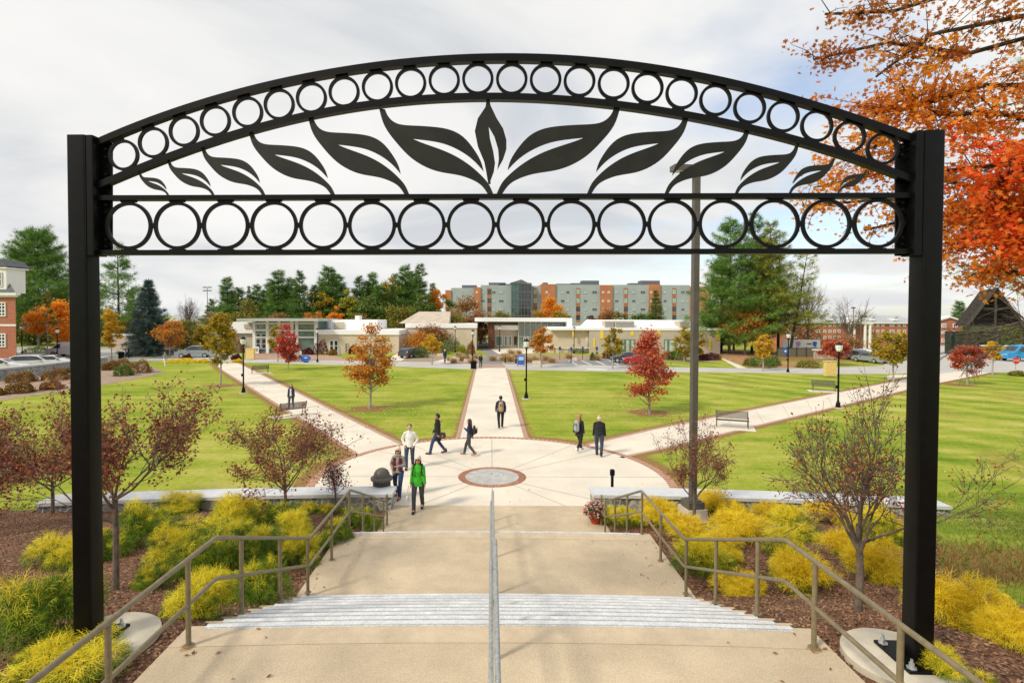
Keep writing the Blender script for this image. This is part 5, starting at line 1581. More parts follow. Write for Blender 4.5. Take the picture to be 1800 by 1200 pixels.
LM_orange = leafmat('leaf_orange', [(.42, .12, .02), (.62, .22, .03), (.72, .33, .05), (.50, .30, .06), (.34, .26, .05)], .35)
LM_bright = leafmat('leaf_bright_orange', [(.65, .20, .01), (.85, .33, .02), (.90, .45, .04), (.75, .28, .02)], .4)
LM_red = leafmat('leaf_red', [(.30, .04, .03), (.50, .08, .05), (.64, .18, .08), (.66, .28, .12)], .35)
LM_pinkred = leafmat('leaf_coral', [(.45, .05, .04), (.65, .12, .09), (.75, .22, .15)], .35)
LM_yelgr = leafmat('leaf_yellow_green', [(.16, .18, .02), (.34, .30, .03), (.55, .38, .04), (.62, .28, .03)], .35)
LM_gold = leafmat('leaf_gold', [(.50, .28, .02), (.70, .42, .03), (.75, .52, .05), (.40, .32, .05)], .35)
LM_lime = leafmat('leaf_lime', [(.24, .28, .03), (.42, .42, .04), (.55, .50, .06)], .35)
LM_green = leafmat('leaf_green', [(.05, .10, .02), (.10, .18, .03), (.18, .25, .045), (.27, .27, .06)], .25)
LM_olive = leafmat('leaf_olive', [(.10, .13, .02), (.20, .21, .035), (.34, .30, .05), (.42, .27, .06)], .3)
LM_brown = leafmat('leaf_rust_brown', [(.20, .09, .03), (.34, .16, .05), (.42, .22, .08), (.26, .17, .06)], .3)
LM_plum = leafmat('leaf_plum', [(.07, .015, .02), (.14, .03, .035), (.20, .06, .05)], .25)
LM_crab = leafmat('leaf_crab', [(.09, .022, .03), (.19, .045, .045), (.28, .085, .055), (.48, .24, .08), (.14, .035, .04)], .35, clump=1.8)
LM_beige = leafmat('dry_grass', [(.45, .30, .14), (.60, .44, .24), (.50, .36, .12)], .2)
LM_pine = leafmat('needle_pine', [(.05, .14, .03), (.10, .24, .045), (.20, .34, .06), (.38, .43, .09)], .3, clump=.5)
LM_piney = leafmat('needle_pine_yellow', [(.08, .15, .025), (.18, .25, .035), (.36, .36, .05), (.58, .42, .06)], .2, clump=.35)
LM_spruce = leafmat('needle_blue_spruce', [(.03, .06, .05), (.07, .12, .11), (.14, .21, .20)], .1, clump=.8)
LM_dark = leafmat('needle_dark', [(.05, .12, .03), (.09, .20, .045), (.17, .29, .06), (.30, .36, .08)], .3, clump=.5)

# lawn trees
def ltree(px, py, top, hw, z0py, lm, label, nl, ls, shape='oval', n_cl=34, seed=3, sig=.16, bark=None, name='young_tree', hollow=.3, group=None, tr=.085, p=None):
    p = p or G(px, py)
    H = at(px, top, p.y).z - p.z; z0 = at(px, z0py, p.y).z - p.z
    return crown_tree(name, label, 'tree', p, H, z0, S(hw, p.y), n_cl, nl, ls, lm, bark or M_barkl, shape, group, seed, tr, sig, hollow=hollow)
ltree(651, 718, 566, 39, 696, LM_orange, 'young maple with orange foliage on the lawn left of the central path', 5200, .14, 'oval', 66, 5, .14)
ltree(1141, 726, 574, 48, 708, LM_red, 'young maple with dark red foliage on the lawn right of the central path', 5000, .14, 'cone', 70, 8, .13)
ltree(388, 678, 548, 27, 640, LM_yelgr, 'young maple turning yellow green beside the left diagonal path', 5200, .19, 'egg', 52, 11, .15)
ltree(506, 650, 568, 19, 638, LM_pinkred, 'small coral red maple on the back of the left lawn', 4200, .19, 'egg', 40, 12, .17)
ltree(488, 636, 572, 14, 618, LM_yelgr, 'small olive maple by the road left of the coral red maple', 2200, .2, 'oval', 24, 13)
ltree(759, 641, 584, 16, 622, LM_gold, 'small golden maple by the road left of the central path', 2400, .2, 'egg', 24, 14)
ltree(951, 646, 576, 20, 622, LM_orange, 'small amber maple by the road right of the notice sign', 3400, .2, 'egg', 30, 15)
ltree(1077, 648, 572, 17, 626, LM_yelgr, 'slim yellow green maple in front of the long hall', 2600, .2, 'oval', 26, 16)
ltree(1203, 636, 574, 18, 628, LM_yelgr, 'yellow green maple at the hall, left of the tall pole', 2800, .2, 'oval', 26, 17)
ltree(1222, 634, 578, 15, 630, LM_yelgr, 'yellow green maple at the hall, just behind the tall pole', 2400, .2, 'oval', 26, 18)
ltree(1341, 652, 586, 16, 628, LM_gold, 'small golden maple by the road in front of the pines', 2600, .2, 'wide', 26, 19)
ltree(1466, 642, 590, 23, 632, LM_red, 'low red maple beside the pale stone wall on the right', 3600, .2, 'wide', 30, 20)
ltree(1570, 672, 580, 30, 640, LM_yelgr, 'yellow maple by the right path just left of the arch post', 5000, .2, 'wide', 40, 21)
ltree(1700, 676, 604, 25, 655, LM_red, 'rust red small tree on the right lawn beside the post', 3600, .17, 'wide', 34, 22)
ltree(1745, 660, 596, 15, 634, LM_gold, 'small golden tree on the right lawn before the chapel', 1900, .18, 'cone', 24, 23)
ltree(298, 628, 562, 26, 612, LM_orange, 'low amber tree behind the road left of the minivan', 4200, .22, 'wide', 34, 24, name='amber_tree')
ltree(196, 632, 540, 17, 612, LM_gold, 'golden yellow tree beside the left arch post', 4000, .22, 'oval', 34, 25, name='golden_tree')
ltree(103, 624, 522, 38, 606, LM_bright, 'bright orange maple behind the white van', 8000, .26, 'wide', 50, 26, name='orange_maple')
ltree(84, 628, 500, 12, 612, LM_olive, 'slim green tree in front of the orange maple at left', 1500, .22, 'cone', 26, 27)

def btree(px, top, hw, Y, lm, label, nl, ls, shape='oval', z0f=.12, n_cl=30, seed=1, sig=.2, name='broadleaf_tree', bark=None, group=None):
    x = at(px, 600, Y).x; z = hz_(x, Y); H = at(px, top, Y).z - z
    return crown_tree(name, label, 'tree', (x, Y, z), H, H * z0f, S(hw, Y), n_cl, nl, ls, lm, bark or M_bark, shape, group, seed, .2, sig)
btree(755, 575, 33, 96, LM_brown, 'rust pink tree left of the drive, in front of the shingled roof', 5200, .28, 'wide', .2, 40, 31)
btree(735, 585, 26, 90, LM_orange, 'orange pink tree by the side path left of the golden maple', 3600, .25, 'wide', .2, 30, 32)
btree(820, 519, 30, 112, LM_brown, 'tall rust brown tree at the left end of the portal roof', 6000, .3, 'egg', .1, 44, 33)
btree(792, 548, 22, 104, LM_olive, 'olive green tree behind the rust pink tree', 3800, .3, 'oval', .1, 30, 34)
btree(845, 560, 20, 118, LM_brown, 'brown leaning tree over the top of the drive', 3200, .28, 'oval', .15, 24, 35)
btree(769, 506, 15, 128, LM_bright, 'yellow orange treetop among the dark pines', 2400, .35, 'oval', .55, 22, 36)
btree(615, 506, 14, 116, LM_lime, 'lime yellow tree standing out against the pines', 3200, .32, 'oval', .25, 26, 37)
btree(588, 538, 13, 112, LM_bright, 'small orange tree below the lime yellow tree', 2000, .3, 'oval', .3, 20, 38)
btree(570, 512, 20, 122, LM_yelgr, 'olive yellow tree left of the lime yellow tree', 3400, .34, 'oval', .2, 26, 39)
btree(690, 486, 20, 126, LM_yelgr, 'tall yellow olive tree between two pines', 3400, .36, 'oval', .35, 26, 40)
btree(552, 545, 16, 108, LM_orange, 'short amber tree behind the foyer canopy', 2000, .3, 'oval', .2, 20, 41)
btree(652, 515, 30, 114, LM_green, 'broad mid green tree behind the tan wing', 5200, .34, 'wide', .05, 36, 42)
btree(700, 530, 30, 108, LM_olive, 'olive broadleaf tree behind the shingled roof', 4600, .34, 'wide', .05, 34, 43)
btree(742, 520, 24, 116, LM_green, 'dark broadleaf tree right of the olive tree behind the roof', 3800, .34, 'wide', .05, 30, 44)
btree(637, 548, 20, 106, LM_brown, 'brown bushy tree above the tan wing roof', 2800, .3, 'wide', .1, 24, 45)
btree(490, 548, 28, 110, LM_brown, 'brown green tree behind the foyer canopy', 3800, .32, 'wide', .05, 28, 46)
btree(436, 528, 26, 112, LM_olive, 'olive tree behind the left wing roof', 3800, .32, 'wide', .05, 28, 47)
btree(385, 545, 22, 96, LM_brown, 'russet tree behind the yellow green lawn maple', 3400, .28, 'oval', .1, 28, 48)
btree(325, 560, 28, 90, LM_olive, 'olive bushy tree behind the minivan', 4400, .26, 'wide', .05, 34, 49)
btree(355, 572, 20, 88, LM_yelgr, 'yellow green bushy tree right of the minivan', 3000, .26, 'wide', .05, 26, 50)
for px_, top_, hw_, lm_, lab_ in ((412, 508, 24, LM_olive, 'olive treetop between the first pines of the belt'), (452, 512, 24, LM_green, 'green treetop left of the broad pine'), (508, 505, 24, LM_green, 'green treetop between the two pines above the foyer'), (548, 510, 24, LM_yelgr, 'yellowish treetop between pines above the foyer'), (600, 512, 24, LM_olive, 'olive treetop behind the lime yellow tree'), (655, 506, 26, LM_olive, 'olive treetop above the tan wing'), (678, 512, 24, LM_green, 'green treetop left of the yellow olive tree'), (722, 508, 26, LM_olive, 'olive treetop right of the yellow olive tree'), (752, 520, 22, LM_yelgr, 'yellow green treetop at the right end of the belt'), (474, 520, 20, LM_brown, 'brown treetop below the narrow firs')):
    btree(px_, top_, hw_, 138, lm_, lab_, 3000, .4, 'wide', .05, 26, int(px_))
btree(60, 560, 34, 110, LM_green, 'dark green undergrowth tree beside the brick building', 3800, .34, 'wide', .03, 30, 51)
btree(24, 548, 26, 118, LM_olive, 'olive tree partly hidden by the brick building', 3000, .34, 'wide', .03, 26, 52)
btree(155, 560, 34, 108, LM_olive, 'olive thicket tree behind the left arch post', 3600, .34, 'wide', .03, 28, 53)
btree(222, 548, 26, 106, LM_olive, 'olive green tree behind the blue spruce', 3200, .34, 'wide', .03, 26, 54)
btree(68, 540, 22, 96, LM_brown, 'rust pink tree left of the orange maple', 2600, .28, 'wide', .25, 24, 55)
btree(886, 545, 24, 150, LM_olive, 'gold green trees in front of the residence hall left of the glass tower', 3400, .4, 'wide', .05, 28, 56)
btree(969, 522, 22, 150, LM_bright, 'flame orange maple in front of the residence hall', 5000, .42, 'oval', .15, 34, 57)
btree(985, 545, 18, 146, LM_yelgr, 'yellow olive tree under the flame orange maple', 2600, .4, 'wide', .05, 24, 58)
btree(950, 548, 20, 147, LM_olive, 'low olive tree left of the flame orange maple', 2400, .4, 'wide', .05, 22, 59)
btree(1072, 543, 22, 150, LM_brown, 'brown tree in front of the middle of the residence hall', 3200, .4, 'wide', .05, 26, 60)
btree(1092, 546, 16, 148, LM_olive, 'yellow green tree right of the brown tree before the residence hall', 2400, .4, 'wide', .05, 22, 61)
btree(1128, 545, 22, 150, LM_green, 'dark green tree left of the narrow conifer', 3200, .4, 'wide', .05, 26, 62)
btree(1037, 555, 14, 149, LM_plum, 'small purple brown tree before the residence hall', 1300, .35, 'wide', .05, 18, 63)
btree(789, 515, 15, 150, LM_green, 'green tree covering the left end of the residence hall', 2200, .4, 'oval', .05, 22, 640)
btree(868, 555, 16, 140, LM_olive, 'olive tree above the left end of the portal roof', 2200, .38, 'wide', .05, 22, 64)
btree(1290, 500, 38, 92, LM_brown, 'brown orange tree in front of the dark pines', 5600, .24, 'egg', .22, 44, 65)
btree(1310, 545, 36, 88, LM_orange, 'low orange tree under the pines beside the hall', 4600, .22, 'wide', .22, 36, 66)
btree(1415, 565, 26, 96, LM_brown, 'thin brown tree right of the leaning pine', 1300, .22, 'wide', .1, 28, 67)
btree(1485, 585, 26, 110, LM_brown, 'brown orange tree in front of the white portico', 2000, .25, 'wide', .1, 24, 68)
btree(1245, 560, 14, 96, LM_green, 'dark green tree right of the tall pole', 1800, .26, 'oval', .05, 20, 69)
btree(1735, 558, 44, 118, LM_green, 'dark evergreen thicket behind the chapel', 4800, .36, 'wide', .03, 34, 70)
btree(1800, 560, 30, 118, LM_olive, 'olive thicket behind the chapel at the frame edge', 3400, .36, 'wide', .03, 26, 71)

# ---- conifers
def conifer_mesh(seed, H, r, whorls, per, start=.2, power=.8, droop=.0, gaps=.15, tuft=.55, dens=9, kind='pine', trunk=.26, trunks=1):
    rs = np.random.RandomState(seed); b = MB(); P = []; O = []
    b.tube([(0, 0, -.3), (.1 * math.sin(seed), .05, H * .5), (0, 0, H * .99)], [trunk, trunk * .6, .03], 8)
    for w in range(whorls):
        f = start + (1 - start) * (w + rs.uniform(-.25, .25)) / whorls
        if f > .985: f = .985
        z = H * f
        prof = (1 - (f - start) / (1 - start)) ** power if kind == 'spruce' else min(1, (1 - (f - start) / (1 - start)) ** power * 1.1) * (.65 + .35 * math.sin(math.pi * min(1, (f - start) / (1 - start) * 1.6 + .25)))
        k = per + rs.randint(-1, 3)
        a0 = rs.uniform(0, 6.28)
        for j in range(k):
            if rs.rand() < gaps: continue
            a = a0 + 2 * math.pi * j / k + rs.uniform(-.3, .3)
            if kind == 'pine': z = H * min(.985, f + rs.uniform(-.6, .6) * (1 - start) / whorls)
            ln = max(.5 if kind == 'pine' else .3, r * prof * (rs.uniform(.55, 1.45) if kind == 'pine' else rs.uniform(.8, 1.15)))
            d = np.array([math.cos(a), math.sin(a), 0]); rise = (.05 + .45 * f if kind == 'pine' else -.25 + .5 * f) + rs.uniform(-.08, .12)
            pts = [Vector((0, 0, z)), Vector(d * ln * .5 + np.array([0, 0, z + rise * ln * .5 - droop * ln * .25])), Vector(d * ln + np.array([0, 0, z + rise * ln + (.10 if kind == 'pine' else .04) * ln]))]
            b.tube(pts, [.06 * (1 - f) + .025, .03, .01], 4, cap=False)
            n = int(dens * ln * 1.15) + 4
            tt = rs.uniform(.22 if kind == 'pine' else .08, 1.03, n) ** .8
            for t_ in tt:
                q = np.array(pts[0].lerp(pts[1], t_ * 2) if t_ < .5 else pts[1].lerp(pts[2], t_ * 2 - 1))
                wd = ln * .32 * math.sin(math.pi * min(1, t_ * .75 + .12)) if kind == 'pine' else ln * .20 * (1.1 - t_)
                side = np.array([-d[1], d[0], 0]) * rs.normal() * wd
                q = q + side + np.array([0, 0, rs.normal() * .12 * (1 if kind == 'pine' else .8) - (.05 if kind != 'pine' else 0)])
                P.append(q); O.append(d + side * .8 / (wd + .1) * .5 + np.array([0, 0, .35 if kind == 'pine' else -.15]))
    P = np.array(P); O = np.array(O)
    return b, P, O, rs, tuft * 1.05
def conifer(name, label, pos, H, r, seed, lm, group=None, bark=None, **kw):
    t = thing(name, pos, label, 'tree', group)
    b, P, O, rs, tuft = conifer_mesh(seed, H, r, **kw)
    b.build('trunk', bark or M_barkd, t, True)
    scatter('crown', P, tuft, T_tuft(), lm, t, up=.3, outward=O, tilt=.5, rs=rs)
    return t
def conpos(px, top, Y, base=None):
    x = at(px, 600, Y).x; z = hz_(x, Y); return Vector((x, Y, z)), at(px, top, Y).z - z
# prototypes used in the belt of pines
def place(proto, px, top, Y, label, hw=None, group=None, H0=20.0, r0=4.0):
    p, H = conpos(px, top, Y)
    s = H / H0; sx = (S(hw, Y) / r0) * random.uniform(1.2, 1.55) if hw else s
    return copy_thing(proto, p, random.uniform(0, 6.28), label, group, (sx, sx, s))
p, H = conpos(68, 405, 105)
conifer('white_pine', 'large white pine behind the orange maple on the left', p, H, S(70, 105), 101, LM_pine, whorls=20, per=9, start=.25, gaps=.10, tuft=.75, dens=15, power=.45)
p, H = conpos(208, 428, 100)
conifer('white_pine', 'open layered white pine just right of the left arch post', p, H, S(44, 100), 102, LM_pine, whorls=13, per=6, start=.28, gaps=.25, tuft=.7, dens=12, power=.5)
p, H = conpos(262, 489, 82)
conifer('blue_spruce', 'blue spruce with dense drooping boughs left of the minivan', p, H, S(44, 82), 103, LM_spruce, whorls=26, per=10, start=.06, gaps=.04, tuft=.42, dens=17, kind='spruce', power=.85, droop=.15)
grp = 'pines in the belt behind the left buildings'
A = conifer('pine_tree', 'dark pine behind the left wing, tallest at its left end', (0, 0, 0), 20, 4.0, 104, LM_pine, grp, whorls=21, per=8, start=.10, gaps=.12, tuft=.65, dens=13, power=.6)
B_ = conifer('pine_tree', 'x', (0, 0, 0), 20, 4.0, 105, LM_dark, grp, whorls=20, per=8, start=.08, gaps=.15, tuft=.65, dens=14, power=.7)
C_ = conifer('fir_tree', 'x', (0, 0, 0), 20, 3.2, 106, LM_dark, grp, whorls=26, per=8, start=.06, gaps=.06, tuft=.5, dens=13, kind='spruce', power=.9)
first = {id(A): True}
lst = [(A, 400, 486, 30, 122, 'dark pine left of the yellow green lawn maple top'), (C_, 438, 500, 15, 124, 'narrow fir between the first two pines of the belt'), (C_, 463, 508, 15, 126, 'second narrow fir of the belt, shorter'),
 (A, 490, 474, 28, 124, 'broad pine above the left part of the foyer canopy'), (B_, 527, 475, 30, 120, 'dark pine above the right part of the foyer canopy'), (A, 578, 467, 30, 126, 'tall pine behind the olive yellow tree'),
 (B_, 553, 500, 22, 122, 'shorter dark pine between two tall ones above the foyer'), (B_, 632, 484, 26, 128, 'pine right of the lime yellow tree'), (A, 655, 478, 24, 130, 'pine left of the tall yellow olive tree'),
 (A, 712, 465, 26, 126, 'tall pine right of the tall yellow olive tree'), (B_, 738, 464, 28, 124, 'last tall pine at the right end of the belt'), (C_, 690, 500, 18, 118, 'fir below the tall yellow olive tree'),
 (B_, 603, 500, 22, 130, 'dark pine behind the lime yellow tree'), (B_, 420, 505, 24, 130, 'dark pine in the second row above the left wing'), (A, 668, 500, 26, 118, 'nearer pine above the tan wing roof'),
 (B_, 760, 498, 20, 132, 'dark pine behind the yellow orange treetop'), (A, 475, 495, 24, 132, 'second row pine between the narrow fir and the broad pine'),
 (C_, 1152, 508, 20, 146, 'narrow conifer in front of the residence hall'), (A, 1235, 545, 10, 130, 'small pine right of the residence hall'), (B_, 372, 525, 16, 130, 'small dark pine left of the belt'),
 (A, 1685, 528, 20, 130, 'layered pine right of the brick gable block'), (B_, 1722, 520, 20, 134, 'pine behind the left slope of the chapel roof'), (C_, 232, 510, 18, 118, 'dark fir behind the blue spruce'), (A, 30, 470, 30, 120, 'pine behind the brick building dormer'), (B_, 140, 440, 30, 116, 'dark pine hidden mostly by the left arch post')]
lst += [(A, 512, 488, 26, 128, 'second row pine between the broad pine and the dark pine above the foyer'), (B_, 566, 490, 24, 132, 'dark second row pine left of the tall pine'), (A, 592, 480, 26, 134, 'rear pine between the tall pine and the lime yellow tree'), (B_, 645, 495, 26, 134, 'rear dark pine above the brown bushy tree'), (A, 726, 476, 26, 132, 'rear pine between the last two tall pines of the belt'), (B_, 695, 480, 24, 134, 'rear dark pine behind the yellow olive tree'), (A, 452, 500, 22, 134, 'rear pine between the two narrow firs')]
used_ = set()
for pr, px, top, hw, Yt, lab in lst:
    r0 = 3.2 if pr is C_ else 4.0
    if id(pr) in used_: place(pr, px, top, Yt, lab, hw, grp if px < 770 and px > 370 else 'conifers near the residence hall' if px > 1100 and px < 1300 else 'conifers at the sides', 20.0, r0)
    else:
        used_.add(id(pr)); p, H = conpos(px, top, Yt); pr.location = p; s = H / 20; pr.scale = (S(hw, Yt) / r0,) * 2 + (s,); pr['label'] = lab
# right hand pine stand
p, H = conpos(1282, 385, 90); conifer('white_pine', 'dense dark pine right of the tall bronze pole', p, H, S(62, 90), 110, LM_pine, whorls=20, per=7, start=.10, gaps=.10, tuft=.64, dens=14, power=.45)
p, H = conpos(1322, 372, 93); conifer('white_pine', 'tall green pine in the middle of the right pine stand', p, H, S(58, 93), 111, LM_pine, whorls=17, per=7, start=.22, gaps=.15, tuft=.62, dens=13, power=.55)
p, H = conpos(1352, 392, 90); conifer('white_pine', 'pine with yellowing needles right of the tall green pine', p, H, S(56, 90), 112, LM_piney, whorls=17, per=7, start=.20, gaps=.2, tuft=.6, dens=12, power=.5)
p, H = conpos(1368, 415, 94); conifer('white_pine', 'slim yellowing pine with bare lower trunk', p, H, S(42, 94), 113, LM_piney, whorls=13, per=6, start=.25, gaps=.3, tuft=.55, dens=11, power=.5)
p, H = conpos(1338, 420, 97); conifer('white_pine', 'yellowish pine filling the back of the right pine stand', p, H, S(52, 97), 115, LM_piney, whorls=18, per=7, start=.15, gaps=.1, tuft=.66, dens=15, power=.45)
p, H = conpos(1268, 440, 95); conifer('white_pine', 'shorter dark pine at the left of the right pine stand', p, H, S(36, 95), 116, LM_pine, whorls=18, per=7, start=.08, gaps=.08, tuft=.62, dens=16, power=.5)
# leaning sparse pine
p, H = conpos(1388, 440, 88)
t = conifer('white_pine', 'thin leaning pine with sparse yellow green layers', p, H, S(46, 88), 114, LM_piney, whorls=12, per=5, start=.18, gaps=.25, tuft=.55, dens=9, power=.35)
t.rotation_euler = (R(2), R(8), 0)
# distant tree line on the horizon
def farwood():
    n = 26000; ang = RS.uniform(-1.15, 1.15, n); d = RS.uniform(330, 430, n)
    base = np.sin(ang * 23) * 1.5 + np.sin(ang * 57 + 1) * 1.2
    z = (RS.uniform(0, 1, n) ** .7) * (7.5 + base * .6) - 5
    P = np.stack([np.sin(ang) * d * 1.2, np.cos(ang) * d, z], -1)
    o = scatter('distant_wood', P, 4.0, T_round(), LM_green, up=0)
    tag(o, 'low dark wood along the horizon behind everything', 'wood', kind='stuff')
farwood()

# ---- bare and half bare trees
def branchy(b, p, d, ln, r, depth, rs, tips, spread=.55, gr=.08, seg=3, sh=.72, kids=(2, 4), minr=.004):
    pts = [p]; dd = d.copy()
    for i in range(seg):
        dd = (dd + Vector(rs.normal(size=3) * .13) + Vector((0, 0, gr))).normalized()
        pts.append(pts[-1] + dd * ln / seg)
    b.tube(pts, [max(minr, r * (1 - .45 * i / seg)) for i in range(seg + 1)], 6 if r > .02 else 4 if r > .008 else 3, cap=False)
    if depth <= 0:
        tips.append((pts[-1], dd)); tips.append((pts[-2], dd)); return
    for k in range(rs.randint(*kids)):
        f = rs.uniform(.35, 1.0); i = min(seg - 1, int(f * seg)); q = pts[i].lerp(pts[i + 1], f * seg - i)
        nd = (dd + Vector(rs.normal(size=3) * spread)).normalized()
        branchy(b, q, nd, ln * rs.uniform(.6, .9) * sh / .72 * .85, r * .58, depth - 1, rs, tips, spread, gr, seg, sh, kids, minr)
    branchy(b, pts[-1], dd, ln * .72, r * .55, depth - 1, rs, tips, spread, gr, seg, sh, kids, minr)
def orchard(label, px, py, top, hw, seed, n_leaf, lm, trunk_f=.28, berries=True, leaf=.045, depth=4, limbs=6, name='crab_apple_tree', r0=.046, up=.25, p=None, outl=.9, clus=.05):
    p = p if p is not None else GB(px, py); rs = np.random.RandomState(seed)
    H = at(px, top, p.y).z - p.z; R0 = S(hw, p.y)
    t = thing(name, p, label, 'tree')
    b = MB(); tips = []
    th = H * trunk_f
    b.tube([(0, 0, -.15), (.02, 0, th * .5), (0, .02, th)], [r0 * 1.2, r0, r0 * .9], 8)
    # scale limb lengths so the crown fits its envelope
    L0 = math.hypot(H - th, R0) * .36
    for k in range(limbs):
        a = 2 * math.pi * k / limbs + rs.uniform(-.5, .5); el = rs.uniform(.25, 1.2)
        hx = R0 / (H - th)
        d = Vector((math.cos(a) * math.cos(el) * hx * 1.35, math.sin(a) * math.cos(el) * hx * 1.35, math.sin(el) + up)).normalized()
        branchy(b, Vector((0, 0, th * rs.uniform(.62, 1.0))), d, L0 * rs.uniform(.65, 1.3), r0 * rs.uniform(.38, .6), depth, rs, tips, .5, .06)
    branchy(b, Vector((0, 0, th)), Vector((0, 0, 1)), L0, r0 * .6, depth, rs, tips, .5, .08)
    # squeeze to envelope
    V = np.array(b.v); zz_ = V[:, 2].max(); s_z = H / zz_; rx_ = np.percentile(np.hypot(V[:, 0], V[:, 1]), 97); s_x = R0 / rx_
    kz = np.where(V[:, 2] > th, th + (V[:, 2] - th) * (H - th) / (zz_ - th), V[:, 2])
    hfac = np.clip((V[:, 2] - th * .7) / (th * .5), 0, 1)
    sxx = 1 + (s_x - 1) * hfac
    b.v = [tuple(q) for q in np.stack([V[:, 0] * sxx, V[:, 1] * sxx, kz], -1)]
    b.build('trunk', M_bark, t, True)
    T = np.array([tuple(q[0]) for q in tips]); T[:, 0] *= s_x; T[:, 1] *= s_x; T[:, 2] = th + (T[:, 2] - th) * (H - th) / (zz_ - th)
    w = rs.uniform(0, 1, len(T)) ** 3.2; w /= w.sum()
    idx = rs.choice(len(T), n_leaf, p=w)
    P = T[idx] + rs.normal(size=(n_leaf, 3)) * clus
    scatter('crown', P, leaf, T_leaf(), lm, t, up=.1, rs=rs)
    if berries:
        nb = n_leaf // 4; idx = rs.choice(len(T), nb, p=w); Q = T[idx] + rs.normal(size=(nb, 3)) * clus * .8 - np.array([0, 0, .03])
        V8 = np.array([(0, 0, -.5), (.5, 0, 0), (0, .5, 0), (-.5, 0, 0), (0, -.5, 0), (0, 0, .5)], float); F8 = np.array([[0, 2, 1, 1]])
        vs = (Q[:, None, :] + V8[None] * .020).reshape(-1, 3)
        tri = np.array([[0, 2, 1], [0, 3, 2], [0, 4, 3], [0, 1, 4], [5, 1, 2], [5, 2, 3], [5, 3, 4], [5, 4, 1]])
        fs = (tri[None] + (np.arange(nb) * 6)[:, None, None]).reshape(-1, 3)
        o_ = fast_mesh('berries', vs, fs, mat('dark_red_berries', (.10, .012, .015), .4), t); tag(o_, kind='stuff')
    return t
orchard('crab apple with wine red leaves between the seat wall and the stairs, left', 501, 915, 705, 138, 201, 6200, LM_crab, .30, leaf=.075, clus=.10)
orchard('crab apple with open amber and maroon crown just right of the left arch post', 203, 1040, 650, 178, 202, 6200, LM_crab, .42, leaf=.065, depth=4, clus=.09)
orchard('crab apple with dense maroon crown left of the left arch post', 92, 905, 705, 150, 203, 8500, LM_crab, .30, leaf=.075, clus=.12)
orchard('maroon crab apple cut by the left edge of the photo', -20, 930, 715, 110, 204, 7000, LM_crab, .35, leaf=.07, clus=.11)
orchard('nearly bare crab apple with a few orange leaves before the right arch post', 1508, 1078, 640, 158, 205, 2100, leafmat('leaf_sparse', [(.16, .03, .03), (.28, .07, .04), (.5, .2, .04), (.6, .12, .03)], .3), .36, leaf=.045, depth=4, limbs=11, clus=.07)
orchard('sparse red crab apple in front of the tall bronze light pole', 1219, 935, 725, 95, 206, 3000, LM_crab, .40, leaf=.055, clus=.06)
orchard('bare twiggy tree cut by the right edge beyond the arch post', 1835, 900, 715, 70, 207, 160, LM_crab, .3, leaf=.05, clus=.05)
orchard('slim plum coloured young tree beside the seat wall left of the stairs', 590, 905, 800, 24, 208, 1300, LM_plum, .25, berries=False, leaf=.06, limbs=4, depth=3, clus=.10, name='plum_tree')
for px, top, hw, Y, lab, sd in ((331, 513, 22, 125, 'pale bare tree left of the floodlight mast', 211), (1492, 518, 34, 130, 'bare grey tree in front of the portico', 212), (1420, 470, 36, 100, 'bare pale tree right of the leaning pine', 213)):
    p, H = conpos(px, top, Y)
    orchard(lab, px, 600, top, hw, sd, 30, LM_brown, .3, berries=False, leaf=.2, depth=5, limbs=7, r0=.28, p=p, name='bare_tree', clus=.5)

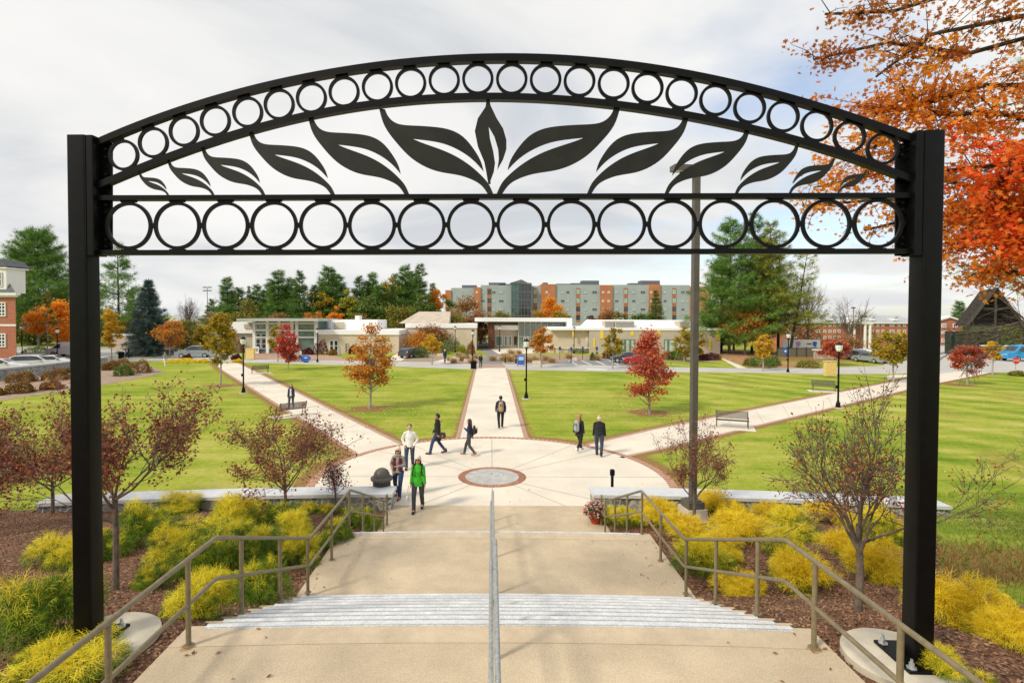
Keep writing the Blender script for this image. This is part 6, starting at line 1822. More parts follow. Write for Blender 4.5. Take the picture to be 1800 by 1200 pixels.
# ---- overhanging maple at the upper right
def overhang():
    rs = np.random.RandomState(77)
    base = Vector((11.2, 8.2, hz_(11.2, 8.2)))
    t = thing('overhanging_maple', base, 'large maple with orange and red leaves reaching over the right arch post', 'tree')
    b = MB()
    crown_c = Vector((10.6, 8.2, 8.5)) - base
    b.tube([(0, 0, -.3), (.05, 0, 2.5), (-.1, 0, 5), crown_c], [.34, .28, .22, .14], 12)
    boughs = [  # (points (px,py,Y), spread, leaves, material)
     ([(1900, 40, 8.0), (1700, 95, 8.2), (1560, 75, 8.4), (1430, 105, 8.6)], .16, 1500, 0),
     ([(1900, -60, 8.0), (1700, -20, 8.2), (1570, 20, 8.4), (1450, 25, 8.6)], .20, 1300, 0),
     ([(1900, 10, 7.6), (1790, 30, 7.9), (1640, 60, 8.1), (1540, 135, 8.3)], .24, 1400, 0),
     ([(1900, 150, 8.0), (1730, 150, 8.2), (1600, 190, 8.3), (1540, 200, 8.4)], .28, 1500, 1),
     ([(1900, 230, 7.8), (1760, 200, 8.0), (1650, 200, 8.3), (1580, 160, 8.3)], .34, 2200, 2),
     ([(1900, 300, 7.8), (1760, 290, 8.0), (1660, 300, 8.3), (1560, 250, 8.5), (1500, 270, 8.6)], .36, 2200, 2),
     ([(1900, 340, 8.2), (1720, 330, 8.5), (1570, 300, 8.8), (1430, 330, 9.2)], .22, 900, 2),
     ([(1900, 400, 8.4), (1700, 360, 8.6), (1560, 350, 8.9), (1410, 362, 9.4)], .18, 900, 2),
     ([(1900, 370, 7.6), (1780, 360, 7.9), (1690, 370, 8.2)], .36, 2200, 1),
     ([(1900, 450, 7.6), (1780, 430, 7.9), (1680, 420, 8.2)], .28, 1900, 2),
     ([(1900, 500, 7.4), (1790, 480, 7.6), (1730, 470, 8.0)], .22, 700, 2),
     ([(1900, 270, 7.2), (1820, 260, 7.3), (1750, 330, 7.4)], .34, 1700, 3),
     ([(1900, 420, 7.2), (1830, 400, 7.3), (1770, 410, 7.5)], .30, 1500, 3),
     ([(1700, 380, 9.2), (1600, 385, 9.4), (1520, 405, 9.6)], .14, 260, 2)]
    PTS = [[], [], [], []]
    for pts, sp, n, mi in boughs:
        n = int(n * (.52 if mi == 0 else .95 if mi == 2 else 1.35))
        W_ = [at(*q) - base for q in pts]
        s0 = crown_c.lerp(W_[0], 0) if W_[0].z > 2 else Vector((-.1, 0, 4))
        line = [s0] + W_
        b.tube(line, [.07] + [.035 * (1 - i / (len(W_) + .5)) + .006 for i in range(len(W_))], 6, cap=False)
        anchors = []
        for k in range(30 + n // 40):
            f = rs.uniform(0, 1) ** .8 * (len(W_) - 1); i = min(len(W_) - 2, int(f)); q = W_[i].lerp(W_[i + 1], f - i)
            e = q + Vector(rs.normal(size=3)) * sp * 1.25 + Vector((-.10, 0, -.05)); e.z = q.z + (e.z - q.z) * .75
            b.tube([q, q.lerp(e, .5) + Vector((0, 0, .03)), e], [.009, .006, .003], 3, cap=False)
            anchors.append(tuple(e)); anchors.append(tuple(q.lerp(e, .6)))
        A_ = np.array(anchors)
        P = A_[rs.randint(0, len(A_), n)] + rs.normal(size=(n, 3)) * np.array([.075, .10, .055])
        PTS[mi].append(P)
    b.build('trunk', M_barkd, t, True)
    lms = [leafmat('maple_brown_red', [(.30, .07, .02), (.48, .14, .03), (.62, .25, .05), (.52, .32, .08)], .45, clump=1.2), leafmat('maple_deep_orange', [(.52, .11, .02), (.70, .20, .03), (.80, .33, .04), (.55, .28, .05)], .45, clump=1.2),
           leafmat('maple_orange', [(.68, .17, .02), (.85, .30, .03), (.90, .45, .06), (.70, .36, .06)], .45, clump=1.2), leafmat('maple_red', [(.72, .04, .01), (.90, .11, .02), (.92, .22, .03), (.85, .36, .05)], .45, clump=1.2)]
    allP = np.concatenate([np.concatenate(q) for q in PTS]); mi = np.concatenate([np.full(sum(len(x) for x in q), i) for i, q in enumerate(PTS)])
    scatter('crown', allP, .072, T_maple(), lms, t, up=.25, midx=mi, rs=rs)
overhang()
# pine bough and bare twigs reaching in from the right
def sidepine():
    rs = np.random.RandomState(5); base = Vector((15.5, 12.5, 0)); base.z = hz_(base.x, base.y)
    t = thing('white_pine', base, 'pine beyond the right edge whose green bough hangs above the chapel', 'tree')
    b = MB(); b.tube([(0, 0, -.3), (0, 0, 6), (0, 0, 13)], [.3, .22, .1], 10)
    P = []; O = []
    for pts, n, sp in (([(1900, 495, 12), (1800, 500, 12), (1740, 482, 12.2), (1690, 478, 12.4)], 210, .16), ([(1900, 440, 12), (1830, 470, 12), (1760, 462, 12.2)], 120, .2), ([(1900, 80, 12), (1830, 120, 12), (1775, 118, 12.4)], 120, .3), ([(1900, 200, 12), (1840, 170, 12), (1790, 165, 12.4)], 90, .25)):
        W_ = [at(*q) - base for q in pts]; b.tube([Vector((0, 0, W_[0].z - .4))] + W_, [.06] + [.03, .02, .012, .008][:len(W_)], 6, cap=False)
        for k in range(n):
            f = rs.uniform(0, 1) * (len(W_) - 1); i = min(len(W_) - 2, int(f)); q = W_[i].lerp(W_[i + 1], f - i); e = np.array(q) + rs.normal(size=3) * np.array([sp, sp, sp * .6]); P.append(e); O.append([-.6, -.1, .3])
    b.build('trunk', M_barkd, t, True)
    V, F_ = T_tuft(); vs = []; fs = []
    for i in range(9):
        a = -1.1 + 2.2 * i / 8; o_ = len(vs); w = .02; vs += [(-w, 0, 0), (w, 0, 0), (math.sin(a), math.cos(a), .25 * math.sin(i * 2.1)), (math.sin(a) - .01, math.cos(a), .25 * math.sin(i * 2.1))]; fs.append([o_, o_ + 1, o_ + 2, o_ + 3])
    scatter('crown', np.array(P), .17, (np.array(vs), np.array(fs)), LM_pine, t, up=.1, outward=np.array(O), tilt=.8, rs=rs)
    base = Vector((13.2, 12.6, 0)); base.z = hz_(base.x, base.y)
    t = thing('bare_tree', base, 'bare grey branches reaching in from the right edge below the pine bough', 'tree')
    b = MB(); b.tube([(0, 0, -.3), (.1, 0, 2.2), (0, 0, 5)], [.16, .12, .06], 8)
    for pts in ([(1900, 560, 12.4), (1790, 575, 12.4), (1720, 602, 12.5), (1660, 625, 12.6)], [(1900, 552, 12.3), (1800, 565, 12.3), (1730, 580, 12.4), (1672, 588, 12.4)], [(1900, 600, 12.4), (1810, 590, 12.4), (1750, 612, 12.5), (1700, 640, 12.6)], [(1900, 640, 12.2), (1800, 560, 12.2), (1730, 500, 12.2), (1668, 455, 12.3)], [(1900, 620, 12.4), (1820, 600, 12.4), (1760, 585, 12.5), (1700, 578, 12.6)]):
        W_ = [at(*q) - base for q in pts]; line = [Vector((.1, 0, 2.5))] + W_
        b.tube(line, [.05, .028, .018, .011, .005], 5, cap=False)
        for k in range(16):
            f = rs.uniform(.2, 1) * (len(W_) - 1); i = min(len(W_) - 2, int(f)); q = W_[i].lerp(W_[i + 1], f - i); d = (W_[i + 1] - W_[i]).normalized()
            branchy(b, q, (d + Vector(rs.normal(size=3) * .45)).normalized(), .35, .007, 1, rs, [], .4, .0, 2)
    b.build('trunk', M_bark, t, True)
sidepine()

# ---- golden threadleaf bushes in the beds
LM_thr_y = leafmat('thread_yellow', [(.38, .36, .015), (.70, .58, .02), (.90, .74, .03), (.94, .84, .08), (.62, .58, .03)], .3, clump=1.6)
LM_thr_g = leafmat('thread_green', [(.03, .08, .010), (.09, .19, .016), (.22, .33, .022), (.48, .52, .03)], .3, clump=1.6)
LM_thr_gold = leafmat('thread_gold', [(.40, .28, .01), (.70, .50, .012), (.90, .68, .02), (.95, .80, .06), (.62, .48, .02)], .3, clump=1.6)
def bush_mesh(seed, n, thr):
    """lumpy dome of thread sprays: green inside and low down, yellow at the upper and outer tips"""
    rs = np.random.RandomState(seed)
    k = 11; an = rs.uniform(0, 6.28, k); rd = rs.uniform(.15, .72, k) ; cen = np.stack([np.cos(an) * rd, np.sin(an) * rd, (1 - rd) * rs.uniform(.15, .75, k)], -1)
    lr = rs.uniform(.24, .42, k); w = lr ** 2; i_ = rs.choice(k, n, p=w / w.sum())
    u = rs.normal(size=(n, 3)); u[:, 2] = np.abs(u[:, 2]) * 1.1 - .12; u /= np.linalg.norm(u, axis=1)[:, None]
    q = rs.uniform(.45, 1.0, n) ** .7
    P = cen[i_] + u * (lr[i_] * q)[:, None]
    P[:, 2] = np.clip(P[:, 2], .02, None)
    rad = np.hypot(P[:, 0], P[:, 1]); c0 = P / (np.linalg.norm(P, axis=1)[:, None] + .01)
    out = u * np.array([1, 1, .7]) + c0 * .5 + np.array([0, 0, .25])
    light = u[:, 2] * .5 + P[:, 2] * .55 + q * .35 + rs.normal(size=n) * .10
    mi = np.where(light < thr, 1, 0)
    return P, out, mi, rs
bp = {}
def golden(px, py, hw, top, label, kind, grp):
    p = GB(px, py); 
    h = max(.35, at(px, top, p.y).z - p.z); r = S(hw, p.y)
    p = p + Vector((0, r * .55, 0)); p.z = hz_(p.x, p.y) - .03
    key = (kind, random.randint(0, 3))
    if key not in bp:
        P, out, mi, rs = bush_mesh(len(bp) * 7 + 300, 2900, {'mixed': .76, 'gold': .44, 'green': 1.02}[kind])
        t = thing('threadleaf_cypress', p, label, 'bush', grp)
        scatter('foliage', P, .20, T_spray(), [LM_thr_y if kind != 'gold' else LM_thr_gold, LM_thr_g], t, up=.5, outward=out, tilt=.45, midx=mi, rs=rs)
        b = MB()
        for i in range(14):
            a = rs.uniform(0, 6.28); l_ = rs.uniform(.3, .7); b.tube([(0, 0, 0), (math.cos(a) * l_ * .5, math.sin(a) * l_ * .5, .25), (math.cos(a) * l_, math.sin(a) * l_, rs.uniform(.3, .6))], [.02, .012, .005], 4, cap=False)
        b.build('stems', M_bark, t)
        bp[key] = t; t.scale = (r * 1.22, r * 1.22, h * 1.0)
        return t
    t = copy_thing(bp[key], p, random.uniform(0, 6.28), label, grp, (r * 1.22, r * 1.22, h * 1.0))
    return t
gl = 'golden cypress bushes left of the stairs'
for a in ((42, 1150, 84, 985, 'large green and yellow bush left of the left arch post', 'green'), (70, 1230, 100, 1140, 'yellow bush in the lower left corner below the arch post', 'mixed'), (88, 1000, 50, 925, 'yellow bush between the maroon crab apple and the left arch post', 'mixed'),
          (222, 965, 46, 872, 'green yellow bush just right of the left post near the seat wall', 'green'), (300, 905, 42, 862, 'yellow green bush close behind the wall, second from the left', 'mixed'), (285, 1000, 48, 925, 'yellow bush beside the trunk of the open crab apple', 'mixed'),
          (375, 940, 58, 866, 'broad yellow bush in the middle of the left bed', 'mixed'), (345, 1010, 64, 915, 'big yellow bush above the bend of the left handrail', 'green'), (455, 930, 58, 874, 'yellow green bush under the wine red crab apple', 'green'),
          (553, 902, 36, 874, 'small yellow bush against the left seat wall', 'mixed'), (430, 1010, 60, 935, 'yellow bush behind the first level part of the left handrail', 'green'), (335, 1090, 64, 985, 'yellow bush with rusty base beside the upper left handrail', 'mixed'),
          (450, 1065, 50, 955, 'dark green bush beside the left edge of the steps', 'green'), (520, 1000, 38, 938, 'yellow bush behind the middle posts of the left handrail', 'mixed'), (625, 935, 34, 884, 'yellow green bush beside the wall end left of the stairs', 'green')):
    golden(*a, gl)
for a in ((165, 985, 42, 925, 'green bush directly behind the left arch post', 'green'), (265, 940, 40, 885, 'green bush between two yellow ones near the left wall', 'green'), (400, 975, 52, 905, 'yellow green bush in the centre of the left bed', 'green'), (495, 960, 44, 900, 'yellow bush in front of the wine red crab apple trunk', 'mixed'), (585, 965, 34, 915, 'green bush left of the lower left handrail', 'green'), (385, 1060, 52, 985, 'green bush low behind the left handrail posts', 'green'), (255, 1040, 34, 985, 'small green bush beside the open crab apple trunk', 'green'), (420, 915, 40, 868, 'yellow bush at the wall left of the wine red crab apple', 'mixed')):
    golden(*a, gl)
gl = 'golden cypress bushes right of the stairs'
for a in ((1090, 928, 36, 886, 'gold bush behind the flower pot'), (1165, 928, 44, 880, 'gold bush between the right handrail and the light pole base'), (1270, 905, 42, 858, 'gold bush right of the light pole base'), (1330, 960, 62, 892, 'broad gold bush in the middle of the right bed'),
          (1250, 1020, 52, 938, 'gold bush beside the sloping right handrail'), (1415, 950, 52, 888, 'gold bush left of the bare crab apple trunk, near the wall'), (1480, 925, 44, 882, 'gold bush against the right seat wall behind the crab apple'), (1312, 1052, 44, 1003, 'small gold bush beside the top of the right steps'),
          (1428, 1045, 58, 962, 'gold bush in front of the bare crab apple trunk'), (1562, 962, 44, 878, 'gold bush behind the crab apple near the right arch post'), (1555, 1025, 52, 938, 'gold bush right of the bare crab apple trunk'), (1722, 1120, 84, 1003, 'large gold bush right of the right arch post'),
          (1800, 1150, 50, 1060, 'gold bush at the lower right edge of the photo'), (1700, 1218, 54, 1165, 'gold bush in the lower right corner under the handrail'), (1368, 925, 34, 880, 'small gold bush left of the wall side bush')):
    golden(*a, 'mixed' if a[0] in (1250, 1415, 1562, 1700, 1385, 1090) else 'gold', gl)
for a in ((1210, 955, 40, 905, 'gold bush in front of the light pole base'), (1385, 985, 40, 925, 'gold bush between the middle of the right bed and the wall'), (1500, 985, 40, 930, 'gold bush just left of the bare crab apple trunk'), (1280, 985, 44, 930, 'gold bush left of the broad gold bush')):
    golden(*a, 'mixed' if a[0] in (1250, 1415, 1562, 1700, 1385, 1090) else 'gold', gl)

# ---- small shrubs
def shrub(px, py, hw, top, lm, label, n=700, ls=.07, name='shrub', grp=None, z=None, tm=None, up=.3, flat=True):
    p = GB(px, py); r = S(hw, p.y); h = max(.25, at(px, top, p.y).z - p.z)
    t = thing(name, p, label, 'shrub', grp)
    P_, U_ = dome_pts(n, r, h, 0, inner=.7)
    P_ = P_ * (1 + .12 * np.sin(P_[:, :1] * 5 / r + P_[:, 1:2] * 4 / r))
    scatter('foliage', P_, ls, tm or T_leaf(), lm, t, up=up, outward=U_, tilt=.7)
    b = MB()
    for i in range(8):
        a = i * .8; b.tube([(0, 0, 0), (math.cos(a) * r * .6, math.sin(a) * r * .6, h * .7)], [.02, .008], 4, cap=False)
    b.build('stems', M_bark, t)
    return t
LM_rusty = leafmat('rusty_shrub', [(.10, .10, .015), (.22, .14, .03), (.34, .15, .03), (.16, .14, .03)], .2, clump=2.5)
g_ = 'clipped shrubs on the bank below the stone wall'
for px, py, hw, top, lab in ((40, 671, 24, 652, 'rusty green shrub on the bank, upper left one'), (37, 690, 23, 670, 'rusty green shrub on the bank below the upper left one'), (100, 667, 22, 648, 'rusty green shrub on the bank left of the arch post, upper'), (92, 684, 18, 668, 'rusty green shrub on the bank left of the arch post, lower'), (-4, 695, 12, 682, 'rusty shrub at the left edge of the bank'),
                             (127, 655, 10, 645, 'small shrub touching the left edge of the arch post'), (218, 660, 16, 640, 'green mound shrub just right of the left arch post'), (212, 647, 22, 630, 'orange tinted shrub at the top of the bank right of the post'), (246, 655, 22, 632, 'orange brown shrub left of the walker in white'), (195, 650, 14, 634, 'rust shrub directly beside the right side of the left post')):
    shrub(px, py, hw, top, LM_green if 'green mound' in lab else LM_rusty, lab, 2600, .13, grp=g_)
for px, py, hw, top, lm, lab in ((320, 636, 30, 630, LM_thr_gold, 'low strip of yellow shrubs at the road before the minivan'), (357, 637, 12, 631, LM_thr_gold, 'low yellow shrub left of the left diagonal path'), (330, 633, 8, 622, LM_plum, 'round plum shrub in front of the minivan'), (416, 632, 9, 622, LM_plum, 'round plum shrub left of the pale yellow board'), (418, 637, 9, 631, LM_thr_gold, 'low yellow shrub below the round plum shrub'),
    (565, 623, 14, 596, LM_plum, 'tall dark plum shrub before the tan wall windows'), (541, 623, 12, 611, LM_plum, 'wide plum shrub left of the tall plum shrub'), (586, 624, 8, 613, LM_brown, 'small tan shrub right of the tall plum shrub'), (413, 620, 16, 592, LM_brown, 'pinkish brown shrub at the left end of the foyer'), (620, 622, 7, 606, LM_plum, 'plum shrub under the orange lawn maple'),
    (770, 622, 24, 594, LM_green, 'dark green rounded shrub left of the drive'), (795, 618, 18, 592, LM_green, 'large green shrub beside the drive lamp'), (735, 628, 22, 608, LM_green, 'dark shrub under the rust pink tree'), (811, 620, 10, 606, LM_lime, 'lime green shrub beside the drive'), (828, 622, 8, 600, LM_brown, 'brown twiggy shrub behind the litter bin'),
    (1015, 616, 10, 592, LM_olive, 'yellow green shrub in the recess before the long hall'), (1020, 620, 20, 609, LM_green, 'low dark green shrub in the recess before the long hall'), (1041, 633, 4, 620, LM_green, 'small round green shrub by the parking signs, left'), (1049, 632, 3, 619, LM_green, 'small upright green shrub by the parking signs, right'),
    (1070, 630, 12, 612, LM_plum, 'dark shrub at the hall corner by the slim maple'), (1088, 630, 14, 610, LM_green, 'green shrub at the hall behind the red maple'), (1190, 632, 16, 614, LM_green, 'green shrub under the hall windows, left of the tall pole'), (1175, 632, 12, 616, LM_green, 'dark green shrub under the hall windows'), (1250, 632, 17, 620, LM_plum, 'wide plum shrub at the right end of the hall'), (1235, 633, 12, 622, LM_plum, 'plum shrub next to the tall pole'),
    (1340, 645, 24, 622, LM_green, 'dark green shrub behind the golden maple'), (1356, 642, 16, 624, LM_green, 'green shrub left of the olive fence'), (1318, 642, 12, 628, LM_olive, 'olive shrub by the small white sign'), (1420, 646, 20, 632, LM_olive, 'straggly olive shrub before the pale stone wall'), (1330, 606, 10, 590, LM_green, 'dark shrub between the pine trunks'), (1392, 610, 9, 596, LM_dark, 'dark evergreen ball left of the white banner'),
    (255, 620, 14, 612, LM_rusty, 'low rusty shrub beneath the spruce'), (66, 620, 20, 608, LM_green, 'green mound shrub left of the white van'), (1790, 660, 14, 652, LM_olive, 'low hedge at the base of the stop sign'), (595, 890, 10, 872, LM_plum, 'maroon shrub squeezed between wall and handrail')):
    shrub(px, py, hw, top, lm, lab, 1300, .19 if py < 700 else .06)
# ornamental grasses
grass0 = [None]
def ogras(px, py, s, label):
    p = G(px, py)
    if grass0[0] is None:
        rs = np.random.RandomState(9); n = 420
        P = rs.normal(size=(n, 3)) * np.array([.16, .16, 0]); out = np.stack([P[:, 0] * 2.2, P[:, 1] * 2.2, np.full(n, 1.0)], -1)
        V = np.array([(-.02, 0, 0), (.02, 0, 0), (.015, .6, .05), (-.015, .6, .05), (.0, 1.0, -.12), (-.02, 1.0, -.12)], float); F_ = np.array([[0, 1, 2, 3], [3, 2, 4, 5]])
        t = thing('ornamental_grass', p, label, 'grass clump', 'ornamental grasses around the drive')
        scatter('blades', P, 1.15, (V, F_), LM_beige, t, up=.0, outward=out, tilt=.22, rs=rs); grass0[0] = t; t.scale = (s,) * 3; return
    copy_thing(grass0[0], p, random.uniform(0, 6), label, None, s)
gpos = [(885, 627), (893, 630), (899, 624), (905, 628), (912, 622), (896, 635), (884, 634), (930, 636), (940, 634), (948, 638), (960, 634), (866, 634), (790, 634), (797, 638), (812, 634), (820, 631), (836, 630), (829, 638), (806, 627), (970, 637), (1000, 630), (1048, 633)]
for i, (px, py) in enumerate(gpos):
    side = 'right' if px > 860 else 'left'
    n_ = sum(1 for q in gpos[:i + 1] if (q[0] > 860) == (px > 860))
    order = ['first', 'second', 'third', 'fourth', 'fifth', 'sixth', 'seventh', 'eighth', 'ninth', 'tenth', 'eleventh', 'twelfth', 'thirteenth', 'fourteenth', 'fifteenth', 'sixteenth']
    srt = sorted([q[0] for q in gpos if (q[0] > 860) == (px > 860)])
    ogras(px, py, random.uniform(.45, .8), 'straw coloured grass clump %s of the drive, %s from the left' % (side, order[srt.index(px)]))
# landscape boulders around the forecourt
for px, py, w_, lab in ((905, 634, 8, 'long pale stone slab right of the drive'), (878, 632, 5, 'pale stone block beside the drive, right'), (800, 634, 10, 'long pale stone slab left of the drive, front'), (776, 626, 8, 'pale stone slab by the walker with white cap'), (944, 640, 9, 'pale stone slab behind the notice sign'), (823, 636, 8, 'pale stone slab beside the litter bin'), (1010, 634, 4, 'pale boulder by the parking spaces')):
    p = G(px, py); t_ = MB(); w2 = S(w_, p.y)
    vs = [(x * w2 * (1 - .12 * (k % 2)), y * .45, z) for k, (x, y, z) in enumerate([(-1, -1, -.1), (1, -1, -.1), (1, 1, -.1), (-1, 1, -.1), (-.95, -.8, .42), (.9, -.9, .38), (.92, .8, .44), (-.9, .85, .40)])]
    t_.add(vs, [(0, 3, 2, 1), (4, 5, 6, 7), (0, 1, 5, 4), (1, 2, 6, 5), (2, 3, 7, 6), (3, 0, 4, 7)])
    o_ = t_.build('stone_block', mat('pale_boulder', (.62, .52, .40), .9, 0, .15, 3), None, loc=p); tag(o_, lab, 'stone')
# fallen leaves and grass blades
def litter():
    n = 200; side = RS.choice([-1, 1], n); y = RS.uniform(4.8, 17.2, n); x = .1 + side * (3.3 - np.abs(RS.normal(size=n)) * .55)
    lev = (y < 5.7) | ((y > 9.15) & (y < 11.6)) | (y > 15.4); x = x[lev]; y = y[lev]; z = np.array([float(zs(v)) for v in y]) + .012; z = np.where(y > 15.4, .035, z)
    o_ = scatter('blown_leaves', np.stack([x, y, z], -1), .05, T_leaf(), leafmat('blown_leaf', [(.12, .05, .02), (.30, .14, .05), (.45, .25, .08)], .1), up=2.5)
    tag(o_, 'small dry leaves blown along the edges of the landings', 'leaves', kind='stuff')
    n = 5200; x = RS.uniform(-40, 45, n); y = RS.uniform(17.8, 66, n)
    tr = np.array([[G(a, c).x, G(a, c).y] for a, c in LAWN_TREES[:3]])
    k = n // 2; c = tr[RS.randint(0, 3, k)]; x[:k] = c[:, 0] + RS.normal(size=k) * 2.6; y[:k] = c[:, 1] + RS.normal(size=k) * 2.6
    P = np.stack([x, y, Hf(x, y) + .03], -1)
    o_ = scatter('fallen_leaves', P, .085, T_leaf(), leafmat('fallen_leaf', [(.45, .22, .06), (.60, .45, .22), (.72, .64, .45), (.35, .12, .04)], .1), up=1.2)
    tag(o_, 'fallen autumn leaves scattered on the lawns', 'leaves', kind='stuff')
    n = 60000
    x = RS.uniform(5.5, 22, n); y = RS.uniform(4.5, 19, n)
    k = ~in_poly(x, y, BEDR) & ((x > 13.6) | (y < 16.4) | (y > 17.9)); x = x[k]; y = y[k]
    P = np.stack([x, y, Hf(x, y) + .02], -1)
    m_ = len(P); V = np.array([(-.05, 0, 0), (.05, 0, 0), (.03, .6, .0), (-.03, .6, .0)], float); 
    out = RS.normal(size=(m_, 3)) * .6 + np.array([0, 0, 1.6])
    brown = np.hypot((x - 9.6) / 3.2, (y - 10.6) / 1.5) < 1.15
    o_ = scatter('grass_blades', P, np.where(brown, .20, .11) * RS.uniform(.6, 1.3, m_), (V, np.array([[0, 1, 2, 3]])), [leafmat('blade_green', [(.09, .17, .012), (.17, .27, .025), (.27, .34, .05)], .2), leafmat('blade_brown', [(.20, .12, .04), (.32, .20, .07), (.22, .18, .04)], .2)], up=0, outward=out, tilt=.25, midx=(brown & (RS.rand(m_) < .75)).astype(int))
    tag(o_, 'rough grass on the bank right of the planting bed', 'grass', kind='stuff')
litter()
# ================================================================== people
def _cap(b, p0, p1, r0, r1, ex=(1, 1), seg=10, flat=False):
    """tapered limb with round ends; ex squashes the section in local x / y (for torsos)"""
    p0, p1 = Vector(p0), Vector(p1); d = (p1 - p0); ln = d.length; d = d.normalized()
    a = d.orthogonal().normalized() if abs(d.z) < .9 else (Vector((1, 0, 0)) - d * d.x).normalized()
    c = d.cross(a).normalized()
    if abs(d.z) >= .9:
        pass
    rings = []
    if flat: rings.append((p0, r0 * .03))
    else:
      for t in (-90, -60, -30): rings.append((p0 + d * r0 * math.sin(R(t)) * .9, r0 * max(.03, math.cos(R(t)))))
    for f in (0, .33, .66, 1): rings.append((p0.lerp(p1, f), r0 + (r1 - r0) * f))
    for t in (30, 60, 90): rings.append((p1 + d * r1 * math.sin(R(t)) * .9, r1 * max(.03, math.cos(R(t)))))
    vs = []
    for q, r in rings:
        for k in range(seg):
            t = 2 * math.pi * k / seg; vs.append(q + a * (math.cos(t) * r * ex[0]) + c * (math.sin(t) * r * ex[1]))
    fs = [(i * seg + k, i * seg + (k + 1) % seg, (i + 1) * seg + (k + 1) % seg, (i + 1) * seg + k) for i in range(len(rings) - 1) for k in range(seg)]
    fs += [tuple(range(seg))[::-1], tuple((len(rings) - 1) * seg + k for k in range(seg))]
    b.add(vs, fs)
def _ell(b, c, r, seg=12):
    c = Vector(c); vs = []; n = 8
    for i in range(n + 1):
        ph = -math.pi / 2 + math.pi * i / n
        for k in range(seg):
            t = 2 * math.pi * k / seg; rr_ = max(.02, math.cos(ph)); vs.append((c.x + r[0] * rr_ * math.cos(t), c.y + r[1] * rr_ * math.sin(t), c.z + r[2] * math.sin(ph)))
    fs = [(i * seg + k, i * seg + (k + 1) % seg, (i + 1) * seg + (k + 1) % seg, (i + 1) * seg + k) for i in range(n) for k in range(seg)]
    fs += [tuple(range(seg))[::-1], tuple(n * seg + k for k in range(seg))]
    b.add(vs, fs)
def fuse(b, name, m, parent, vox):
    """fuse overlapping limbs into one continuous skin"""
    me = bpy.data.meshes.new(name); me.from_pydata(b.v, [], b.f); o = bpy.data.objects.new(name, me); COL.objects.link(o)
    md = o.modifiers.new('r', 'REMESH'); md.mode = 'VOXEL'; md.voxel_size = vox
    sm = o.modifiers.new('s', 'SMOOTH'); sm.factor = .5; sm.iterations = 3
    dg = bpy.context.evaluated_depsgraph_get()
    nm = bpy.data.meshes.new_from_object(o.evaluated_get(dg)); bpy.data.objects.remove(o)
    nm.materials.clear(); nm.materials.append(m); nm.polygons.foreach_set('use_smooth', [True] * len(nm.polygons))
    n = bpy.data.objects.new(name, nm); COL.objects.link(n); n.parent = parent
    return n
def cl(name, c, rough=.85): return mat(name, c, rough, 0, .12, 12, .25, 40)
M_skin = mat('skin', (.62, .36, .25), .55, 0, .04, 5); M_skind = mat('skin_tan', (.45, .25, .16), .55, 0, .04, 5)
M_hairb = mat('brown_hair', (.06, .03, .018), .5, 0, .3, 30); M_hairk = mat('black_hair', (.012, .01, .01), .5, 0, .3, 30); M_hairy = mat('blonde_hair', (.42, .24, .09), .5, 0, .3, 30); M_hairg = mat('white_grey_hair', (.65, .62, .57), .6, 0, .1, 30)
M_dj = cl('dark_denim', (.035, .055, .10)); M_bj = cl('blue_denim', (.03, .055, .15)); M_bk = cl('black_cloth', (.012, .012, .014)); M_gy = cl('charcoal_cloth', (.05, .055, .06)); M_wh = cl('white_knit', (.78, .77, .74)); M_gr = cl('bright_green_cloth', (.05, .46, .02)); M_mr = cl('maroon_cloth', (.16, .015, .02)); M_hg = cl('heather_grey_knit', (.30, .29, .27)); M_nv = cl('navy_cloth', (.015, .03, .08)); M_cr = cl('cream_knit', (.72, .66, .58))
M_bn = cl('brown_leather', (.05, .028, .018), .5); M_or = cl('tan_orange_suede', (.30, .09, .03)); M_shoe = cl('black_shoe', (.012, .012, .012), .5); M_ws = cl('white_shoe', (.75, .75, .73)); M_bp = cl('tan_canvas', (.42, .30, .17)); M_gb = cl('pale_grey_canvas', (.35, .38, .40)); M_flat = cl('tan_flat_shoe', (.45, .22, .12)); M_eye = mat('eye', (.02, .015, .01), .2); M_lip = mat('lip', (.45, .14, .12), .5); M_sun = mat('sunglass_lens', (.01, .01, .012), .1)

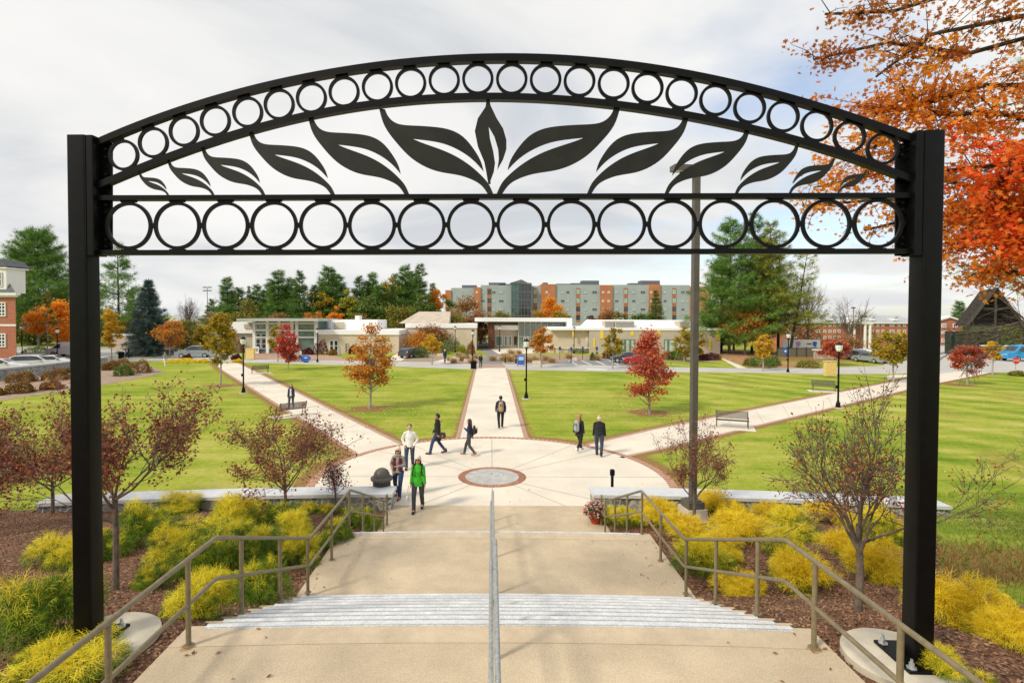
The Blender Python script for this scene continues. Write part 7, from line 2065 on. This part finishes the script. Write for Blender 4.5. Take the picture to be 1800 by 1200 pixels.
def person(px, py, h, face, label, top, legs, shoe, stride=.28, lead=1, coat=None, coat_len=0, sleeve=True, arms=('swing', 'swing'), hair=None, hairm=None, skin=None, vox=.012, seat=False, extra=(), female=False, lean=0, z=None, detail=True, pos=None):
    p = pos or G(px, py, 0.012)
    if z is not None: p = G(px, py, z); p.z = z
    t = thing('person', p, label, 'person', None, R(face)); k = h / 1.75; skin = skin or M_skin
    wS = .135 if female else .16; wH = .095; J = {}
    hz0 = .93 if not seat else .50
    for s in (-1, 1):
        f = s == lead
        y = stride * (1 if f else -1)
        if seat: J[s] = [(s * wH, 0, .50), (s * .12, .42, .50), (s * .12, .42, .10), .42]
        elif f: J[s] = [(s * wH, 0, hz0 - .02), (s * .10, y * .55 + .03, .50), (s * .09, y, .09), y]
        else: J[s] = [(s * wH, 0, hz0 - .02), (s * .10, y * .30 + .05, .49), (s * .09, y - .02, .09 + abs(stride) * .25), y]
    tw = 0.0
    sh = .50 + hz0; A = {}
    for i, s in enumerate((-1, 1)):
        S0 = (s * wS, lean * .5, sh - .03); kind = arms[i]; sw = -stride * .6 * (1 if s == lead else -1)
        if kind == 'swing': E = (s * (wS + .055), sw * .45, sh - .29); Wr = (s * (wS + .05), sw + .06, sh - .52)
        elif kind == 'pocket': E = (s * (wS + .11), -.07, sh - .28); Wr = (s * (wS + .00), .07, sh - .50)
        elif kind == 'front': E = (s * (wS + .07), .03, sh - .29); Wr = (s * .06, .24, sh - .27)
        elif kind == 'strap': E = (s * (wS + .06), -.02, sh - .27); Wr = (s * (wS - .06), .19, sh - .12)
        else: E = (s * (wS + .03), .02, sh - .29); Wr = (s * (wS + .06), .04, sh - .54)
        A[s] = (S0, E, Wr)
    hd = (0, lean + .01, sh + .20)
    def sc(b): b.v = [(x * k, y * k, z_ * k) for x, y, z_ in b.v]; return b
    # continuous body
    b = MB()
    _cap(b, (0, 0, hz0 + .02), (0, lean * .3, hz0 + .32), .095, .105, (1.05, .70)); _cap(b, (0, lean * .4, sh - .14), (0, lean * .5, sh - .07), .11, .085, (1.12, .66)); _cap(b, (0, lean * .6, sh - .02), (0, lean * .9, sh + .12), .055, .05)
    _ell(b, (hd[0], hd[1], hd[2] + .02), (.077, .095, .118)); _ell(b, (0, hd[1] + .03, hd[2] - .05), (.055, .062, .058))
    _cap(b, (0, hd[1] + .095, hd[2] + .015), (0, hd[1] + .108, hd[2] - .015), .010, .014)
    for s in (-1, 1):
        _ell(b, (s * .080, hd[1] - .005, hd[2] + .0), (.014, .022, .032))
        S0, E, Wr = A[s]
        _cap(b, S0, E, .048, .038); _cap(b, E, Wr, .037, .026)
        H0, K0, An, fy = J[s]
        _cap(b, H0, K0, .078, .052); _cap(b, K0, An, .050, .034); _cap(b, An, (An[0], An[1] + .12, An[2] - .05), .034, .028)
    body = sc(b)
    # hands: palm, four fingers of unequal length and a side thumb, in the same skin
    for s in (-1, 1):
        S0, E, Wr = A[s]; hb = MB()
        d = (Vector(Wr) - Vector(E)).normalized(); fw = Vector((0, 1, 0)); fw = (fw - d * fw.dot(d)).normalized(); sd_ = d.cross(fw).normalized()
        W0 = Vector(Wr); pc = W0 + d * .05
        _cap(hb, W0 - d * .01, pc + d * .02, .026, .034, (.55, 1.0) , 8)
        for j, (o_, l_) in enumerate(((-.027, .055), (-.009, .068), (.009, .072), (.026, .062))):
            r0 = pc + d * .035 + fw * o_; m_ = r0 + d * l_ * .55 - sd_ * s * .004; e_ = m_ + d * l_ * .42 - sd_ * s * .018
            _cap(hb, r0, m_, .0095, .0085, (1, 1), 6); _cap(hb, m_, e_, .0085, .007, (1, 1), 6)
        t0 = W0 + d * .025 + fw * .022; _cap(hb, t0, t0 + fw * .030 + d * .025, .012, .010, (1, 1), 6); _cap(hb, t0 + fw * .030 + d * .025, t0 + fw * .034 + d * .055, .010, .008, (1, 1), 6)
        sc(hb); o_ = len(b.v); b.v += hb.v; b.f += [[i + o_ for i in f] for f in hb.f]; b.m += hb.m
    fuse(b, 'body', skin, t, vox * .8 if detail else vox)
    if detail:
        for s in (-1, 1): MB().lathe([(0, -.011 * k), (.011 * k, 0), (0, .011 * k)], (s * .032 * k, (hd[1] + .088) * k, (hd[2] + .025) * k), 8).build('eye', M_eye, t)
        MB().obox((0, (hd[1] + .092) * k, (hd[2] - .055) * k), (.045 * k, .012 * k, .012 * k)).build('mouth', M_lip, t)
    # trousers
    b = MB(); _cap(b, (0, 0, hz0 - .01), (0, 0, hz0 + .08), .14, .135, (1.08, .78))
    for s in (-1, 1):
        H0, K0, An, fy = J[s]; _cap(b, H0, K0, .095, .066); _cap(b, K0, (An[0], An[1] - .005, An[2] - .02), .066, .056)
    fuse(sc(b), 'trousers', legs, t, vox)
    for s in (-1, 1):
        H0, K0, An, fy = J[s]; b = MB(); pit = .0 if An[2] < .1 else -.035
        _cap(b, (An[0], An[1] - .03, An[2] - .035), (An[0], An[1] + .15, An[2] - .052 + pit), .052, .043, (1.0, .9)); _cap(b, (An[0], An[1] - .02, An[2] - .02), (An[0], An[1] - .01, An[2] + .06), .050, .050)
        sc(b); fuse(b, 'shoe', shoe, t, vox)
    # top / coat
    b = MB(); g_ = .0 if coat is None else .012
    low = hz0 + .03 - coat_len
    _cap(b, (0, 0, low - .06), (0, lean * .2, hz0 + .16), (.140 if not female else .138) + g_ + coat_len * .10, (.132 if not female else .112) + g_, (1.12, .80), 14, True); _cap(b, (0, lean * .2, hz0 + .14), (0, lean * .3, hz0 + .32), (.130 if not female else .112) + g_, .142 + g_, (1.12, .78)); _cap(b, (0, lean * .4, sh - .14), (0, lean * .5, sh - .05), .152 + g_, .11 + g_, (1.1, .74))
    for s in (-1, 1): _cap(b, (s * wS * .5, lean * .5, sh - .0), (s * wS, lean * .5, sh - .035), .058, .060)
    if sleeve:
        for s in (-1, 1):
            S0, E, Wr = A[s]; _cap(b, S0, E, .056 + g_ * .5, .047 + g_ * .6); _cap(b, E, Wr, .047 + g_ * .6, .037 + g_ * .5)
    _cap(b, (0, lean * .6, sh + .01), (0, lean * .7, sh + .06), .075, .062)
    fuse(sc(b), 'coat' if coat else 'shirt', coat or top, t, vox)
    # hair
    if hair:
        b = MB(); c = (hd[0], hd[1] - .012, hd[2] + .045)
        _ell(b, c, (.086, .100, .095))
        if hair in ('long', 'longfront'):
            _cap(b, (0, hd[1] - .07, hd[2] + .02), (0, hd[1] - .10, sh - .16), .075, .07, (1.15, .6))
            for s in (-1, 1): _cap(b, (s * .07, hd[1] - .01, hd[2] + .03), (s * .10, hd[1] + .02, sh - .10), .03, .03)
        elif hair == 'short': _ell(b, (0, hd[1] - .045, hd[2] + .0), (.078, .07, .085))
        elif hair == 'beanie': _cap(b, (0, hd[1] - .01, hd[2] + .04), (0, hd[1] - .015, hd[2] + .085), .095, .085)
        elif hair == 'pompom': _cap(b, (0, hd[1] - .01, hd[2] + .04), (0, hd[1] - .015, hd[2] + .085), .095, .08); _ell(b, (0, hd[1] - .02, hd[2] + .20), (.045, .045, .045))
        elif hair == 'bald': b = MB(); _ell(b, (0, hd[1] - .03, hd[2] + .01), (.083, .078, .07))
        # keep the face open
        b.v = [(x, min(y, hd[1] + .052) if z_ < hd[2] + .075 and abs(x) < .07 else y, z_) for x, y, z_ in b.v]
        fuse(sc(b), 'hat' if hair in ('beanie', 'pompom') else 'hair', hairm, t, vox * .85)
    for e in extra: e(t, k, J, A, hd, sh, hz0, vox)
    t.scale = (1.13, 1.13, 1.0)
    return t
# clothing extras
def sunglasses(t, k, J, A, hd, sh, hz0, vox):
    b = MB()
    for s in (-1, 1): b.obox((s * .034 * k, (hd[1] + .098) * k, (hd[2] + .022) * k), (.055 * k, .012 * k, .036 * k))
    b.obox((0, (hd[1] + .100) * k, (hd[2] + .030) * k), (.14 * k, .008 * k, .010 * k)); b.build('sunglasses', M_sun, t)
def long_hair_under_hat(m):
    def f(t, k, J, A, hd, sh, hz0, vox):
        b = MB()
        for s in (-1, 1): _cap(b, (s * .065 * k, (hd[1] - .01) * k, hd[2] * k), (s * .085 * k, (hd[1] + .03) * k, (sh - .04) * k), .028 * k, .022 * k)
        fuse(b, 'hair', m, t, vox)
    return f
def vest(m):
    def f(t, k, J, A, hd, sh, hz0, vox):
        b = MB()
        for s in (-1, 1): _cap(b, (s * .085 * k, .075 * k, (hz0 + .06) * k), (s * .085 * k, .085 * k, (sh - .06) * k), .062 * k, .055 * k, (1, .9))
        _cap(b, (0, -.05 * k, (hz0 + .08) * k), (0, -.05 * k, (sh - .06) * k), .13 * k, .13 * k, (1.1, .7)); fuse(b, 'vest', m, t, vox)
    return f
def shirt_front(m, w=.075):
    def f(t, k, J, A, hd, sh, hz0, vox):
        b = MB(); _cap(b, (0, .075 * k, (hz0 + .02) * k), (0, .085 * k, (sh - .02) * k), w * k, w * .7 * k, (1, .9)); fuse(b, 'shirt', m, t, vox)
    return f
def straps(m):
    def f(t, k, J, A, hd, sh, hz0, vox):
        for s in (-1, 1):
            MB().tube([(s * .11 * k, -.12 * k, (sh + .0) * k), (s * .115 * k, .0, (sh + .075) * k), (s * .12 * k, .14 * k, (sh - .05) * k), (s * .13 * k, .15 * k, (sh - .22) * k), (s * .17 * k, .02 * k, (sh - .30) * k)], .018 * k, 6).build('bag_strap', m, t)
    return f
def scarf(m):
    def f(t, k, J, A, hd, sh, hz0, vox):
        b = MB(); _cap(b, (-.05 * k, .03 * k, (sh + .05) * k), (.05 * k, .03 * k, (sh + .05) * k), .06 * k, .06 * k); fuse(b, 'scarf', m, t, vox)
    return f
def quilt(m):
    def f(t, k, J, A, hd, sh, hz0, vox):
        for i in range(6):
            b = MB(); z = (hz0 + .06 + i * .07) * k
            vs = [(math.cos(a) * (.168 + .012 * (i > 2)) * k, math.sin(a) * .122 * k, z) for a in np.linspace(0, 2 * math.pi, 24, endpoint=False)]
            b.tube(vs + [vs[0]], .010 * k, 5, cap=False); b.build('quilt_seam', m, t)
    return f
def backpack(p, face, k, m, m2, label, shz=1.43, z0=1.02, w=.15, ox=0, dy=-.235, h=.40, group=None):
    """stands as its own thing on the wearer's back"""
    a = R(face); o = Vector((p.x, p.y, p.z)) + Vector((-math.sin(a) * dy, math.cos(a) * dy, z0)) * 1.0 + Vector((math.cos(a) * ox, math.sin(a) * ox, 0))
    t = thing('backpack', o, label, 'backpack', group, a)
    b = MB(); _cap(b, (0, 0, .06), (0, .01, h - .06), w, w * .85, (1.0, .62)); fuse(b, 'bag', m, t, .014)
    b = MB(); _cap(b, (0, -.10, .07), (0, -.10, .17), w * .62, w * .6, (1, .45)); fuse(b, 'front_pocket', m2, t, .014)
    for s in (-1, 1): MB().obox((s * .05, -.112, h * .55), (.022, .02, h * .55)).build('strap', M_bn, t)
    MB().tube([(-.03, .02, h + .02), (0, .02, h + .05), (.03, .02, h + .02)], .008, 5).build('handle', M_bn, t)
    return t
K = lambda h: h / 1.75
# the walkers on the plaza (face: 0 = away from the camera, 180 = towards it, 90 = to the left)
wg = person(735, 897, 1.74, 178, 'woman in bright green jacket, white hat and sunglasses walking towards the stairs', M_gr, M_gy, M_shoe, .20, 1, M_gr, .10, True, ('hang', 'hang'), 'beanie', M_cr, M_skin, .013, extra=(sunglasses, straps(M_bk), long_hair_under_hat(M_hairb)), female=True)
p = wg.location
backpack(p, 178, 1, M_bk, M_bk, 'black backpack on the back of the woman in the green jacket', w=.14)
t = thing('hand_bag', p + Vector((-.30, -.05, .34)), 'clear plastic bag hanging from the hand of the woman in green', 'bag')
b = MB(); b.tube([(0, 0, .48), (-.03, .0, .30), (-.06, 0, .14)], .008, 5); b.tube([(0.01, 0, .48), (.02, .0, .30), (0, 0, .14)], .008, 5); b.build('handle', M_white, t)
b = MB(); _cap(b, (-.03, 0, .04), (-.03, 0, .12), .06, .045, (1, .5)); fuse(b, 'pouch', M_globe, t, .012)
person(700, 874, 1.72, 172, 'woman in grey hoodie with maroon front, pompom hat and orange brown boots', M_hg, M_bj, M_or, .17, -1, M_hg, .02, True, ('front', 'pocket'), 'pompom', M_cr, M_skin, .013, extra=(sunglasses, vest(M_mr), scarf(M_hg), long_hair_under_hat(M_hairb)), female=True)
person(720, 823, 1.80, 180, 'young man in white long sleeved shirt and dark jeans, hands in pockets', M_wh, M_dj, M_shoe, .15, 1, None, .04, True, ('pocket', 'pocket'), 'short', M_hairb, M_skin, .013)
mc_ = person(769, 798, 1.82, 80, 'man in long black coat and jeans walking left across the plaza', M_bk, M_bj, M_bn, .27, -1, M_bk, .30, True, ('swing', 'swing'), 'short', M_hairk, M_skind, .013, extra=(scarf(M_bk),))
p = mc_.location
t = thing('messenger_bag', p + Vector((.16, -.20, .80)), 'brown leather satchel carried by the man in the black coat', 'bag', None, R(-12))
b = MB(); _cap(b, (-.13, 0, .09), (.13, 0, .09), .13, .13, (.9, .42)); b.obox((0, 0, .10), (.42, .10, .26)); fuse(b, 'pouch', M_bn, t, .013)
MB().obox((0, -.075, .15), (.42, .02, .18)).build('flap', M_bn, t)
for s in (-1, 1): MB().obox((s * .11, -.09, .09), (.03, .012, .04)).build('buckle', M_ygold, t)
MB().tube([(-.2, 0, .22), (-.12, .04, .50), (-.02, .10, .70), (.02, .2, .70)], .014, 6).build('strap', M_bn, t)
w5 = person(825, 800, 1.62, 75, 'slim woman with long brown hair in dark leggings and tan flat shoes', M_nv, M_gy, M_flat, .26, 1, None, .02, True, ('strap', 'swing'), 'long', M_hairb, M_skin, .013, female=True)
backpack(w5.location, 75, .9, M_bn, M_bk, 'dark backpack on the slim woman with long brown hair', z0=.98, w=.12, h=.34)
m6 = person(880, 752, 1.78, 4, 'man in navy jacket walking away along the central path', M_nv, M_bk, M_shoe, .20, 1, M_nv, .03, True, ('swing', 'swing'), 'short', M_hairk, M_skind, .014, extra=(straps(M_bn),))
backpack(m6.location, 4, 1, M_bp, M_bp, 'tan canvas backpack on the man on the central path', z0=1.0, w=.155, h=.46)
w7 = person(1018, 793, 1.72, -42, 'blonde woman in long black coat and white trainers walking away to the right', M_bk, M_bk, M_ws, .30, -1, M_bk, .18, True, ('swing', 'hang'), 'long', M_hairy, M_skin, .013, female=True)
backpack(w7.location, -42, 1, M_gb, M_gb, 'pale grey backpack on the blonde woman', z0=1.0, w=.15, h=.42)
person(1053, 801, 1.80, -15, 'balding man in black quilted jacket and blue jeans walking away', M_bk, M_dj, M_shoe, .14, -1, M_bk, .0, True, ('hang', 'hang'), 'bald', M_hairg, M_skin, .013, extra=(quilt(M_gy),))
w9 = person(512, 718, 1.62, 186, 'woman in open navy jacket over white shirt coming down the left path', M_nv, M_gy, M_shoe, .18, 1, M_nv, .04, True, ('hang', 'hang'), 'long', M_hairb, M_skin, .016, extra=(shirt_front(M_wh),), female=True)
for px, py, h, fc, lab, tp, lg, sh_, kw in (
    (845, 646, 1.65, 180, 'person in black hoodie with white print beside the litter bin at the path end', M_bk, M_gy, M_shoe, dict(hair='long', hairm=M_hairb, extra=(shirt_front(M_wh, .04),))),
    (782, 637, 1.70, 200, 'person in dark jacket and white cap left of the litter bin', M_nv, M_gy, M_shoe, dict(hair='beanie', hairm=M_wh)),
    (597, 629, 1.70, 150, 'person in grey patterned jacket passing the tan wall', M_hg, M_gb, M_ws, dict(hair='short', hairm=M_hairb)),
    (508, 636, 1.70, 180, 'person in black standing behind the coral red maple', M_bk, M_bk, M_shoe, dict(hair='short', hairm=M_hairk)),
    (528, 635, 1.65, 160, 'person in white top and black trousers beside the blue cut-out board', M_wh, M_bk, M_shoe, dict(hair='long', hairm=M_hairb)),
    (224, 630, 1.70, 190, 'person in black and white next to the small bin on the far left', M_bk, M_bk, M_shoe, dict(hair='short', hairm=M_hairb, extra=(shirt_front(M_wh, .06),))),
    (290, 643, 1.70, 230, 'walker in pale trousers and white shoes on the left lawn edge', M_hg, M_wh, M_ws, dict(hair='short', hairm=M_hairk, stride=.32))):
    st_ = kw.pop('stride', .16)
    w_ = person(px, py, h, fc, lab, tp, lg, sh_, st_, 1, None, .03, True, ('hang', 'swing'), vox=.03, detail=False, **kw)
    if px == 290: backpack(w_.location, 230, 1, M_nv, M_nv, 'navy backpack on the walker in pale trousers', w=.16)
